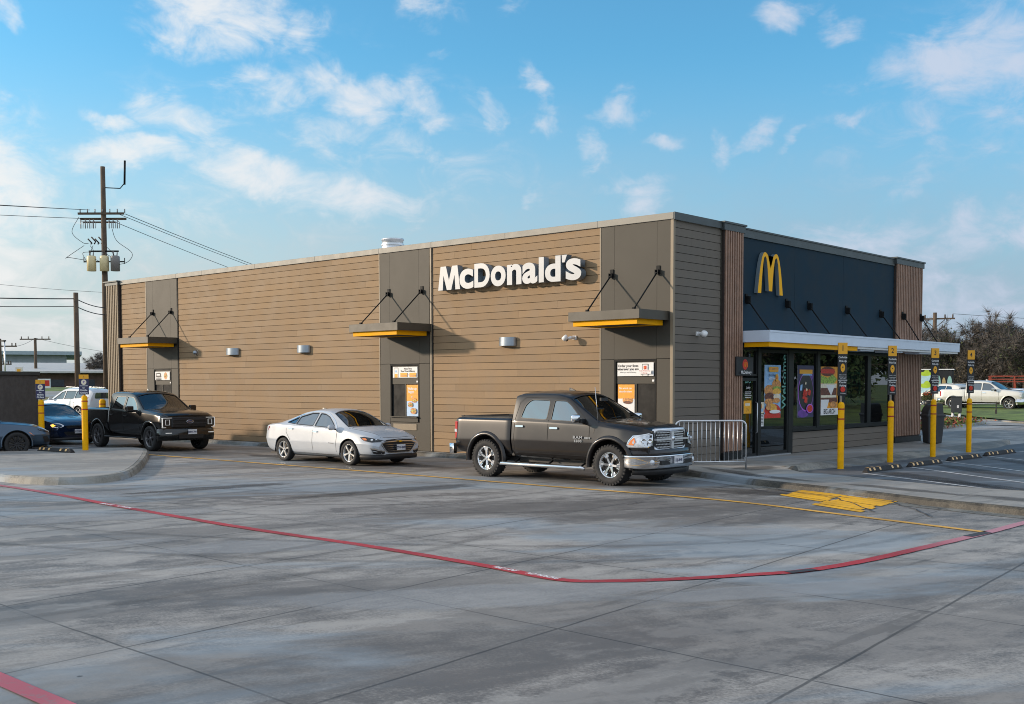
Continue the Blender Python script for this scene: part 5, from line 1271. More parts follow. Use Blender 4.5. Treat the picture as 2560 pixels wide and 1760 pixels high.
def make_wheel_meshes(Rt, wd, Rr, spokes, rim_m, style):
    key = 0
    m = MB(); w = wd/2
    # tyre: section lathe about y axis (built about z then turned)
    sec = [(Rr*.96, -w*.78), (Rr*1.04, -w*.93), (Rr+(Rt-Rr)*.5, -w*1.02), (Rt*.955, -w*.94), (Rt*.99, -w*.78), (Rt, -w*.4), (Rt, w*.4), (Rt*.99, w*.78), (Rt*.955, w*.94), (Rr+(Rt-Rr)*.5, w*1.02), (Rr*1.04, w*.93), (Rr*.96, w*.78)]
    Mr = Matrix.Rotation(R(90), 4, 'X')      # z -> -y : outer face toward -y is +z
    m.lathe(sec, 44, Mr, 0, True)
    if style == 'offroad':
        n = 34
        for k in range(n):
            a = 2*PI*k/n
            for s in (-1, 1):
                aa = a+(.5*PI/n if s > 0 else 0); c = Vector((math.cos(aa), 0, math.sin(aa))); tng = Vector((-math.sin(aa), 0, math.cos(aa)))
                m.obox(c*(Rt-.009)+Vector((0, s*w*.66, 0)), tng, Vector((0, 1, 0)), c, PI*Rt/n*.62, w*.26, .012)
                m.obox(c*(Rt*.955)+Vector((0, s*w*.98, 0)), tng, Vector((0, 1, 0)), c, PI*Rt/n*.5, w*.02, .022)
    tyre = m
    r_ = MB(); o = w*.86
    # barrel, lip, dish
    r_.lathe([(Rr*.99, -w*.8), (Rr*.93, -w*.78), (Rr*.90, -w*.2), (Rr*.90, o*.80), (Rr*.955, o*.95), (Rr*.985, o*1.0), (Rr*1.0, o*.97), (Rr*.985, o*.86)], 40, Mr, 0, True)
    hub = Rr*.16
    r_.lathe([(0, o*.86), (hub*.75, o*.86), (hub*.95, o*.80), (hub*1.25, o*.70), (hub*1.4, o*.50)], 20, Mr, 0, True)
    def sp(a, w0, w1, z0, z1, r0=hub*.9, r1=Rr*.955, th=.035):
        c = Vector((math.cos(a), 0, math.sin(a))); tn = Vector((-math.sin(a), 0, math.cos(a))); Y = Vector((0, -1, 0))
        vs = []
        for r, ww, z in ((r0, w0, z0), (r0*.4+r1*.6, (w0*.45+w1*.55), z0*.45+z1*.55+.004), (r1, w1, z1)):
            for s in (-1, 1):
                vs.append(c*r+tn*(s*ww*.72)+Y*z); vs.append(c*r+tn*(s*ww)+Y*(z-th*.5)); vs.append(c*r+tn*(s*ww)+Y*(z-th))
        f = []
        for i in (0, 1):
            b = i*6; e = b+6
            f += [(b, b+3, e+3, e), (b, e, e+1, b+1), (b+1, e+1, e+2, b+2), (b+3, b+4, e+4, e+3), (b+4, b+5, e+5, e+4)]
        r_.add(vs, f, 0, False)
    for k in range(spokes):
        a = 2*PI*k/spokes+.3
        if style == 'split':      # paired thin spokes
            for s in (-1, 1): sp(a+s*.10, Rr*.05, Rr*.065, o*.80, o*.90)
        elif style == 'offroad':  # wide spokes flaring at the rim
            sp(a, Rr*.11, Rr*.12, o*.80, o*.86, th=.05)
            for s in (-1, 1): sp(a+s*.22, Rr*.04, Rr*.07, o*.83, o*.93, r0=Rr*.66, r1=Rr*.955, th=.04)
        else: sp(a, Rr*.10, Rr*.125, o*.80, o*.90)
    for k in range(6):
        a = 2*PI*k/6; c = Vector((math.cos(a)*hub*.62, 0, math.sin(a)*hub*.62)); r_.tube([c+Vector((0, -o*.82, 0)), c+Vector((0, -o*.90, 0))], .009, 6)
    b_ = MB(); b_.lathe([(0, o*.1), (Rr*.62, o*.1), (Rr*.64, 0), (Rr*.88, -.0), (Rr*.88, -w*.3)], 26, Mr, 0, False)
    return tyre, r_, b_
def add_wheels(root, xs, track, Rt, wd, Rr, spokes, rim_m, style='plain', zc=None):
    ty, ri, br = make_wheel_meshes(Rt, wd, Rr, spokes, rim_m, style); first = None
    for x in xs:
        for s in (-1, 1):
            if first is None:
                w = br.build('wheel', M['brake'], root); t_ = ty.build('tyre', M['tyre'], w); r_ = ri.build('rim', rim_m, w); first = (w, t_, r_)
            else:
                w = first[0].copy(); COL.objects.link(w); w.parent = root
                for q in first[1:]: c = q.copy(); COL.objects.link(c); c.parent = w
            w.location = (x, s*track, zc or Rt); w.rotation_euler = (0, random.uniform(0, 1.2), 0) if s < 0 else (0, random.uniform(0, 1.2), PI)
def flare(bvh, root, x, z, r, w, y_in, a0, a1, mt, depth=.045, name='fender_flare'):
    """arch lip following the wheel opening on both sides."""
    for s in (-1, 1):
        m = MB(); n = 22; vs = []
        for i in range(n+1):
            a = R(a0+(a1-a0)*i/n); c, sn = math.cos(a), math.sin(a)
            def P(rr, dy):
                X, Z = x+rr*c, z+rr*sn; d = 'L' if s < 0 else 'R'; h = bvh.ray_cast(Vector((X, 5*s, Z)), Vector((0, -s, 0)))
                y = abs(h[0].y) if h[0] is not None else y_in
                y = max(y, y_in); return (X, s*(y+dy), Z)
            vs += [P(r+w, .002), P(r+w*.80, depth*.75), P(r+w*.3, depth), P(r, depth*.85), (x+(r-.005)*c, s*(y_in-.08), z+(r-.005)*sn)]
        k = 5; m.add(vs, [(i*k+j, i*k+j+1, (i+1)*k+j+1, (i+1)*k+j) for i in range(n) for j in range(k-1)], 0, True); m.build(name, mt, root)
def seats(root, xs, y=.42, z=.55, m_='seat_dark', bench_x=None, top=1.32, wide=.25):
    for x in xs:
        for s in (-1, 1):
            m = MB(); m.box(x-.24, x+.26, s*y-wide, s*y+wide, z, z+.14); m.obox((x-.28, s*y, z+.40), (.97, 0, .22), (0, 1, 0), (-.22, 0, .97), .06, wide, (top-z-.22)/2); m.box(x-.42, x-.34, s*y-.13, s*y+.13, top-.10, top+.08)
            m.build('seat', M[m_], root, bevel=.02)
    if bench_x is not None:
        m = MB(); m.box(bench_x-.24, bench_x+.26, -.62, .62, z, z+.14); m.obox((bench_x-.28, 0, z+.38), (.97, 0, .22), (0, 1, 0), (-.22, 0, .97), .06, .62, (top-z-.25)/2); m.build('rear_seat', M[m_], root, bevel=.02)
def cockpit(root, x, zd, w=.72, wheel=True, floor=(-1.1, 1.2), zf=.42):
    m = MB(); m.box(x-.42, x+.02, -w, w, zd-.22, zd); m.box(x-.02, x+.28, -w, w, zd-.30, zd-.05); m.build('dashboard', M['seat_dark'], root, bevel=.03)
    if wheel:
        m = MB(); Mx = Matrix.Translation((x-.52, .40, zd-.02)) @ Matrix.Rotation(R(-65), 4, 'Y'); pts = [Mx @ Vector((.185*math.cos(2*PI*i/20), .185*math.sin(2*PI*i/20), 0)) for i in range(21)]
        m.tube(pts, .014, 6, cap=False); m.tube([Mx @ Vector((-.18, 0, 0)), Mx @ Vector((.18, 0, 0))], .012, 5); m.tube([Mx @ Vector((0, 0, 0)), Mx @ Vector((0, -.01, -.2))], .03, 6); m.build('steering_wheel', M['seat_dark'], root)
    m = MB(); m.box(floor[0], floor[1], -w, w, zf, zf+.03); m.build('floor', M['seat_dark'], root)
def plate(root, x, y, z, w=.30, h=.15, s='', rz=0, facing=1):
    t = MB(); t.box(-.006, .006, -w/2, w/2, -h/2, h/2); o = t.build('licence_plate', M['plate_white'], root, bevel=.003); o.location = (x, y, z); o.rotation_euler = (0, 0, rz)
    if facing > 0: text_obj('number', s, frame((.008, 0, -.006), (0, 1, 0), (0, 0, 1)), M['plate_ink'], o, size=.085, bold=.003, xs=.8)
    return o
def mirror(root, x, y, z, mt, size=(.10, .11, .075), arm=M['car_black']):
    for s in (-1, 1):
        m = MB(); m.lathe([(0, -1), (.55, -.94), (.9, -.6), (1, 0), (.9, .6), (.55, .94), (0, 1)], 14, Matrix.Translation((x, s*y, z)) @ Matrix.Diagonal((size[0], size[2]*1.0, size[1], 1)) @ Matrix.Rotation(R(90), 4, 'X') @ Matrix.Rotation(0, 4, 'Z'))
        for i in range(len(m.v)):
            vx, vy, vz = m.v[i]
            if vx < x-.02: m.v[i] = (x-.02, vy, vz)
        mm = m.build('mirror', mt, root)
        a = MB(); a.tube([(x+.01, s*(y-size[2]*.8), z-.03), (x+.04, s*(y-.22), z-.10)], .024, 6); a.build('arm', arm, mm)
def side_window(bvh, root, pts, gm, name='window', inset=-.010, trim=.020, tm=None):
    for d in ('L', 'R'):
        g = panel(bvh, pts, d, name, M[gm], root, off=inset, step=.16)
        if g: 
            seam(bvh, pts+[pts[0]], trim, d, 'seal', tm or M['car_trim'], g, off=.003)
def rounded(pts, r=.05, k=3):
    out = []; n = len(pts)
    for i in range(n):
        p0, p, p1 = Vector(pts[i-1]), Vector(pts[i]), Vector(pts[(i+1) % n]); a = (p0-p); b = (p1-p); la, lb = a.length, b.length
        ra = min(r, la*.45, lb*.45); A = p+a.normalized()*ra; B_ = p+b.normalized()*ra
        for j in range(k+1):
            t = j/k; q = A*(1-t)**2+p*2*t*(1-t)+B_*t*t; out.append((q.x, q.y))
    return out
def strip_bumper(root, path, prof, mt, name='bumper', sm=True):
    """path: plan points (x, y) from one side round to the other; prof: (outward, z) closed section."""
    P = [Vector((a, b, 0)) for a, b in path]; n = len(P); vs = []; k = len(prof)
    for i, p in enumerate(P):
        d = (P[min(i+1, n-1)]-P[max(i-1, 0)]).normalized(); nr = Vector((d.y, -d.x, 0))
        for o, z in prof: vs.append((p.x+nr.x*o, p.y+nr.y*o, z))
    m = MB(); m.add(vs, [(i*k+j, i*k+(j+1) % k, (i+1)*k+(j+1) % k, (i+1)*k+j) for i in range(n-1) for j in range(k)], 0, sm)
    m.add([vs[j] for j in range(k)], [tuple(range(k))]); m.add([vs[(n-1)*k+j] for j in range(k)], [tuple(range(k))])
    return m.build(name, mt, root)
def sym_path(pts): return [(x, y) for x, y in pts]+[(x, -y) for x, y in reversed(pts) if abs(y) > 1e-6]
def car_root(name, label, loc, heading, group=None, cat='car'): return thing(name, label, cat, loc, R(heading), group)
# ================================================================== 1. dark grey pickup at the front window
def grey_pickup():
    T = car_root('pickup_truck', 'dark grey crew cab pickup with chrome bumper waiting at the window nearest the corner', (-.395, -3.36, 0), 0, 'vehicles queuing along the drive-through lane', 'pickup truck')
    P_ = M['paint_granite']
    #        x     zb   wr   zr   wm   zm   ws   zs   we   ze   zt
    cab = [(-.95, .46, .86, .52, .93, .86, .90, 1.27, .74, 1.77, 1.86),
           (-.86, .44, .87, .50, .945, .86, .915, 1.27, .735, 1.80, 1.90),
           (-.30, .44, .87, .50, .945, .86, .915, 1.26, .715, 1.81, 1.93),
           (.20, .44, .87, .50, .945, .86, .915, 1.25, .715, 1.79, 1.92),
           (.48, .44, .87, .50, .945, .86, .915, 1.24, .725, 1.72, 1.87),
           (1.34, .44, .87, .50, .945, .86, .91, 1.22, .855, 1.285, 1.34),
           (1.52, .44, .87, .50, .945, .88, .905, 1.19, .84, 1.25, 1.32),
           (2.00, .46, .88, .54, .94, .90, .90, 1.14, .80, 1.205, 1.285),
           (2.35, .52, .86, .60, .92, .90, .865, 1.08, .72, 1.17, 1.235),
           (2.48, .56, .82, .62, .87, .86, .80, 1.03, .66, 1.12, 1.19),
           (2.56, .58, .76, .64, .80, .84, .74, .98, .60, 1.05, 1.12)]
    vs, fs = loft_body(cab, .045, 2, 2); me = mesh_of(vs, fs); bv = bvh_of(me)
    wr = rounded([(-.72, 1.33), (.03, 1.30), (.03, 1.72), (-.50, 1.73), (-.64, 1.62)], .07)
    wf = rounded([(.14, 1.30), (1.03, 1.27), (.60, 1.62), (.44, 1.71), (.14, 1.72)], .05)
    ws = [(.56, -.66), (1.36, -.80), (1.42, -.40), (1.44, 0), (1.42, .40), (1.36, .80), (.56, .66), (.53, .3), (.52, 0), (.53, -.3)]
    body = cut(me, [prism_xz(wr), prism_xz(wf), prism_xy(ws, 1.25, 2.2), cyl_y(1.715, .42, .515, -1.3, -.52), cyl_y(1.715, .42, .515, .52, 1.3),
                    prism_xz([(-1.1, .2), (-1.1, .50), (1.2, .42), (1.2, .2)])], .025)
    smooth_angle(body); body.materials.clear(); body.materials.append(P_); b = obj('body', body, T)
    side_window(bv, T, wf, 'glass_side'); side_window(bv, T, wr, 'glass_side')
    wsg = panel(bv, [(x, y) for x, y in ws], 'T', 'windshield', M['glass_wind'], T, off=-.012, step=.2)
    seam(bv, ws+[ws[0]], .035, 'T', 'seal', M['car_trim'], wsg, off=.004)
    # bed
    bed = [(-2.68, .52, .84, .58, .90, .80, .87, 1.26, .80, 1.30, 1.30), (-2.62, .50, .87, .56, .935, .82, .90, 1.27, .82, 1.315, 1.32), (-1.03, .46, .87, .52, .945, .84, .905, 1.27, .83, 1.315, 1.32), (-.995, .46, .86, .52, .93, .84, .89, 1.26, .82, 1.30, 1.31)]
    vs, fs = loft_body(bed, .05, 1, 2); me2 = mesh_of(vs, fs); bv2 = bvh_of(me2)
    bm_ = cut(me2, [cyl_y(-1.715, .42, .515, -1.3, -.52), cyl_y(-1.715, .42, .515, .52, 1.3), prism_xy([(-2.58, -.76), (-1.06, -.76), (-1.06, .76), (-2.58, .76)], 1.15, 1.6)], .05)
    smooth_angle(bm_); bm_.materials.clear(); bm_.materials.append(P_); bd = obj('cargo_bed', bm_, T)
    m = MB(); m.box(-2.60, -1.04, -.79, .79, 1.305, 1.335); m.box(-2.60, -2.50, -.80, .80, 1.336, 1.352); m.box(-1.12, -1.04, -.80, .80, 1.336, 1.352)
    for y in (-.78, .72): m.box(-2.5, -1.12, y, y+.06, 1.336, 1.352)
    for x in (-2.12, -1.60): m.box(x-.02, x+.02, -.72, .72, 1.336, 1.346)
    m.build('tonneau_cover', M['tonneau'], bd, bevel=.006)
    m = MB(); m.box(-2.62, 2.3, -.62, .62, .36, .47); m.box(-1.0, -.93, -.84, .84, .5, 1.24); m.build('chassis', M['car_black'], T)
    # arches
    flare(bv, T, 1.715, .42, .515, .085, .925, -8, 188, P_); flare(bv2, T, -1.715, .42, .515, .085, .925, -8, 188, P_)
    for x in (1.715, -1.715):
        for s in (-1, 1):
            m = MB(); n = 20; vs_ = []
            for i in range(n+1):
                a = PI*i/n; vs_ += [(x+.52*math.cos(a), s*.93, .42+.52*math.sin(a)), (x+.52*math.cos(a), s*.50, .42+.52*math.sin(a))]
            m.add(vs_, [(2*i, 2*i+2, 2*i+3, 2*i+1) for i in range(n)], 0, True); m.box(x-.5, x+.5, s*.49, s*.50, .40, .95); m.build('wheel_well', M['car_black'], T)
    add_wheels(T, (1.715, -1.715), .80, .415, .28, .262, 6, M['chrome'], 'offroad')
    # seams and handles
    for d in ('L', 'R'):
        seam(bv, [(.085, .50), (.085, 1.30)], .012, d, 'door_seam', M['gap_black'], b)
        seam(bv, [(1.17, .52), (1.20, .80), (1.20, 1.20), (1.12, 1.27)], .012, d, 'door_seam', M['gap_black'], b)
        seam(bv, [(-.88, .52), (-.86, 1.30), (-.80, 1.66), (-.66, 1.775), (.42, 1.765), (.62, 1.68), (1.14, 1.27)], .010, d, 'door_seam', M['gap_black'], b)
        seam(bv, [(-.86, .60), (1.18, .57)], .012, d, 'body_crease', M['car_trim'], b)
        seam(bv, [(-.90, .505), (1.20, .46)], .03, d, 'rocker_trim', M['chrome'], b, off=.006)
        for hx, hz in ((-.70, 1.15), (.26, 1.13)):
            h = panel(bv, rounded([(hx-.12, hz-.032), (hx+.12, hz-.036), (hx+.12, hz+.030), (hx-.12, hz+.034)], .03), d, 'door_handle', M['car_black'], b, off=.004, step=.3)
            panel(bv, rounded([(hx-.11, hz-.018), (hx+.11, hz-.020), (hx+.11, hz+.022), (hx-.11, hz+.024)], .02), d, 'door_handle', M['chrome'], b, off=.030, step=.3, th=.02)
        panel(bv, [(1.28, 1.06), (1.31, 1.05), (1.345, 1.16), (1.31, 1.15)], d, 'side_vent', M['car_black'], b, off=.004, step=.3)
    for d, s in (('L', -1),):
        y = -.952
        text_obj('badge', 'RAM', frame((.92, y-.004, .955), (1, 0, 0), (0, 0, 1)), M['chrome'], b, size=.078, bold=.003, xs=1.5, extrude=.004, spacing=1.1)
        text_obj('badge', '1500', frame((.92, y-.004, .880), (1, 0, 0), (0, 0, 1)), M['chrome'], b, size=.070, bold=.003, xs=1.4, extrude=.004, spacing=1.1)
        text_obj('badge', 'HEMI', frame((1.17, y-.002, .95), (1, 0, 0), (0, 0, 1)), M['chrome'], b, size=.04, bold=.003, xs=1.7, extrude=.003)
    # running boards
    for s in (-1, 1):
        m = MB(); m.tube([(-1.22, s*.98, .30), (-1.18, s*1.00, .33), (1.06, s*1.00, .33), (1.12, s*.97, .31)], .040, 10)
        m.build('running_board', M['chrome'], T)
        m = MB(); m.box(-1.0, 1.0, s*.97, s*1.03, .368, .376)
        for x in (-.9, .05, .95): m.tube([(x, s*.98, .31), (x, s*.7, .42)], .02, 6)
        m.build('step_pad', M['car_black'], T)
    # front: fender-to-bumper fill, chrome grille with mesh, headlights
    G = MB(); gx = 2.585
    go = rounded([(-.66, .80), (-.60, 1.10), (-.50, 1.165), (.50, 1.165), (.60, 1.10), (.66, .80), (.50, .695), (-.50, .695)], .06)
    gi_ = rounded([(-.58, .82), (-.535, 1.075), (-.47, 1.105), (.47, 1.105), (.535, 1.075), (.58, .82), (.46, .755), (-.46, .755)], .05)
    def bow(y): return -.10*(y/.66)**2
    k = len(go); gv = []
    for (y, z) in go: gv.append((gx+bow(y)-.03, y, z))
    for (y, z) in go: gv.append((gx+bow(y)+.045, y*.985, z*.985+.015))
    for (y, z) in gi_: gv.append((gx+bow(y)+.045, y, z))
    for (y, z) in gi_: gv.append((gx+bow(y)-.01, y, z))
    fs_ = []
    if len(go) == len(gi_):
        for a in range(3):
            for i in range(k): fs_.append((a*k+i, a*k+(i+1) % k, (a+1)*k+(i+1) % k, (a+1)*k+i))
    G.add(gv, fs_, 0, True)
    G.box(gx+.0, gx+.050, -.045, .045, .76, 1.10); 
    for s in (-1, 1): G.box(gx-.06, gx+.045, s*.045, s*.56, .925, .962)
    gr = G.build('grille', M['chrome_bright'], T)
    m = MB(); m.box(gx-.14, gx-.03, -.62, .62, .74, 1.12); m.build('mesh_backing', M['car_black'], gr)
    m = MB()
    for s in (-1, 1):
        for z0_, z1_ in ((.79, .90), (.985, 1.08)):
            for r in range(3):
                z = z0_+(z1_-z0_)*r/2
                for c_ in range(11):
                    y = s*(.085+c_*.042+(.02 if r % 2 else 0))
                    if abs(y) < .53: m.obox((gx+bow(y)+.012, y, z), (1, 0, 0), (0, 1, 0), (0, .35*s, 1), .02, .013, .011)
    m.build('mesh', M['chrome_bright'], gr)
    m = MB(); Mx = Matrix.Translation((gx+.055, 0, .955)); m.lathe([(.0, .02), (.05, .015), (.055, 0)], 6, Mx @ Matrix.Rotation(R(90), 4, 'Y')); m.build('emblem', M['chrome'], gr)
    for s, d in ((-1, 'FL'), (1, 'FR')):
        hp = [(2.14, s*.93, .80), (2.20, s*.92, .92), (2.30, s*.90, 1.02), (2.52, s*.70, 1.055), (2.58, s*.66, 1.04), (2.58, s*.665, .84), (2.50, s*.74, .80)]
        h = panel(bv, hp, d, 'headlight', M['lamp_clear'], T, off=.012, step=.07, is3=True)
        if h:
            hp2 = [(2.20, s*.93, .85), (2.25, s*.92, .93), (2.31, s*.89, .99), (2.33, s*.88, .90), (2.29, s*.90, .84)]
            panel(bv, hp2, d, 'turn_signal', M['lamp_amber'], h, off=.020, step=.3, is3=True)
            for px_, py_ in ((2.44, .80), (2.53, .71)):
                c0 = Vector((px_, s*py_, .93)); m = MB(); m.lathe([(.055, 0), (.05, .02), (.035, .012), (0, .0)], 16, Matrix.Translation(c0+Vector((.05, s*.035, 0))) @ Vector((1, s*.6, 0)).to_track_quat('Z', 'Y').to_matrix().to_4x4()); m.build('lens', M['chrome'], h)
            U_, V_, D_ = DIRS[d]; hh = [(Vector(p).dot(U_), p[2]) for p in hp]; seam(bv, hh+[hh[0]], .016, d, 'bezel', M['chrome'], h, off=.02)
    strip_bumper(T, sym_path([(2.12, .93), (2.22, .96), (2.40, .95), (2.56, .86), (2.66, .62), (2.70, .3), (2.71, 0)]), [(0, .37), (-.02, .40), (-.035, .50), (-.02, .60), (-.045, .625), (.06, .63), (.10, .5), (.06, .37)][::1], M['chrome'], 'front_bumper')
    strip_bumper(T, sym_path([(2.12, .90), (2.38, .89), (2.52, .80), (2.60, .58), (2.64, 0)]), [(0, .60), (-.02, .66), (0, .745), (.12, .745), (.12, .60)], P_, 'bumper_cover')
    strip_bumper(T, sym_path([(2.25, .88), (2.50, .80), (2.62, .5), (2.66, 0)]), [(0, .24), (-.01, .37), (.08, .37), (.08, .24)], M['car_black'], 'air_dam')
    m = MB()
    for s in (-1, 1): m.box(2.60, 2.735, s*.25, s*.55, .44, .53)
    m.build('bumper_opening', M['car_black'], T)
    for s in (-1, 1):
        m = MB(); m.lathe([(.055, 0), (.05, .02), (0, .025)], 16, Matrix.Translation((2.635, s*.74, .50)) @ Vector((1, s*.5, 0)).to_track_quat('Z', 'Y').to_matrix().to_4x4()); m.build('fog_lamp', M['lamp_clear'], T)
    plate(T, 2.775, 0, .53, s='LRJ-8640')
    # rear bumper, tail lights
    strip_bumper(T, [(-2.62, -.93), (-2.72, -.93), (-2.80, -.86), (-2.82, 0), (-2.80, .86), (-2.72, .93), (-2.62, .93)][::-1], [(0, .50), (-.02, .60), (0, .72), (.10, .72), (.10, .50)], M['chrome'], 'rear_bumper')
    for s in (-1, 1):
        m = MB(); m.box(-2.70, -2.60, s*.80, s*.915, .82, 1.22); tl = m.build('tail_light', M['lamp_red'], T, bevel=.02)
        m = MB(); m.box(-2.705, -2.62, s*.83, s*.918, .97, 1.05); m.build('lens', M['lamp_clear'], tl, bevel=.01)
    # mirrors
    for s in (-1, 1):
        m = MB(); m.obox((.98, s*1.10, 1.35), (1, 0, 0), (0, 1, 0), (0, 0, 1), .055, .125, .085); mm = m.build('mirror', M['chrome'], T, bevel=.05, segs=3)
        for p in mm.data.polygons: p.use_smooth = True
        a = MB(); a.obox((1.02, s*.93, 1.30), (1, 0, 0), (0, 1, 0), (0, 0, 1), .045, .07, .045); a.build('arm', M['car_black'], mm, bevel=.01)
    # hood scoops, wipers, antenna, roof fin
    for s in (-1, 1):
        seam(bv, [(1.56, s*.36), (2.42, s*.26)], .05, 'T', 'hood_line', P_, b, off=.014); seam(bv, [(1.56, s*.70), (2.40, s*.58)], .008, 'T', 'hood_seam', M['gap_black'], b)
    seam(bv, [(1.50, -.82), (1.545, -.4), (1.555, 0), (1.545, .4), (1.50, .82)], .035, 'T', 'cowl', M['car_black'], b, off=.006)
    m = MB(); m.tube([(1.47, -.55, 1.355), (1.40, -.1, 1.385)], .008, 5); m.tube([(1.48, .1, 1.36), (1.40, .6, 1.375)], .008, 5); m.build('wiper', M['car_black'], T)
    m = MB(); m.tube([(1.38, -.86, 1.28), (1.30, -.86, 2.00)], .006, 5); m.build('antenna', M['alu'], T)
    m = MB(); m.add([(-.05, -.02, 1.92), (.12, -.02, 1.92), (.12, .02, 1.92), (-.05, .02, 1.92), (-.06, -.006, 1.985), (-.01, -.006, 1.975), (-.01, .006, 1.975), (-.06, .006, 1.985)], [(0, 1, 5, 4), (1, 2, 6, 5), (2, 3, 7, 6), (3, 0, 4, 7), (4, 5, 6, 7)]); m.build('roof_fin', P_, T)
    seats(T, (.35,), .40, .78, 'seat_dark', -.45, 1.50); cockpit(T, 1.30, 1.28, .78, True, (-.9, 1.3), .50)
    m = MB(); m.box(.86, .90, -.12, .12, 1.70, 1.77); m.build('interior_mirror', M['car_black'], T)
    return T
ram = grey_pickup()

# driver seen dimly through the windshield
def driver(loc, sc=1.0):
    t = thing('person', 'person in dark clothes at the wheel of the dark grey pickup', 'person', loc, 0)
    me = bpy.data.meshes.new('body'); V = [(0, 0, 0), (0, 0, .22), (-.03, 0, .44), (-.02, 0, .54), (.0, 0, .60), (.02, 0, .70), (.02, 0, .78),
        (-.02, .18, .44), (.10, .26, .24), (.34, .16, .22), (-.02, -.18, .44), (.10, -.26, .24), (.34, -.16, .22), (.12, .10, -.02), (.42, .12, .02), (.12, -.10, -.02), (.42, -.12, .02), (.44, .12, -.3), (.44, -.12, -.3)]
    E_ = [(0, 1), (1, 2), (2, 3), (3, 4), (4, 5), (5, 6), (2, 7), (7, 8), (8, 9), (2, 10), (10, 11), (11, 12), (0, 13), (13, 14), (0, 15), (15, 16), (14, 17), (16, 18)]
    rad = [.15, .14, .13, .055, .07, .095, .07, .06, .045, .035, .06, .045, .035, .09, .07, .09, .07, .05, .05]
    me.from_pydata(V, E_, []); o = bpy.data.objects.new('tmp', me); COL.objects.link(o)
    md = o.modifiers.new('k', 'SKIN'); md.use_smooth_shade = True; md2 = o.modifiers.new('s', 'SUBSURF'); md2.levels = 1
    for i, r in enumerate(rad): me.skin_vertices[0].data[i].radius = (r, r)
    me.skin_vertices[0].data[0].use_root = True
    dg = bpy.context.evaluated_depsgraph_get(); dg.update(); bm_ = bpy.data.meshes.new_from_object(o.evaluated_get(dg)); bpy.data.objects.remove(o)
    bm_.materials.clear(); bm_.materials.append(M['cloth_dark']); bm_.materials.append(M['skin'])
    for p in bm_.polygons: p.use_smooth = True; p.material_index = 1 if p.center.z > .54 or (p.center.x > .27 and p.center.z > .1) else 0
    obj('body', bm_, t)
    m = MB(); m.lathe([(.0, .13), (.07, .11), (.105, .05), (.10, -.02), (.085, -.06)], 16, Matrix.Translation((.01, 0, .73))); m.build('hair', M['cloth_dark'], t)
    return t
driver((-.395+.20, -3.36+.40, .95))

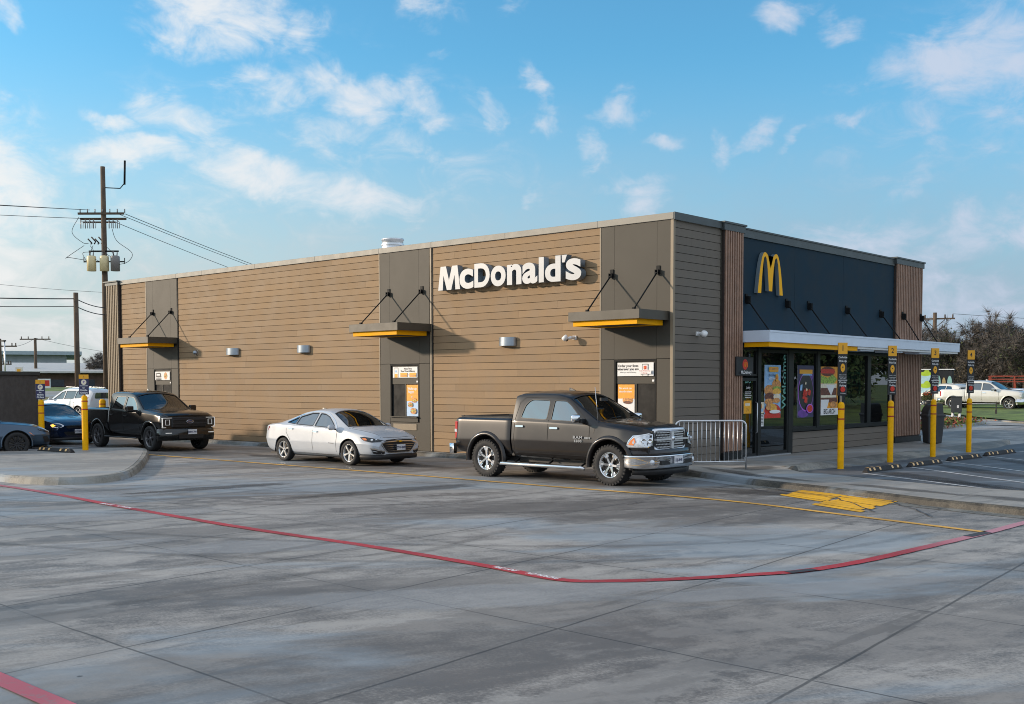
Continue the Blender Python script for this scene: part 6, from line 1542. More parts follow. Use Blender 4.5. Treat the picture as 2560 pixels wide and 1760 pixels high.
# ================================================================== 2. silver sedan
def silver_sedan():
    T = car_root('sedan', 'silver white sedan with twin-bar black grille below the middle service window', (-8.445, -3.22, 0), 0, 'vehicles queuing along the drive-through lane')
    P_ = M['paint_silver']
    K = [(-2.36, .40, .60, .46, .66, .66, .62, .90, .52, .95, .98), (-2.30, .30, .70, .38, .76, .62, .72, .92, .60, .975, 1.00), (-2.10, .24, .80, .32, .86, .60, .80, .95, .66, .985, 1.01),
         (-1.72, .20, .84, .26, .885, .58, .84, .985, .68, 1.02, 1.05), (-1.30, .18, .845, .24, .89, .56, .855, .975, .62, 1.13, 1.19), (-.75, .18, .845, .24, .89, .56, .86, .95, .575, 1.29, 1.36), (-.25, .18, .845, .24, .89, .56, .86, .93, .56, 1.35, 1.425),
         (.20, .18, .845, .24, .89, .56, .86, .915, .57, 1.325, 1.42), (.50, .18, .845, .24, .89, .56, .86, .905, .60, 1.245, 1.355), (1.18, .18, .845, .24, .89, .56, .85, .88, .735, .94, 1.005), (1.32, .18, .845, .24, .89, .57, .845, .865, .70, .925, .985),
         (1.85, .20, .84, .27, .875, .58, .80, .77, .62, .845, .885), (2.12, .22, .80, .30, .83, .56, .74, .70, .56, .77, .80), (2.24, .25, .74, .33, .77, .52, .68, .65, .52, .70, .725), (2.31, .28, .64, .36, .67, .50, .60, .61, .46, .65, .67)]
    vs, fs = loft_body(K, .045, 3, 2); me = mesh_of(vs, fs); bv = bvh_of(me)
    wf = rounded([(-.06, .975), (.78, .935), (.62, 1.05), (.36, 1.21), (.14, 1.285), (-.06, 1.30)], .03)
    wr = rounded([(-.86, 1.005), (-.13, .98), (-.13, 1.305), (-.42, 1.30), (-.86, 1.20)], .025)
    wq = rounded([(-1.28, 1.045), (-.90, 1.01), (-.90, 1.19), (-1.08, 1.13)], .02)
    ws = [(.46, -.54), (1.17, -.69), (1.24, -.35), (1.26, 0), (1.24, .35), (1.17, .69), (.46, .54), (.40, .28), (.38, 0), (.40, -.28)]
    rw = [(-1.70, -.60), (-.88, -.50), (-.83, 0), (-.88, .50), (-1.70, .60), (-1.74, 0)]
    body = cut(me, [prism_xz(wf), prism_xz(wr), prism_xz(wq), prism_xy(ws, .90, 1.8), prism_xy(rw, .98, 1.8), cyl_y(1.365, .315, .375, -1.2, -.50), cyl_y(1.365, .315, .375, .50, 1.2), cyl_y(-1.365, .315, .375, -1.2, -.50), cyl_y(-1.365, .315, .375, .50, 1.2)], .02)
    smooth_angle(body); body.materials.clear(); body.materials.append(P_); b = obj('body', body, T)
    for w in (wf, wr, wq): side_window(bv, T, w, 'glass_side', tm=M['car_trim'])
    for w, nm in ((ws, 'windshield'), (rw, 'rear_window')):
        g = panel(bv, w, 'T', nm, M['glass_wind'], T, off=-.010, step=.2); seam(bv, w+[w[0]], .03, 'T', 'seal', M['car_trim'], g, off=.003)
    for d in ('L', 'R'):
        seam(bv, [(-1.30, 1.055), (-.88, 1.235), (-.40, 1.335), (.0, 1.340), (.30, 1.29), (.62, 1.12), (.86, .93)], .020, d, 'window_trim', M['chrome'], b, off=.006)
        for x_ in ((-.095, .23, -.10, .97), (.86, .24, .90, .86)): seam(bv, [(x_[0], x_[1]), (x_[2], x_[3])], .010, d, 'door_seam', M['gap_black'], b)
        seam(bv, [(-1.02, .27), (-1.06, .60), (-1.22, .78), (-1.24, .99)], .010, d, 'door_seam', M['gap_black'], b)
        seam(bv, [(-1.0, .255), (.9, .245)], .03, d, 'rocker_trim', M['rim_silver'], b, off=.006)
        seam(bv, [(.58, .555), (.80, .548)], .012, d, 'side_molding', M['car_trim'], b, off=.005)
        for hx, hz in ((-1.02, .885), (.02, .835)):
            panel(bv, rounded([(hx-.09, hz-.018), (hx+.09, hz-.020), (hx+.09, hz+.016), (hx-.09, hz+.018)], .016), d, 'door_handle', M['chrome'], b, off=.026, th=.02, step=.3)
            panel(bv, rounded([(hx-.06, hz-.035), (hx+.06, hz-.035), (hx+.06, hz+.03), (hx-.06, hz+.03)], .03), d, 'handle_recess', M['rim_silver'], b, off=.003, step=.3)
    for x in (1.365, -1.365):
        for s in (-1, 1):
            m = MB(); n = 18; vs_ = []
            for i in range(n+1):
                a = R(-12)+(PI+R(24))*i/n; vs_ += [(x+.378*math.cos(a), s*.865, .315+.378*math.sin(a)), (x+.378*math.cos(a), s*.48, .315+.378*math.sin(a))]
            m.add(vs_, [(2*i, 2*i+2, 2*i+3, 2*i+1) for i in range(n)], 0, True); m.box(x-.37, x+.37, s*.475, s*.48, .25, .68); m.build('wheel_well', M['car_black'], T)
    add_wheels(T, (1.365, -1.365), .775, .318, .205, .222, 5, M['rim_silver'], 'plain')
    # front face
    for s, d in ((-1, 'FL'), (1, 'FR')):
        hp = [(1.80, s*.86, .725), (1.95, s*.84, .745), (2.18, s*.66, .69), (2.27, s*.52, .655), (2.26, s*.56, .62), (2.12, s*.76, .605), (1.95, s*.85, .64)]
        h = panel(bv, hp, d, 'headlight', M['lamp_dark'], T, off=.010, step=.06, is3=True)
        panel(bv, [(1.88, s*.86, .705), (1.98, s*.83, .71), (2.03, s*.81, .66), (1.96, s*.85, .65)], d, 'turn_signal', M['lamp_amber'], h, off=.012, step=.3, is3=True)
        for a in ((2.12, .75, .665), (2.19, .67, .655)):
            m = MB(); m.lathe([(.035, 0), (.03, .012), (0, .004)], 14, Matrix.Translation((a[0]+.015, s*(a[1]-.0), a[2])) @ Vector((1, s*.8, .1)).to_track_quat('Z', 'Y').to_matrix().to_4x4()); m.build('lens', M['chrome'], h)
        # corner intake with fin
        fp = [(2.13, s*.80, .47), (2.22, s*.72, .46), (2.33, s*.50, .37), (2.33, s*.52, .31), (2.20, s*.76, .33)]
        f = panel(bv, fp, d, 'side_intake', M['car_black'], T, off=.012, step=.05, is3=True)
        panel(bv, [(2.13, s*.80, .475), (2.22, s*.72, .465), (2.33, s*.50, .385), (2.33, s*.52, .365), (2.21, s*.73, .435), (2.13, s*.79, .44)], d, 'fin', M['rim_silver'], f, off=.020, step=.05, is3=True)
        panel(bv, [(2.16, s*.77, .41), (2.24, s*.66, .385), (2.24, s*.67, .37), (2.16, s*.77, .395)], d, 'fin', M['lamp_clear'], f, off=.022, step=.05, is3=True)
    g = panel(bv, rounded([(-.56, .555), (-.44, .60), (0, .615), (.44, .60), (.56, .555), (.44, .40), (.34, .345), (-.34, .345), (-.44, .40)], .03), 'F', 'lower_grille', M['car_black'], T, off=.006, step=.12)
    seam(bv, [(-.60, .565), (-.44, .612), (0, .63), (.44, .612), (.60, .565)], .022, 'F', 'grille_bar', M['chrome'], g, off=.018)
    seam(bv, [(-.60, .555), (-.47, .395), (-.34, .335), (.34, .335), (.47, .395), (.60, .555)], .016, 'F', 'grille_frame', M['chrome'], g, off=.012)
    for z in (.545, .49, .435, .385): seam(bv, [(-.50+(.545-z)*.8, z), (.50-(.545-z)*.8, z)], .006, 'F', 'grille_slat', M['chrome'], g, off=.018)
    panel(bv, [(-.56, .655), (0, .68), (.56, .655), (.50, .628), (0, .645), (-.50, .628)], 'F', 'upper_grille', M['car_black'], T, off=.006, step=.12)
    m = MB(); m.box(2.365, 2.385, -.055, .055, .612, .632); m.box(2.365, 2.385, -.02, .02, .602, .642); m.build('emblem', M['arch_gold'], T, bevel=.003)
    strip_bumper(T, sym_path([(1.78, .84), (2.05, .82), (2.24, .68), (2.32, .45), (2.35, 0)]), [(0, .17), (-.015, .25), (.01, .305), (.10, .31), (.10, .17)], M['car_black'], 'lower_lip')
    plate(T, 2.395, 0, .47, .29, .145, 'TTW-8489')
    # tail light, rear bumper
    for s, d in ((-1, 'BL'), (1, 'BR')):
        panel(bv, [(-2.05, s*.84, .90), (-2.10, s*.83, .93), (-2.34, s*.60, .90), (-2.35, s*.58, .80), (-2.14, s*.82, .79)], d, 'tail_light', M['lamp_red'], T, off=.006, step=.2, is3=True)
    mirror(T, .80, .965, .955, P_, (.085, .075, .105))
    seam(bv, [(1.24, -.72), (1.31, -.38), (1.33, 0), (1.31, .38), (1.24, .72)], .035, 'T', 'cowl', M['car_black'], b, off=.004)
    for s in (-1, 1): seam(bv, [(1.30, s*.70), (1.85, s*.60), (2.12, s*.50)], .008, 'T', 'hood_seam', M['gap_black'], b)
    seam(bv, [(2.20, -.54), (2.235, -.3), (2.25, 0), (2.235, .3), (2.20, .54)], .008, 'T', 'hood_seam', M['gap_black'], b)
    m = MB(); m.add([(-.72, -.025, 1.37), (-.50, -.025, 1.40), (-.50, .025, 1.40), (-.72, .025, 1.37), (-.73, -.006, 1.435), (-.66, -.006, 1.425), (-.66, .006, 1.425), (-.73, .006, 1.435)], [(0, 1, 5, 4), (1, 2, 6, 5), (2, 3, 7, 6), (3, 0, 4, 7), (4, 5, 6, 7)]); m.build('roof_fin', M['car_trim'], T)
    m = MB(); m.box(-2.2, 2.2, -.66, .66, .17, .22); m.build('underbody', M['car_black'], T)
    seats(T, (.15,), .36, .34, 'seat_tan', -.75, 1.08, .23); cockpit(T, 1.10, .90, .66, True, (-1.2, 1.2), .22)
    return T
silver_sedan()

# ================================================================== 3. pickups of the other kinds share one builder
def generic_pickup(name, label, loc, head, paint_m, group, glass_m='glass_side', front='black', rim='rim_silver', lit=False, detail=2, cover=False, trim='chrome'):
    T = car_root(name, label, loc, head, group, 'pickup truck'); P_ = M[paint_m]
    cab = [(-1.00, .46, .86, .52, .93, .86, .90, 1.24, .76, 1.74, 1.82), (-.92, .44, .87, .50, .945, .86, .915, 1.24, .75, 1.77, 1.87), (-.30, .44, .87, .50, .945, .86, .915, 1.23, .73, 1.78, 1.885), (.22, .44, .87, .50, .945, .86, .915, 1.21, .73, 1.755, 1.87), (.50, .44, .87, .50, .945, .86, .915, 1.20, .745, 1.68, 1.81),
           (1.26, .44, .87, .50, .945, .86, .91, 1.19, .855, 1.255, 1.315), (1.45, .44, .87, .50, .945, .90, .905, 1.18, .85, 1.24, 1.30), (2.10, .44, .88, .54, .94, .92, .915, 1.13, .84, 1.19, 1.245), (2.42, .46, .87, .56, .93, .92, .90, 1.09, .80, 1.15, 1.20), (2.52, .46, .84, .56, .90, .90, .87, 1.06, .76, 1.11, 1.16), (2.56, .48, .80, .58, .86, .88, .83, 1.03, .72, 1.08, 1.12)]
    dx = .045 if detail > 1 else .09
    vs, fs = loft_body(cab, dx, 2, 2 if detail > 1 else 1); me = mesh_of(vs, fs); bv = bvh_of(me)
    wr = rounded([(-.78, 1.29), (.00, 1.26), (.00, 1.69), (-.62, 1.69)], .06); wf = rounded([(.09, 1.255), (.62, 1.235), (.70, 1.20), (1.02, 1.20), (.72, 1.50), (.48, 1.655), (.09, 1.69)], .04)
    ws = [(.57, -.67), (1.27, -.80), (1.34, -.40), (1.36, 0), (1.34, .40), (1.27, .80), (.57, .67), (.52, .3), (.51, 0), (.52, -.3)]
    body = cut(me, [prism_xz(wr), prism_xz(wf), prism_xy(ws, 1.20, 2.2), cyl_y(1.78, .40, .49, -1.3, -.52), cyl_y(1.78, .40, .49, .52, 1.3), prism_xz([(-1.1, .2), (-1.1, .50), (1.2, .46), (1.2, .2)])], .025)
    smooth_angle(body); body.materials.clear(); body.materials.append(P_); b = obj('body', body, T)
    side_window(bv, T, wf, glass_m); side_window(bv, T, wr, glass_m)
    g = panel(bv, ws, 'T', 'windshield', M['glass_wind'], T, off=-.012, step=.2); seam(bv, ws+[ws[0]], .035, 'T', 'seal', M['car_trim'], g, off=.004)
    bed = [(-2.66, .52, .84, .58, .90, .80, .87, 1.24, .80, 1.29, 1.29), (-2.60, .50, .87, .56, .935, .82, .90, 1.25, .82, 1.30, 1.305), (-1.08, .46, .87, .52, .945, .84, .905, 1.25, .83, 1.30, 1.305), (-1.045, .46, .86, .52, .93, .84, .89, 1.24, .82, 1.285, 1.295)]
    vs, fs = loft_body(bed, .05 if detail > 1 else .1, 1, 2 if detail > 1 else 1); me2 = mesh_of(vs, fs); bv2 = bvh_of(me2)
    bm_ = cut(me2, [cyl_y(-1.78, .40, .49, -1.3, -.52), cyl_y(-1.78, .40, .49, .52, 1.3), prism_xy([(-2.56, -.78), (-1.11, -.78), (-1.11, .78), (-2.56, .78)], .80, 1.6)], .05)
    smooth_angle(bm_); bm_.materials.clear(); bm_.materials.append(P_); bd = obj('cargo_bed', bm_, T)
    if cover: m = MB(); m.box(-2.60, -1.08, -.79, .79, 1.285, 1.32); m.build('tonneau_cover', M['tonneau'], bd, bevel=.01)
    else: m = MB(); m.box(-2.58, -1.10, -.80, .80, .84, .88); m.build('bed_liner', M['car_black'], bd)
    m = MB(); m.box(-2.58, 2.2, -.62, .62, .34, .46); m.build('chassis', M['car_black'], T)
    flare(bv, T, 1.78, .40, .49, .06, .925, -8, 188, P_, .022); flare(bv2, T, -1.78, .40, .49, .06, .925, -8, 188, P_, .022)
    for x in (1.78, -1.78):
        for s in (-1, 1):
            m = MB(); n = 16; vs_ = []
            for i in range(n+1): a = PI*i/n; vs_ += [(x+.495*math.cos(a), s*.93, .40+.495*math.sin(a)), (x+.495*math.cos(a), s*.50, .40+.495*math.sin(a))]
            m.add(vs_, [(2*i, 2*i+2, 2*i+3, 2*i+1) for i in range(n)], 0, True); m.box(x-.48, x+.48, s*.49, s*.50, .38, .9); m.build('wheel_well', M['car_black'], T)
    add_wheels(T, (1.78, -1.78), .81, .395, .27, .27, 6 if front == 'black' else 5, M[rim], 'split' if front == 'black' else 'plain')
    for d in ('L', 'R'):
        for pts in ([(.045, .52), (.045, 1.26)], [(1.12, .54), (1.14, 1.19)], [(-.90, .54), (-.90, 1.28)]): seam(bv, pts, .012, d, 'door_seam', M['gap_black'], b)
        for hx, hz in ((-.74, 1.10), (.22, 1.08)): panel(bv, rounded([(hx-.11, hz-.022), (hx+.11, hz-.024), (hx+.11, hz+.022), (hx-.11, hz+.024)], .02), d, 'door_handle', M[trim], b, off=.03, th=.02, step=.3)
        seam(bv, [(-.80, 1.275), (.02, 1.245), (.62, 1.222), (.70, 1.185), (1.06, 1.185)], .022, d, 'window_trim', M[trim], b, off=.006)
    for s in (-1, 1):
        m = MB(); m.box(-1.15, 1.05, s*.90, s*1.0, .36, .40); m.build('running_board', M['alu' if trim == 'chrome' else 'car_trim'], T, bevel=.008)
        m = MB(); m.obox((.86, s*1.10, 1.30), (1, 0, 0), (0, 1, 0), (0, 0, 1), .06, .12, .10); mm = m.build('mirror', P_ if trim != 'chrome' else M['chrome'], T, bevel=.035, segs=2)
        a = MB(); a.obox((.90, s*.95, 1.24), (1, 0, 0), (0, 1, 0), (0, 0, 1), .04, .06, .035); a.build('arm', M['car_black'], mm)
        m = MB(); m.box(-2.69, -2.60, s*.80, s*.915, .84, 1.18); m.build('tail_light', M['lamp_red'], T, bevel=.02)
    strip_bumper(T, [(-2.60, .92), (-2.72, .92), (-2.78, .85), (-2.80, 0), (-2.78, -.85), (-2.72, -.92), (-2.60, -.92)], [(0, .48), (-.02, .58), (0, .70), (.10, .70), (.10, .48)], M[trim] if front != 'black' else M['car_trim'], 'rear_bumper')
    # front
    if front == 'black':
        g = MB(); g.box(2.52, 2.60, -.60, .60, .74, 1.06); gg = g.build('grille', M['car_black'], T, bevel=.03)
        for z in (.98, .86):
            s_ = MB(); s_.box(2.57, 2.625, -.58, .58, z-.028, z+.028); s_.build('grille_bar', M['car_trim'], gg, bevel=.01)
        s_ = MB(); 
        for z in (1.03, .92, .80, .77): s_.box(2.58, 2.612, -.57, .57, z-.008, z+.008)
        s_.build('grille_slat', M['car_trim'], gg)
        e = MB(); e.lathe([(.0, .012), (.10, .010), (.115, 0)], 28, Matrix.Translation((2.628, 0, .92)) @ Matrix.Rotation(R(90), 4, 'Y') @ Matrix.Diagonal((.48, 1, 1, 1))); e.build('emblem', M['print_navy'], gg)
        e = MB(); e.lathe([(.108, .010), (.12, .014), (.122, 0)], 28, Matrix.Translation((2.628, 0, .92)) @ Matrix.Rotation(R(90), 4, 'Y') @ Matrix.Diagonal((.48, 1, 1, 1))); e.build('emblem_ring', M['chrome'], gg)
        text_obj('emblem_word', 'Ford', frame((2.643, 0, .918), (0, 1, 0), (0, 0, 1)), M['chrome'], gg, size=.075, bold=.002, shear=.3)
        for s, d in ((-1, 'FL'), (1, 'FR')):
            x = 2.50
            h = MB(); h.box(2.40, 2.565, s*.60, s*.90, .78, 1.03); hh = h.build('headlight', M['lamp_dark'], T, bevel=.02)
            q = MB(); q.box(2.50, 2.58, s*.56, s*.90, 1.030, 1.046); q.box(2.53, 2.577, s*.885, s*.905, .76, 1.046); q.box(2.50, 2.58, s*.78, s*.90, .735, .750); q.build('light_bar', M['lamp_lit'], hh, bevel=.006)
            q = MB(); q.box(2.565, 2.585, s*.66, s*.80, .977, .985); q.box(2.565, 2.585, s*.66, s*.80, .82, .828); q.box(2.565, 2.585, s*.66, s*.668, .828, .977); q.box(2.565, 2.585, s*.792, s*.80, .828, .977); q.build('lens_frame', M['lamp_lit'], hh)
            q = MB(); q.box(2.60, 2.645, s*.62, s*.82, .562, .585); q.build('fog_lamp', M['lamp_lit'], T, bevel=.005)
        strip_bumper(T, sym_path([(2.20, .92), (2.42, .93), (2.56, .86), (2.64, .60), (2.67, 0)]), [(0, .34), (-.02, .5), (0, .70), (.12, .70), (.12, .34)], P_, 'front_bumper')
        m = MB(); m.box(2.60, 2.70, -.42, .42, .40, .52); m.build('bumper_opening', M['car_black'], T); plate(T, 2.70, .05, .60, s='SMW-7991')
    else:
        g = MB(); g.box(2.50, 2.60, -.55, .55, .78, 1.06); gg = g.build('grille', M['car_black'], T, bevel=.02)
        s_ = MB(); s_.box(2.56, 2.62, -.55, .55, .90, .94); s_.box(2.56, 2.62, -.55, .55, 1.03, 1.06); s_.box(2.56, 2.62, -.55, .55, .78, .80); s_.build('grille_bar', M['chrome'], gg)
        for s in (-1, 1): h = MB(); h.box(2.36, 2.57, s*.60, s*.91, .80, 1.04); h.build('headlight', M['lamp_clear'], T, bevel=.02)
        strip_bumper(T, sym_path([(2.20, .93), (2.42, .93), (2.56, .86), (2.66, .60), (2.68, 0)]), [(0, .36), (-.02, .5), (0, .68), (.12, .68), (.12, .36)], M['chrome'], 'front_bumper')
    seats(T, (.3,), .40, .74, 'seat_dark', -.5, 1.46); cockpit(T, 1.18, 1.24, .78, True, (-.9, 1.2), .5)
    m = MB(); m.add([(-.05, -.02, 1.88), (.12, -.02, 1.88), (.12, .02, 1.88), (-.05, .02, 1.88), (-.06, -.006, 1.94), (-.01, -.006, 1.93), (-.01, .006, 1.93), (-.06, .006, 1.94)], [(0, 1, 5, 4), (1, 2, 6, 5), (2, 3, 7, 6), (3, 0, 4, 7), (4, 5, 6, 7)]); m.build('roof_fin', P_, T)
    return T
generic_pickup('pickup_truck', 'glossy black crew cab pickup with lit bracket headlights below the farthest service window', (-18.38, -3.10, 0), -2.5, 'paint_black', 'vehicles queuing along the drive-through lane', 'glass_side', 'black', 'rim_dark', trim='car_trim')
generic_pickup('pickup_truck', 'ivory crew cab pickup with silver wheels parked on the grass at the right', (-10.0, 51.6, .38), -4, 'paint_ivory', 'vehicles parked on the grass behind', 'glass_dark', 'chrome', 'rim_silver', detail=1)
generic_pickup('pickup_truck', 'pale blue pickup at the right edge in front of the red steel rack', (-8.6, 58.9, .40), -8, 'paint_skyblue', 'vehicles parked on the grass behind', 'glass_dark', 'chrome', 'rim_silver', detail=1)

# ================================================================== 4. other cars from one builder
def simple_car(name, label, loc, head, paint_m, K, wins, ws, rw, ax, Rt, group, rim='rim_silver', spokes=5, style='plain', cat='car', track=.77, dx=.06, wheelbase_cut=.07, seat='seat_dark', dash=(1.0, .95), extra=None, glass_m='glass_dark', arch_z=None):
    T = car_root(name, label, loc, head, group, cat); P_ = M[paint_m]
    vs, fs = loft_body(K, dx, 3, 2); me = mesh_of(vs, fs); bv = bvh_of(me); az_ = Rt
    cs = [prism_xz(w) for w in wins]+[prism_xy(ws, min(k[7] for k in K)+.22, 2.4)]
    if rw: cs.append(prism_xy(rw, min(k[7] for k in K)+.35, 2.4))
    for x in ax: cs += [cyl_y(x, az_, Rt+wheelbase_cut, -1.3, -.50), cyl_y(x, az_, Rt+wheelbase_cut, .50, 1.3)]
    body = cut(me, cs, .02); smooth_angle(body); body.materials.clear(); body.materials.append(P_); b = obj('body', body, T)
    for w in wins: side_window(bv, T, w, glass_m)
    g = panel(bv, ws, 'T', 'windshield', M['glass_wind' if glass_m != 'glass_dark' else 'glass_clear'], T, off=-.010, step=.2); seam(bv, ws+[ws[0]], .03, 'T', 'seal', M['car_trim'], g, off=.003)
    if rw: g = panel(bv, rw, 'T', 'rear_window', M[glass_m], T, off=-.010, step=.2); seam(bv, rw+[rw[0]], .03, 'T', 'seal', M['car_trim'], g, off=.003)
    for x in ax:
        for s in (-1, 1):
            m = MB(); n = 16; vs_ = []; rr = Rt+wheelbase_cut
            for i in range(n+1): a = R(-10)+R(200)*i/n; vs_ += [(x+rr*math.cos(a), s*.86, az_+rr*math.sin(a)), (x+rr*math.cos(a), s*.48, az_+rr*math.sin(a))]
            m.add(vs_, [(2*i, 2*i+2, 2*i+3, 2*i+1) for i in range(n)], 0, True); m.box(x-rr, x+rr, s*.475, s*.48, az_-.1, az_+rr); m.build('wheel_well', M['car_black'], T)
    add_wheels(T, ax, track, Rt, .22, Rt*.71, spokes, M[rim], style)
    m = MB(); m.box(min(k[0] for k in K)+.2, max(k[0] for k in K)-.2, -.62, .62, .18, .24); m.build('underbody', M['car_black'], T)
    seats(T, (.1,), .36, .40, seat, -.8, 1.12, .23); cockpit(T, dash[0], dash[1], .64, True, (-1.2, 1.1), .25)
    if extra: extra(T, b, bv, P_)
    return T
# dark blue sedan with one amber lamp glowing
KI = [(-2.36, .42, .60, .46, .70, .66, .66, .95, .56, 1.00, 1.03), (-2.15, .24, .78, .32, .86, .60, .80, .97, .68, 1.01, 1.04), (-1.55, .20, .84, .26, .885, .58, .84, .98, .69, 1.03, 1.06), (-1.35, .18, .845, .24, .89, .56, .85, .97, .66, 1.08, 1.13), (-.75, .18, .845, .24, .89, .56, .855, .95, .58, 1.32, 1.39), (-.25, .18, .845, .24, .89, .56, .855, .93, .57, 1.355, 1.42),
      (.15, .18, .845, .24, .89, .56, .855, .92, .58, 1.34, 1.41), (.42, .18, .845, .24, .89, .56, .855, .91, .61, 1.27, 1.35), (1.10, .18, .845, .24, .89, .56, .85, .89, .73, .94, 1.00), (1.28, .18, .845, .24, .89, .57, .845, .87, .70, .92, .98), (1.90, .20, .84, .27, .875, .58, .81, .78, .62, .84, .88), (2.18, .22, .80, .30, .83, .55, .74, .70, .54, .75, .78), (2.32, .26, .70, .34, .73, .50, .66, .62, .50, .66, .68)]
def ex_navy(T, b, bv, P_):
    for s, d in ((-1, 'FL'), (1, 'FR')):
        h = panel(bv, rounded([Vector((Vector(p).dot(DIRS[d][0]), p[2])) for p in [(1.98, s*.84, .70), (2.10, s*.80, .755), (2.26, s*.62, .735), (2.33, s*.46, .66), (2.28, s*.58, .60), (2.10, s*.79, .60)]], .06), d, 'headlight', M['lamp_clear'], T, off=.008, step=.2)
        q = panel(bv, [(2.03, s*.83, .68), (2.12, s*.79, .715), (2.19, s*.71, .67), (2.12, s*.79, .62)], d, 'turn_signal', M['lamp_lit_amber'] if s < 0 else M['lamp_amber'], h, off=.014, step=.3, is3=True)
        seam(bv, [(2.03*0+Vector((2.0, s*.84, 0)).dot(DIRS[d][0]), .50), (Vector((2.18, s*.76, 0)).dot(DIRS[d][0]), .50)], .04, d, 'fog_lamp', M['lamp_dark'], T, off=.008)
    seam(bv, [(-.45, .655), (0, .675), (.45, .655)], .02, 'F', 'grille_bar', M['chrome'], T, off=.012)
    panel(bv, rounded([(-.42, .645), (.42, .645), (.38, .57), (-.38, .57)], .02), 'F', 'grille', M['car_black'], T, off=.006, step=.15); panel(bv, rounded([(-.5, .46), (.5, .46), (.42, .34), (-.42, .34)], .03), 'F', 'lower_grille', M['car_black'], T, off=.006, step=.15)
    strip_bumper(T, sym_path([(1.85, .84), (2.10, .81), (2.28, .65), (2.34, .4), (2.36, 0)]), [(0, .16), (-.01, .22), (0, .26), (.1, .26), (.1, .16)], M['car_black'], 'lower_lip')
    plate(T, 2.40, 0, .47, .29, .145, 'SCZ-5134'); mirror(T, .72, .965, .96, P_, (.08, .07, .10))
    for d in ('L', 'R'): seam(bv, [(.86, .24), (.88, .88)], .01, d, 'door_seam', M['gap_black'], b); seam(bv, [(-.10, .24), (-.10, .95)], .01, d, 'door_seam', M['gap_black'], b)
    for s, d in ((-1, 'BL'), (1, 'BR')): panel(bv, [(-2.05, s*.84, .92), (-2.10, s*.83, .94), (-2.34, s*.60, .92), (-2.35, s*.58, .80), (-2.14, s*.82, .79)], d, 'tail_light', M['lamp_red'], T, off=.006, step=.2, is3=True)
winI = [rounded([(-.04, .985), (.76, .95), (.58, 1.08), (.34, 1.24), (.12, 1.30), (-.04, 1.31)], .03), rounded([(-1.08, 1.02), (-.12, .99), (-.12, 1.31), (-.40, 1.31), (-.80, 1.24)], .03)]
wsI = [(.40, -.56), (1.08, -.69), (1.16, -.35), (1.18, 0), (1.16, .35), (1.08, .69), (.40, .56), (.34, .28), (.32, 0), (.34, -.28)]
simple_car('sedan', 'dark blue sedan with a glowing amber headlamp behind the black pickup', (-24.25, -3.62, 0), -3, 'paint_navy', KI, winI, wsI, None, (1.38, -1.38), .315, 'vehicles queuing along the drive-through lane', extra=ex_navy, glass_m='glass_clear')
# blue-grey coupe, nose in at the left edge
KC = [(-2.30, .42, .62, .46, .72, .66, .70, .98, .60, 1.03, 1.05), (-2.10, .26, .80, .34, .88, .60, .82, 1.00, .70, 1.04, 1.06), (-1.35, .20, .86, .26, .93, .58, .88, .99, .70, 1.05, 1.08), (-.6, .18, .86, .24, .92, .56, .86, .97, .58, 1.25, 1.31), (-.1, .18, .86, .24, .91, .56, .86, .95, .57, 1.28, 1.345), (.25, .18, .86, .24, .91, .56, .86, .94, .60, 1.22, 1.30), (.95, .18, .86, .24, .91, .58, .86, .93, .74, .97, 1.02),
      (1.25, .20, .86, .28, .92, .60, .87, .91, .72, .955, 1.00), (1.75, .22, .86, .30, .92, .62, .84, .86, .68, .90, .94), (2.05, .24, .83, .32, .87, .62, .78, .78, .62, .82, .855), (2.22, .26, .76, .34, .80, .60, .72, .70, .56, .74, .76), (2.29, .28, .68, .36, .72, .58, .66, .66, .5, .69, .70)]
def ex_coupe(T, b, bv, P_):
    for s, d in ((-1, 'FL'), (1, 'FR')):
        h = panel(bv, [(2.00, s*.84, .765), (2.18, s*.68, .735), (2.27, s*.5, .70), (2.27, s*.5, .655), (2.16, s*.72, .68), (2.02, s*.83, .72)], d, 'headlight', M['lamp_dark'], T, off=.010, step=.06, is3=True)
        q = panel(bv, [(2.02, s*.84, .755), (2.18, s*.69, .73), (2.27, s*.5, .69), (2.27, s*.5, .68), (2.17, s*.70, .715), (2.03, s*.83, .74)], d, 'light_bar', M['lamp_clear'], h, off=.012, step=.3, is3=True)
        panel(bv, [(2.05, s*.82, .55), (2.16, s*.74, .56), (2.24, s*.62, .40), (2.12, s*.76, .36)], d, 'side_intake', M['car_black'], T, off=.012, step=.05, is3=True)
    for d in ('L', 'R'):
        panel(bv, [(1.80, .60), (1.85, .585), (1.74, .675), (1.70, .685)], d, 'side_marker', M['lamp_amber'], b, off=.006, step=.3)
        seam(bv, [(.70, .22), (.78, .93)], .012, d, 'door_seam', M['gap_black'], b)
    flare(bv, T, 1.38, .345, .40, .035, .90, -10, 190, P_, .012)
    panel(bv, [(-.6, .66), (.6, .66), (.55, .60), (-.55, .60)], 'F', 'grille', M['car_black'], T, off=.006, step=.15); panel(bv, [(-.55, .52), (.55, .52), (.42, .32), (-.42, .32)], 'F', 'lower_grille', M['car_black'], T, off=.006, step=.15)
    strip_bumper(T, sym_path([(1.78, .90), (2.05, .86), (2.28, .70), (2.38, .45), (2.42, 0)]), [(0, .19), (-.02, .21), (0, .235), (.14, .235), (.14, .19)], M['car_black'], 'front_splitter'); mirror(T, .78, .98, .98, P_, (.08, .07, .10))
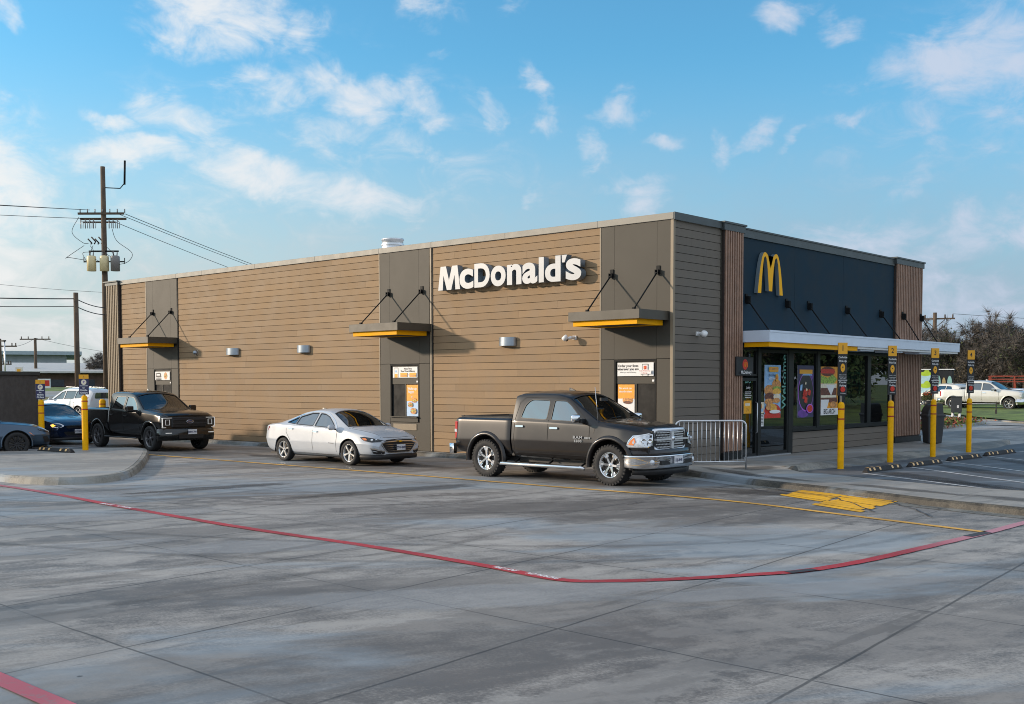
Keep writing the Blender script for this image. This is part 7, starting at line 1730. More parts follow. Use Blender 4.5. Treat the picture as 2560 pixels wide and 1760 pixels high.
simple_car('coupe', 'blue-grey coupe with black wheels cut by the left edge of the picture', (-18.75, -8.90, 0), 72, 'paint_blue', KC, [rounded([(-.55, 1.02), (.66, .985), (.42, 1.13), (.15, 1.23), (-.35, 1.235)], .04)], [(.26, -.56), (.96, -.70), (1.02, -.35), (1.04, 0), (1.02, .35), (.96, .70), (.26, .56), (.2, 0)], None, (1.38, -1.38), .345, None, 'rim_black', 10, 'plain', track=.80, extra=ex_coupe, dash=(.9, .95), glass_m='glass_dark')
# white crossover seen from its side, far left
KS = [(-2.20, .48, .70, .54, .80, .80, .76, 1.05, .60, 1.35, 1.42), (-2.10, .32, .80, .40, .88, .76, .84, 1.06, .62, 1.45, 1.54), (-1.70, .24, .84, .32, .90, .72, .86, 1.06, .62, 1.52, 1.62), (-.80, .22, .85, .30, .91, .70, .87, 1.04, .60, 1.57, 1.67), (-.1, .22, .85, .30, .91, .70, .87, 1.02, .60, 1.56, 1.67), (.25, .22, .85, .30, .91, .70, .87, 1.01, .62, 1.50, 1.61),
      (1.10, .22, .85, .30, .91, .70, .86, .98, .74, 1.07, 1.13), (1.35, .22, .85, .30, .91, .70, .855, .96, .72, 1.04, 1.10), (1.95, .26, .84, .34, .88, .68, .80, .88, .64, .95, .99), (2.15, .30, .76, .38, .80, .64, .74, .80, .56, .85, .87), (2.24, .34, .66, .42, .70, .60, .66, .72, .5, .76, .78)]
def ex_suv(T, b, bv, P_):
    for s, d in ((-1, 'BL'), (1, 'BR')): panel(bv, [(-1.82, s*.88, 1.12), (-2.08, s*.80, 1.16), (-2.20, s*.66, 1.10), (-2.20, s*.68, .98), (-2.08, s*.82, .92)], d, 'tail_light', M['lamp_red'], T, off=.01, step=.2, is3=True)
    for s, d in ((-1, 'FL'), (1, 'FR')): panel(bv, [(1.85, s*.85, .84), (2.12, s*.70, .84), (2.2, s*.56, .76), (2.1, s*.74, .70)], d, 'headlight', M['lamp_clear'], T, off=.008, step=.2, is3=True)
    for d in ('L', 'R'):
        for x in ((.95, .3, .95, .98), (-.10, .3, -.10, 1.02), (-1.0, .36, -1.02, 1.04)): seam(bv, [(x[0], x[1]), (x[2], x[3])], .014, d, 'door_seam', M['gap_black'], b)
        for hx in (.08, -.90): panel(bv, [(hx-.09, .90), (hx+.09, .90), (hx+.09, .93), (hx-.09, .93)], d, 'door_handle', M['chrome'], b, off=.02, step=.4)
        panel(bv, rounded([(1.18, .80), (1.24, .80), (1.24, .93), (1.18, .93)], .02), d, 'fuel_vent', M['car_black'], b, off=.006, step=.4)
        seam(bv, [(-1.9, .34), (2.0, .36)], .10, d, 'cladding', M['car_trim'], b, off=.006)
    panel(bv, rounded([(-.52, 1.10), (.52, 1.10), (.47, 1.38), (-.47, 1.38)], .06), 'B', 'rear_window', M['glass_dark'], T, off=.016, step=.2)
    for s in (-1, 1): m = MB(); m.tube([(-1.6, s*.60, 1.60), (-1.5, s*.60, 1.66), (0, s*.58, 1.69), (.15, s*.58, 1.64)], .014, 6); m.build('roof_rail', M['alu'], T)
    mirror(T, .82, .98, 1.08, P_, (.08, .08, .10))
simple_car('crossover', 'white crossover seen from the side behind the dark blue sedan', (-40.4, 5.6, .28), 188, 'paint_white', KS, [rounded([(-.05, 1.08), (.82, 1.05), (.62, 1.18), (.25, 1.42), (-.05, 1.48)], .03), rounded([(-.92, 1.10), (-.13, 1.08), (-.13, 1.48), (-.92, 1.48)], .03), rounded([(-1.72, 1.16), (-1.0, 1.11), (-1.0, 1.47), (-1.45, 1.44)], .03)],
    [(.24, -.58), (1.10, -.72), (1.18, 0), (1.10, .72), (.24, .58), (.16, 0)], None, (1.32, -1.32), .345, None, extra=ex_suv, cat='car', dash=(.95, 1.02))
# far white suv behind the ivory pickup
simple_car('crossover', 'pale white wagon half hidden behind the bed of the ivory pickup', (-15.2, 58.4, .40), 150, 'paint_ivory', KS, [rounded([(-.05, 1.08), (.82, 1.05), (.62, 1.18), (.25, 1.42), (-.05, 1.48)], .03), rounded([(-.92, 1.10), (-.13, 1.08), (-.13, 1.48), (-.92, 1.48)], .03), rounded([(-1.72, 1.16), (-1.0, 1.11), (-1.0, 1.47), (-1.45, 1.44)], .03)],
    [(.24, -.58), (1.10, -.72), (1.18, 0), (1.10, .72), (.24, .58), (.16, 0)], None, (1.32, -1.32), .345, 'vehicles parked on the grass behind', extra=ex_suv, dx=.12, dash=(.95, 1.02))
# ================================================================== masonry enclosure at the left
t = thing('masonry_enclosure', 'dark brick enclosure wall with metal coping at the left edge', 'enclosure', (0, 0, 0))
A = Vector((-22.88, -4.67, 0)); B_ = Vector((-20.6, -9.6, 0)); d = (B_-A).normalized(); nrm = Vector((-d.y, d.x, 0))
L_ = (B_-A).length
m = MB(); m.obox((A+B_)/2+Vector((0, 0, 1.2))-Vector((.0, 0, 0))+(-nrm if nrm.x > 0 else nrm)*.12, d, nrm, (0, 0, 1), L_/2, .12, 1.2)
A2 = A+Vector((-6, -2.5, 0)); d2 = (A2-A).normalized(); n2 = Vector((-d2.y, d2.x, 0)); m.obox((A+A2)/2+Vector((-.12, .0, 1.2)), d2, n2, (0, 0, 1), (A2-A).length/2-.1, .1, 1.2)
m.build('wall', M['brick_dark'], t)
m = MB(); m.obox((A+B_)/2+Vector((0, 0, 2.46))+(-nrm if nrm.x > 0 else nrm)*.12, d, nrm, (0, 0, 1), L_/2+.06, .18, .06); m.obox((A+A2)/2+Vector((-.12, 0, 2.463)), d2, n2, (0, 0, 1), (A2-A).length/2, .15, .055)
m.build('coping', M['coping_dark'], t, bevel=.01)

# ================================================================== utility poles and wires
def pole(name, label, loc, h, r0, r1, group='wooden utility poles at the left'):
    t = thing(name, label, 'utility pole', loc, 0, group)
    m = MB(); m.tube([(0, 0, -.3), (0, 0, h*.5), (0, 0, h)], [r0, (r0+r1)/2, r1], 14); m.build('pole', M['wood_pole'], t); return t
pz = terrain_z(-55.7, 15.5)
up = pole('utility_pole', 'tallest wooden utility pole, carrying the crossarms and transformers behind the store', (-55.7, 15.5, pz), 16.7-pz, .235, .15)
cr = Vector((.75, .66, 0)); cv = Vector((-.66, .75, 0))       # picture-right and depth axes at the pole
def P_(r, dpt, z): return cr*r+cv*dpt+Vector((0, 0, z-pz))
mat('insulator', (.22, .20, .19), .4); mat('xfmr_tan', (.80, .66, .38), .45)
m = MB()
for dz, off in ((13.55, -.2), (13.25, .2)): m.obox(P_(-.1, off, dz), cr, cv, (0, 0, 1), 1.55, .06, .07)
m.obox(P_(-.3, .0, 13.0), cr, cv, (0, 0, 1), 1.1, .05, .05); m.build('crossarm', M['wood_pole'], up)
m = MB()
for i in range(7): m.tube([P_(-1.5+i*.5, -.2, 13.6), P_(-1.5+i*.5, -.2, 13.85)], .04, 6)
m.build('insulator', M['insulator'], up)
for i, x in enumerate((-1.45, -1.15, -.85, -.6, .45, .72, 1.0)):
    m = MB(); m.tube([P_(x, -.25, 13.15), P_(x, -.25, 12.55)], .035, 6); m.tube([P_(x-.02, -.25, 13.1), P_(x+.18, -.3, 12.95), P_(x+.16, -.3, 12.55)], .022, 5); m.build('fuse_cutout', M['insulator'], up)
m = MB()
for i in range(5): m.tube([P_(-1.1+i*.24, 0, 11.9+.12*(i % 2)), P_(-.85+i*.24, .1, 11.6+.12*(i % 2)), P_(-.95+i*.24, .1, 11.55)], .05, 6)
m.build('lightning_arrester', M['wire'], up)
for x, mm in ((-.75, 'xfmr_tan'), (.12, 'xfmr_tan'), (.85, 'insulator')):
    m = MB(); m.lathe([(0, 0), (.30, .0), (.30, .92), (.27, 1.0), (0, 1.05)], 18, Matrix.Translation(P_(x, -.35, 9.7))); m.build('transformer', M[mm], up)
    m = MB(); m.tube([P_(x-.1, -.35, 10.7), P_(x-.12, -.35, 11.0)], .05, 6); m.tube([P_(x+.12, -.35, 10.7), P_(x+.15, -.35, 10.95)], .04, 6); m.build('bushing', M['insulator'], up)
m = MB(); m.obox(P_(0, -.1, 11.05), cr, cv, (0, 0, 1), 1.0, .05, .05); m.obox(P_(0, -.1, 10.35), cr, cv, (0, 0, 1), 1.35, .04, .04); m.tube([P_(-1.35, -.1, 10.3), P_(-1.35, -.1, 10.65)], .03, 5); m.tube([P_(1.4, -.1, 10.2), P_(1.4, -.1, 10.6)], .03, 5); m.build('mount', M['black_metal'], up)
for q in ([(-1.5, 13.3), (-2.0, 12.3), (-1.3, 11.6), (-.9, 11.55)], [(-1.2, 11.4), (-2.4, 10.3+.3), (-2.2, 9.6+1.0), (-1.0, 10.4)], [(-.8, 11.4), (-.6, 11.0), (-1.3, 10.9), (-1.0, 10.3)], [(-.6, 11.4), (-.8, 10.8), (-.5, 10.5), (-.1, 10.3)], [(.7, 12.5), (1.0, 11.7), (2.0, 10.9), (1.7, 10.3), (.9, 10.1)], [(.2, 11.4), (.7, 10.9), (.8, 10.5)], [(0, 11.0), (.5, 10.7), (1.0, 10.4)]):
    m = MB(); m.tube([P_(a, -.4, b) for a, b in catmull(q, 6)], .018, 5, cap=False); m.build('jumper_wire', M['wire'], up)
m = MB(); m.tube([P_(.15, 0, 15.3), P_(1.15, 0, 15.25), P_(1.45, 0, 15.6)], .035, 6); m.tube([P_(1.45, 0, 15.5), P_(1.5, 0, 17.1)], .07, 8); m.build('antenna', M['black_metal'], up)
def wire(label, a, b, sag, r=.016, cat='overhead wire', group='overhead wires at the left', n=18):
    a, b = Vector(a), Vector(b); m = MB(); pts = []
    for i in range(n+1):
        u = i/n; p = a.lerp(b, u); p.z -= sag*4*u*(1-u); pts.append(p)
    m.tube(pts, r, 5, cap=False); o = m.build('overhead_wire', M['wire']); tag(o, label, cat, group); return o
top = Vector((-55.7, 15.5, 0))
wire('upper of the overhead wires running left from the tall pole', top+cr*-1.5+Vector((0, 0, 13.85)), (-75, -28, 15.4), .5, .020)
wire('second of the overhead wires running left from the tall pole', top+cr*-1.0+Vector((.2, 0, 13.8)), (-75.3, -27, 15.2), .5, .018)
wire('lowest of the three overhead wires running left from the tall pole', top+cr*-1.35+Vector((0, 0, 13.25)), (-74, -28, 14.5), .6, .018)
wire('upper of the overhead wires running right behind the roof', top+cr*1.45+Vector((0, 0, 13.55)), (-118, 118, 12.6), 1.6, .022)
wire('second of the overhead wires running right behind the roof', top+cr*1.0+Vector((0, 0, 13.55)), (-118.5, 118.8, 12.2), 1.6, .020)
wire('lowest of the overhead wires running right behind the roof', top+cr*.8+Vector((0, 0, 13.0)), (-119, 117, 11.2), 1.7, .020)
wire('thin service wire rising to the tall pole from the left edge', (-66, -4, 10.9), top+cr*.0+Vector((0, 0, 8.3)), .5, .011)
p2 = pole('utility_pole', 'short thick wooden pole left of the tall one, without crossarms', (-52.1, 11.6, terrain_z(-52, 11.6)), 7.85-terrain_z(-52, 11.6), .17, .145)
for zl, zr, s_ in ((7.62, 7.6, .25), (7.15, 7.15, .3)):
    wire('telephone cable sloping in from the left edge, '+('upper' if zl > 7.3 else 'lower')+' at the short pole', (-58, -6, zl+.1), (-52.1, 11.6, zl-.15), s_, .035 if zl > 7.3 else .022)
    wire('telephone cable between the short and the tall pole, '+('upper' if zl > 7.3 else 'lower')+' of the two', (-52.1, 11.6, zl-.15), (-55.7, 15.5, zl-.35), .12, .03)
def small_pole(label, loc, h, arms, r=.13):
    z0 = terrain_z(loc[0], loc[1]); t = pole('utility_pole', label, (loc[0], loc[1], z0), h-z0, r, r*.8)
    m = MB()
    for z, w, off in arms:
        m.obox(cr*off+Vector((0, 0, z-z0)), cr, cv, (0, 0, 1), w, .06, .07)
        for k in (-.9, -.45, .45, .9): m.tube([cr*(off+k*w)+Vector((0, 0, z-z0)), cr*(off+k*w)+Vector((0, 0, z-z0+.35))], .06, 5)
    m.build('crossarm', M['wood_pole'], t)
small_pole('slim pole with one crossarm in front of the pale shed', (-121, 41.2), 7.9, [(7.75, 1.9, 0)], .20)
small_pole('slim pole with two side arms cut by the left edge', (-104.4, 29.6), 7.0, [(6.2, .9, .9), (4.3, .6, .6)], .20)
small_pole('tiny far pole beside the bare tree left of the store', (-162, 71.3), 6.0, [(5.8, 1.2, 0)], .22)
wire('thin far wire between the small poles at the left', (-104.4, 29.6, 6.3), (-121, 41.2, 7.9), .5, .02, n=8)
wire('thin far wire running right from the small crossarm pole', (-121, 41.2, 7.9), (-162, 85, 7.5), .8, .02, n=8)
rp = small_pole('wooden utility pole with a crossarm above the white canopy end', (-26.2, 85.1), 8.9, [], .22)
rp = [o for o in COL.objects if o.get('label') == 'wooden utility pole with a crossarm above the white canopy end'][0]; rz_ = terrain_z(-26.2, 85.1)
c2_ = Vector((.93, .37, 0)); m = MB(); m.obox(Vector((0, 0, 8.3-rz_)), c2_, c2_.cross(Vector((0, 0, 1))), (0, 0, 1), 1.8, .07, .07)
for k in (-1.6, -.9, .9, 1.6): m.tube([c2_*k+Vector((0, 0, 8.3-rz_)), c2_*k+Vector((0, 0, 8.7-rz_))], .07, 5)
m.tube([c2_*-.9+Vector((0, 0, 8.2-rz_)), Vector((0, 0, 7.4-rz_)), c2_*.9+Vector((0, 0, 8.2-rz_))], .04, 5); m.build('crossarm', M['wood_pole'], rp)
m = MB(); m.lathe([(0, 0), (.28, 0), (.28, .9), (0, 1.0)], 14, Matrix.Translation(c2_*-.55+Vector((0, 0, 5.2-rz_)))); m.build('transformer', M['insulator'], rp)
wire('thin wire leaving the right hand pole behind the store', (-26.2-1.5, 84.6, 8.75), (-75, 70, 10.5), 1.0, .022, group='overhead wires behind the store'); wire('thin wire running right from the pole above the canopy end', (-26.2+1.5, 85.6, 8.75), (30, 103, 7.5), 1.2, .018, group='overhead wires behind the store')

# ================================================================== far buildings at the left
mat('shed_wall', (.40, .45, .50), .6, var=.06); mat('shed_roof', (.36, .44, .48), .5); mat('pale_roof', (.55, .53, .50), .6); mat('brick_far', (.12, .075, .060), .9, var=.3, vscale=.8); mat('window_far', (.02, .03, .05), .2)
def gz(x, y): return terrain_z(x, y)
def bframe(x, y, ang): return Matrix.Translation((x, y, gz(x, y))) @ Matrix.Rotation(R(ang), 4, 'Z')
b1 = thing('metal_warehouse', 'long pale blue metal warehouse with a flat overhanging roof at far left', 'warehouse', (-139, 49, gz(-139, 49)), R(64))
m = MB(); m.box(-40, 4.6, 0, 30, 0, 4.5); m.build('wall', M['shed_wall'], b1)
m = MB(); m.box(-41, 6.6, -1.4, 31, 4.5, 5.0); m.build('roof', M['shed_roof'], b1)
m = MB()
for i in range(22): m.box(-38+i*2, -37.9+i*2, -.06, 0, .2, 4.45)
m.build('rib', M['shed_wall'], b1)
b2 = thing('brick_hall', 'low brown brick building with a pale sloping roof before the warehouse', 'building', (-118, 42, gz(-118, 42)), R(62))
m = MB(); m.box(-16, 24, 0, 10, 0, 1.75); m.build('wall', M['brick_far'], b2)
m = MB(); m.add([(-22, -1.5, 1.75), (14, -1.5, 1.75), (14, 10.5, 3.0), (-22, 10.5, 3.0), (-22, -1.5, 1.95), (14, -1.5, 1.95), (14, 10.5, 3.2), (-22, 10.5, 3.2)], [(3, 2, 1, 0), (4, 5, 6, 7), (0, 1, 5, 4), (1, 2, 6, 5), (2, 3, 7, 6), (3, 0, 4, 7)]); m.box(14.1, 24.3, -.4, 10.4, 1.75, 2.0); m.build('roof', M['pale_roof'], b2)
for x in (-4, -1, 2.5): m = MB(); m.box(x, x+2.2, -.05, 0, .1, .95); m.build('door', M['window_far'], b2)
m = MB(); m.box(-9.5, -6.5, -1.3, -1.2, .75, 1.7); m.build('awning', M['shed_wall'], b2)
def rt(px, dist):      # ground point seen toward picture column px at a distance
    dx = (px-1280)/2769.4; d = Vector((_fw.x+_r.x*dx, _fw.y+_r.y*dx, 0)).normalized(); p = Vector((14.777, -22.355, 0))+d*dist; return (p.x, p.y, terrain_z(p.x, p.y)-.1)
p = rt(52, 62); t = thing('shop_sign', 'small square white sign just above the dark enclosure wall', 'sign', p, R(40))
m = MB(); m.tube([(0, 0, 0), (0, 0, 2.6)], .05, 6); m.build('post', M['alu'], t); m = MB(); m.box(-.17, .17, -.04, .04, 2.25, 2.75); m.build('board', M['cream'], t); m = MB(); m.box(-.09, .09, -.05, -.04, 2.5, 2.66); m.build('print', M['print_yellow'], t)
t = thing('roadside_sign', 'red and white roadside sign between the poles at the left', 'sign', (-84, 24.5, gz(-84, 24.5)), R(50))
m = MB(); m.box(-.65, .65, -.1, .1, .0, .85); m.build('board', M['print_white'], t); m = MB(); m.box(-.1, .6, -.12, -.1, .2, .72); m.box(-.5, -.25, -.12, -.1, .4, .5); m.build('print', M['print_red'], t)
t = thing('lamp_post', 'thin grey lamp post before the brick building at the left', 'lamp post', (-86, 22.0, gz(-86, 22)), 0)
m = MB(); m.tube([(0, 0, 0), (0, 0, .5)], .3, 10); m.build('base', M['walk_concrete'], t); m = MB(); m.tube([(0, 0, .5), (0, 0, 4.2)], .07, 6); m.build('pole', M['galv'], t); m = MB(); m.box(-.5, .1, -.12, .12, 4.2, 4.32); m.build('head', M['black_metal'], t)
t = thing('utility_cabinet', 'yellow based dark utility cabinet on the verge at the left', 'cabinet', (-66, 8.2, gz(-66, 8.2)), R(40))
m = MB(); m.box(-.9, .9, -.5, .5, 0, .35); m.build('base', M['yellow_paint'], t, bevel=.03); m = MB(); m.box(-.6, .7, -.4, .4, .35, .95); m.build('box', M['car_black'], t, bevel=.05)

# ================================================================== trees
mat('bark', (.065, .050, .040), .9, var=.3, vscale=3, bump=.5, bscale=20); mat('twig', (.105, .092, .082), .9, var=.25, vscale=1)
mat('oak_leaf', (.060, .075, .026), .8, var=.45, vscale=.5); mat('brown_leaf', (.105, .085, .055), .85, var=.4, vscale=.5); mat('evergreen', (.030, .060, .020), .8, var=.4, vscale=.6)
def make_tree(seed, h, spread, leaf_n, leaf_m, leaf_s=.16, twigs=1.0, lean=0.0):
    rnd = random.Random(seed); tr = MB(); cr_ = MB(); tips = []
    def rv(s=1): return Vector((rnd.uniform(-s, s), rnd.uniform(-s, s), rnd.uniform(-s, s)))
    def grow(p, d, L, r, lv):
        n = 4; pts = [p]; rs = [r]
        for i in range(n):
            d = (d+rv(.22 if lv else .08)+Vector((0, 0, .05 if lv < 3 else -.02))).normalized(); p = p+d*(L/n); pts.append(p); rs.append(r*(1-.5*(i+1)/n))
            if lv >= 2 and rnd.random() < .75: tips.append((p, d, lv))
        (tr if lv < 3 else cr_).tube(pts, rs, 7 if lv < 2 else (5 if lv < 3 else 3), 0, cap=False)
        if lv < 4:
            k = {0: 4, 1: 4, 2: 4, 3: 4}[lv]
            for i in range(k):
                q = pts[-1] if i == 0 else pts[rnd.choice((2, 3, 4))]
                side = rv(1); side -= d*side.dot(d); side.normalize(); sp = spread*(1.05 if lv == 0 else 1.0)
                nd = (d*rnd.uniform(.35, .9)+side*rnd.uniform(.6, 1.1)*sp); nd.z += .12; grow(q, nd.normalized(), L*rnd.uniform(.62, .86), rs[-1]*(.95 if i == 0 else .75), lv+1)
        else: tips.append((pts[-1], d, lv))
    grow(Vector((0, 0, -.2)), Vector((lean, 0, 1)).normalized(), h*.30, h*.030, 0)
    for p, d, lv in tips:
        for _ in range(int(2*twigs)+1):
            e = (d+rv(1.1)).normalized()*rnd.uniform(.3, .85); w = e.cross(rv()).normalized()*.017
            cr_.add([p-w, p+w, p+e], [(0, 1, 2)])
    # leaves in clumps
    if leaf_n:
        cl = [rnd.choice(tips)[0] for _ in range(max(6, leaf_n//45))]
        for i in range(leaf_n):
            c = rnd.choice(cl); s = rnd.uniform(.3, .8)*h*.075; p = c+Vector((rnd.gauss(0, 1), rnd.gauss(0, 1), rnd.gauss(0, .8)))*s; a = rv().normalized()*leaf_s*rnd.uniform(.5, 1.3); b = a.cross(rv()).normalized()*leaf_s*rnd.uniform(.3, .7)
            cr_.add([p-a-b, p+a-b*.6, p+a*.6+b, p-a*.7+b], [(0, 1, 2, 3)], 1)
    return tr, cr_, leaf_m
TREE_VARS = {}
def tree(kind, label, loc, s=1.0, rz=0.0, group=None, name='bare_tree'):
    seed, h, spread, ln, lm, ls, tw = kind
    if kind not in TREE_VARS:
        tr, c_, lm_ = make_tree(seed, h, spread, ln, lm, ls, tw); t = thing(name, label, 'tree', loc, rz, group)
        a = tr.build('trunk', M['bark'], t, fixn=False); b = c_.build('crown', [M['twig'], M[lm]], t, fixn=False); TREE_VARS[kind] = (a.data, b.data)
    else:
        t = thing(name, label, 'tree', loc, rz, group); obj('trunk', TREE_VARS[kind][0], t); obj('crown', TREE_VARS[kind][1], t)
    t.scale = (s, s, s); return t
K1 = (3, 7.4, .85, 1500, 'oak_leaf', .085, 5); K2 = (11, 7.8, 1.0, 350, 'brown_leaf', .08, 6); K3 = (23, 6.6, .9, 1100, 'brown_leaf', .09, 6); K4 = (31, 8.5, .8, 5200, 'evergreen', .22, 1)
RT = [(K2, 2350, 112, 1.15, 'leafless tree with spreading twigs just right of the utility pole above the canopy'), (K1, 2385, 106, 1.15, 'olive crowned oak behind the food trailer, left of the tallest trees'), (K2, 2430, 102, 1.18, 'tall bare dark tree with forked trunk behind the sign numbered four'),
      (K1, 2475, 110, 1.08, 'tall olive oak behind the cab of the ivory pickup'), (K2, 2510, 103, 1.12, 'twisted bare oak above the ivory pickup'), (K1, 2560, 98, 1.12, 'tallest dark oak at the right edge of the picture'), (K2, 2610, 100, 1.1, 'bare oak just beyond the right edge'),
      (K3, 2400, 128, .85, 'brown leaved thicket tree behind the trailer'), (K3, 2455, 130, .9, 'brown leaved thicket tree in the gap between the forked oaks'), (K3, 2535, 126, .9, 'brown leaved thicket tree behind the red steel rack'), (K2, 2315, 120, .85, 'small bare tree peeping out beside the right slat screen')]
for k, (kd, px, ds, s, lb) in enumerate(RT): tree(kd, lb, rt(px, ds), s, k*1.7, 'oaks and thicket behind the parked pickups')
tree(K3, 'leafless brown tree just left of the tan slat corner', rt(262, 150), .82, .4, None, 'bare_tree'); tree(K2, 'low bare bush by the tiny far pole at the left', rt(236, 160), .55, 2.2, None, 'bare_tree')
# trees and lawn mirrored in the glass (standing out of the picture to the right)
for k, (kd, loc, s) in enumerate(((K4, (20, 50, 0), .9), (K4, (24.5, 53, 0), 1.05), (K1, (28, 60, 0), 1.2), (K4, (33, 57, 0), 1.0), (K4, (37, 66, 0), 1.2), (K4, (16, 60, 0), 1.1), (K4, (43, 60, 0), 1.1))):
    tree(kd, 'green tree across the street, seen only as a reflection in the front windows', (loc[0], loc[1], terrain_z(loc[0], loc[1])), s, k*2.1, 'trees across the street', 'street_tree')
# thicket at the back: one mass of brush
def brush(name, pts, hgt, n, mts, sz=.16, wd=3.0, seed=2):
    rnd = random.Random(seed); m = MB()
    for _ in range(n):
        u = rnd.random()*(len(pts)-1); i = int(u); f = u-i; x = pts[i][0]*(1-f)+pts[i+1][0]*f+rnd.gauss(0, wd*.4); y = pts[i][1]*(1-f)+pts[i+1][1]*f+rnd.gauss(0, wd*.4)
        hh = hgt*(.55+.45*math.sin(x*.9+1.3)*math.sin(y*.7)+rnd.uniform(-.1, .25)); z = terrain_z(x, y)+rnd.random()**.8*max(.3, hh); a = Vector((rnd.uniform(-1, 1), rnd.uniform(-1, 1), rnd.uniform(-1, 1))).normalized()*sz*rnd.uniform(.6, 1.6); b = a.cross(Vector((rnd.uniform(-1, 1), rnd.uniform(-1, 1), rnd.uniform(-1, 1)))).normalized()*sz*rnd.uniform(.3, .8)
        p = Vector((x, y, z)); m.add([p-a-b, p+a-b*.5, p+a*.5+b, p-a+b], [(0, 1, 2, 3)], rnd.randrange(len(mts)))
    o = m.build(name, mts, fixn=False); o['kind'] = 'stuff'; return o
o = brush('undergrowth', [rt(2200, 130)[:2], rt(2400, 128)[:2], rt(2560, 124)[:2], rt(2750, 120)[:2]], 3.4, 9000, [M['brown_leaf'], M['oak_leaf'], M['twig']], .20, 4.0); tag(o, 'brown and olive undergrowth behind the oaks', 'undergrowth')
o = brush('undergrowth', [rt(-80, 190)[:2], rt(120, 190)[:2], rt(290, 180)[:2]], 2.6, 5000, [M['brown_leaf'], M['twig']], .28, 4.0, 5); tag(o, 'low brown scrub along the horizon at the left', 'undergrowth')
# bedding plants by the bin
t_ = brush('bedding_plants', [(-4.6, 26.5), (-4.9, 30), (-5.6, 34.2), (-6.2, 36)], .42, 2600, [M['oak_leaf'], M['grass'], mat('red_leaf', (.30, .08, .05), .8, var=.3)], .06, 1.2, 9); tag(t_, 'reddish and green bedding plants behind the waste bin', 'plants')
drape('planting_bed', smooth_poly([(-7.8, 25), (-4.2, 25), (-4.2, 33.5), (-5.4, 36.8), (-7.8, 36.8)], 2), M['grass'], .07)
kerb_strip(smooth_poly([(-4.2, 24.6), (-4.0, 33.3), (-5.2, 37.2), (-8.2, 37.2), (-8.2, 24.6)], 2)[:14], .2, .13)

# ================================================================== things on the grass at the right
# utility pedestal
x, y, z = -6.5, 36.6, .12
t = thing('utility_pedestal', 'dark grey utility pedestal on two white conduits at the grass edge', 'utility pedestal', (x, y, z), R(20))
m = MB(); m.box(-.27, .27, -.14, .14, .42, 1.22); m.box(-.29, .29, -.16, .16, 1.22, 1.27); m.build('box', M['bin_grey'], t, bevel=.01)
for s in (-1, 1): m = MB(); m.tube([(s*.17, 0, 0), (s*.17, 0, .42)], .065, 10); m.build('conduit', M['white_panel'], t)
m = MB(); m.box(.03, .12, -.146, -.14, .66, .80); m.build('label_plate', M['white_panel'], t)
p = rt(2489, 70); t = thing('marker_stake', 'short black stake standing in the grass before the ivory pickup', 'stake', (p[0], p[1], terrain_z(p[0], p[1])+.08)); m = MB(); m.box(-.03, .03, -.02, .02, 0, .72); m.build('post', M['car_black'], t); m = MB(); m.box(-.05, .05, -.03, .03, 0, .25); m.build('base', M['car_black'], t)
p = rt(2362, 66); t = thing('fallen_post', 'dark leaning post end in the grass left of the pedestal', 'post', (p[0], p[1], terrain_z(p[0], p[1])+.10), R(20)); m = MB(); m.tube([(0, 0, 0), (-.35, .1, .62)], .05, 7); m.build('post', M['wood_pole'], t); m = MB(); m.obox((.02, 0, .02), (1, 0, .2), (0, 1, 0), (0, 0, 1), .16, .1, .04); m.build('foot', M['wood_pole'], t)
# food trailer
p = rt(2335, 88); fz = terrain_z(p[0], p[1])
F_ = thing('food_trailer', 'black drinks trailer painted with lime green cups behind the third bollard', 'trailer', (p[0], p[1], fz+.1), R(18))
m = MB(); m.box(-2.4, 1.28, -1.05, 1.05, .45, 2.55); m.build('body', M['car_black'], F_, bevel=.06)
m = MB(); m.box(-2.45, 1.33, -1.1, 1.1, 2.55, 2.62); m.build('roof', M['white_panel'], F_)
m = MB(); m.box(-.18, .08, -.5, -.2, 2.62, 3.15); m.build('roof_vent', M['white_panel'], F_, bevel=.03)
sh = Sheet(frame((0, -1.056, 0), (1, 0, 0), (0, 0, 1)), .003); mat('lime', (.45, .62, .04), .5); mat('cup_blue', (.45, .66, .72), .5); mat('surf_green', (.28, .50, .45), .5); mat('surf_tan', (.45, .33, .14), .5)
for cx, cz, a, s in ((-.62, 1.88, -.12, 1.15), (-.60, .98, .0, 1.25), (-1.6, 1.3, .1, 1.2)):
    sh.poly([(cx-.36*s, cz+.28*s), (cx-.24*s+a, cz-.42*s), (cx+.24*s+a, cz-.42*s), (cx+.38*s, cz+.30*s)], M['cup_blue']); sh.ell(cx+.02, cz+.34*s, .38*s, .14*s, M['lime'], 16); sh.ell(cx+.10, cz+.46*s, .16*s, .16*s, M['lime'], 14)
sh.ell(.28, 1.55, .17, .62, M['surf_green'], 20); sh.ell(.28, 1.3, .13, .2, M['print_white'], 16); sh.ell(.66, 1.5, .13, .50, M['surf_tan'], 20); sh.ell(1.05, 1.5, .17, .62, M['surf_green'], 20); sh.ell(.2, 1.75, .12, .15, M['print_red'], 12); sh.rect(-1.1, .5, -.35, .62, M['surf_green']); sh.rect(.45, .62, .95, .85, M['print_lightblue'])
sh.build('painted_cups', F_)
m = MB(); m.box(-2.2, 1.1, -.9, .9, .32, .45); m.tube([(1.3, 0, .42), (2.2, 0, .42)], .05, 8); m.build('frame', M['black_metal'], F_)
m = MB()
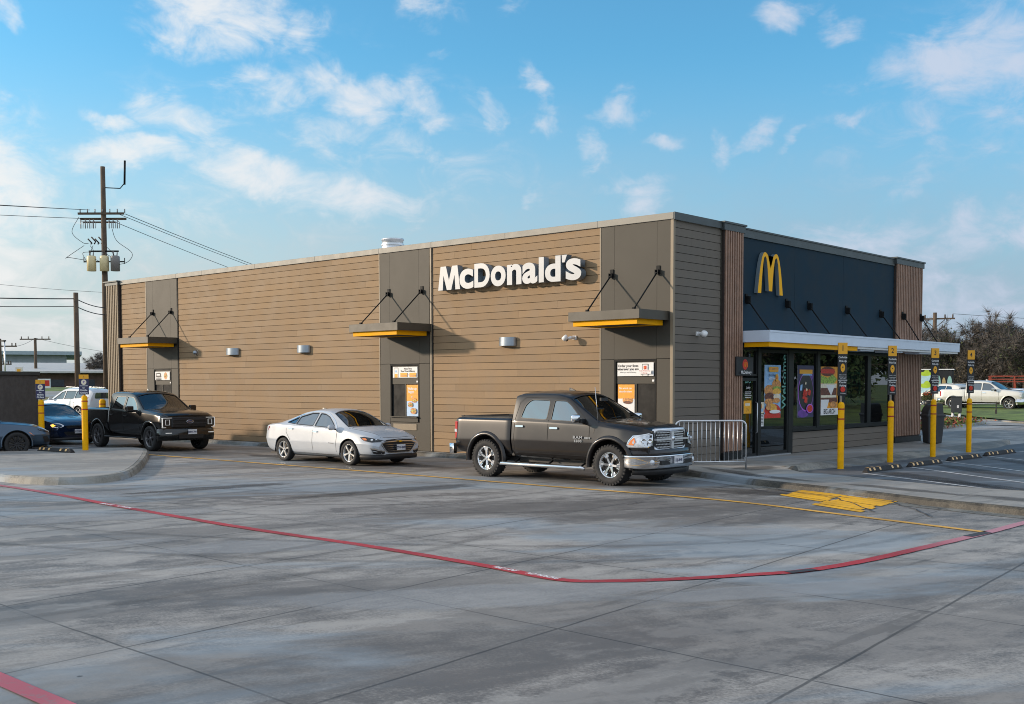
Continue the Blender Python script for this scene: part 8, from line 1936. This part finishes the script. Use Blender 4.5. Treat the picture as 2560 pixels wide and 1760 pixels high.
for s in (-1, 1): m.lathe([(0, -.1), (.33, -.1), (.36, -.05), (.36, .05), (.33, .1), (0, .1)], 20, Matrix.Translation((-.9, s*.95, .33)) @ Matrix.Rotation(R(90), 4, 'X'))
m.build('wheel', M['tyre'], F_)
p = rt(2318, 80); t = thing('potted_plant', 'dark leafy plant with red flowers in front of the drinks trailer', 'plant', (p[0], p[1], terrain_z(p[0], p[1])+.1))
m = MB(); m.lathe([(0, 0), (.2, 0), (.26, .42), (.22, .42), (0, .38)], 16); m.build('pot', M['car_black'], t)
rnd = random.Random(4); m = MB()
for i in range(420):
    a = rnd.uniform(0, 6.28); rr = rnd.random()**.5*.34; q = Vector((math.cos(a)*rr, math.sin(a)*rr, .45+rnd.random()*.5)); u = Vector((rnd.uniform(-1, 1), rnd.uniform(-1, 1), rnd.uniform(-1, 1))).normalized()*.09; v = u.cross(Vector((0, 1, .3))).normalized()*.03
    m.add([q-u, q+v, q+u, q-v], [(0, 1, 2, 3)], 1 if (q.z > .75 and rnd.random() < .4) else 0)
m.build('leaves', [M['oak_leaf'], M['print_red']], t, fixn=False)
# red steel rack
p = rt(2540, 95); t = thing('steel_rack', 'red brown steel pipe rack standing behind the pale blue pickup', 'steel rack', (p[0], p[1], terrain_z(p[0], p[1])), R(14))
mat('red_oxide', (.30, .055, .03), .6, var=.2)
m = MB()
for z in (2.18, 1.95, 1.75): m.box(-2.1, 6, -.06, .06, z, z+.07)
m.box(-2.1, 6, 1.4, 1.5, 2.18, 2.28); m.build('rail', M['red_oxide'], t)
for x in (-2.0, -.2, 1.8, 3.8, 5.8):
    for yy in (0, 1.45): m = MB(); m.box(x-.05, x+.05, yy-.05, yy+.05, 0, 2.2); m.build('post', M['red_oxide'], t)
m = MB()
for i in range(9): m.box(-2+i*.95, -1.94+i*.95, 0, 1.5, 2.16, 2.2)
m.build('crossbar', M['red_oxide'], t)
for o in list(COL.objects):
    if o.parent is None and o.type in ('MESH', 'EMPTY') and not o.get('kind') and not o.get('label'): print('UNLABELLED', o.name)
print('objects', len(COL.objects), 'polys', sum(len(o.data.polygons) for o in COL.objects if o.type == 'MESH'))
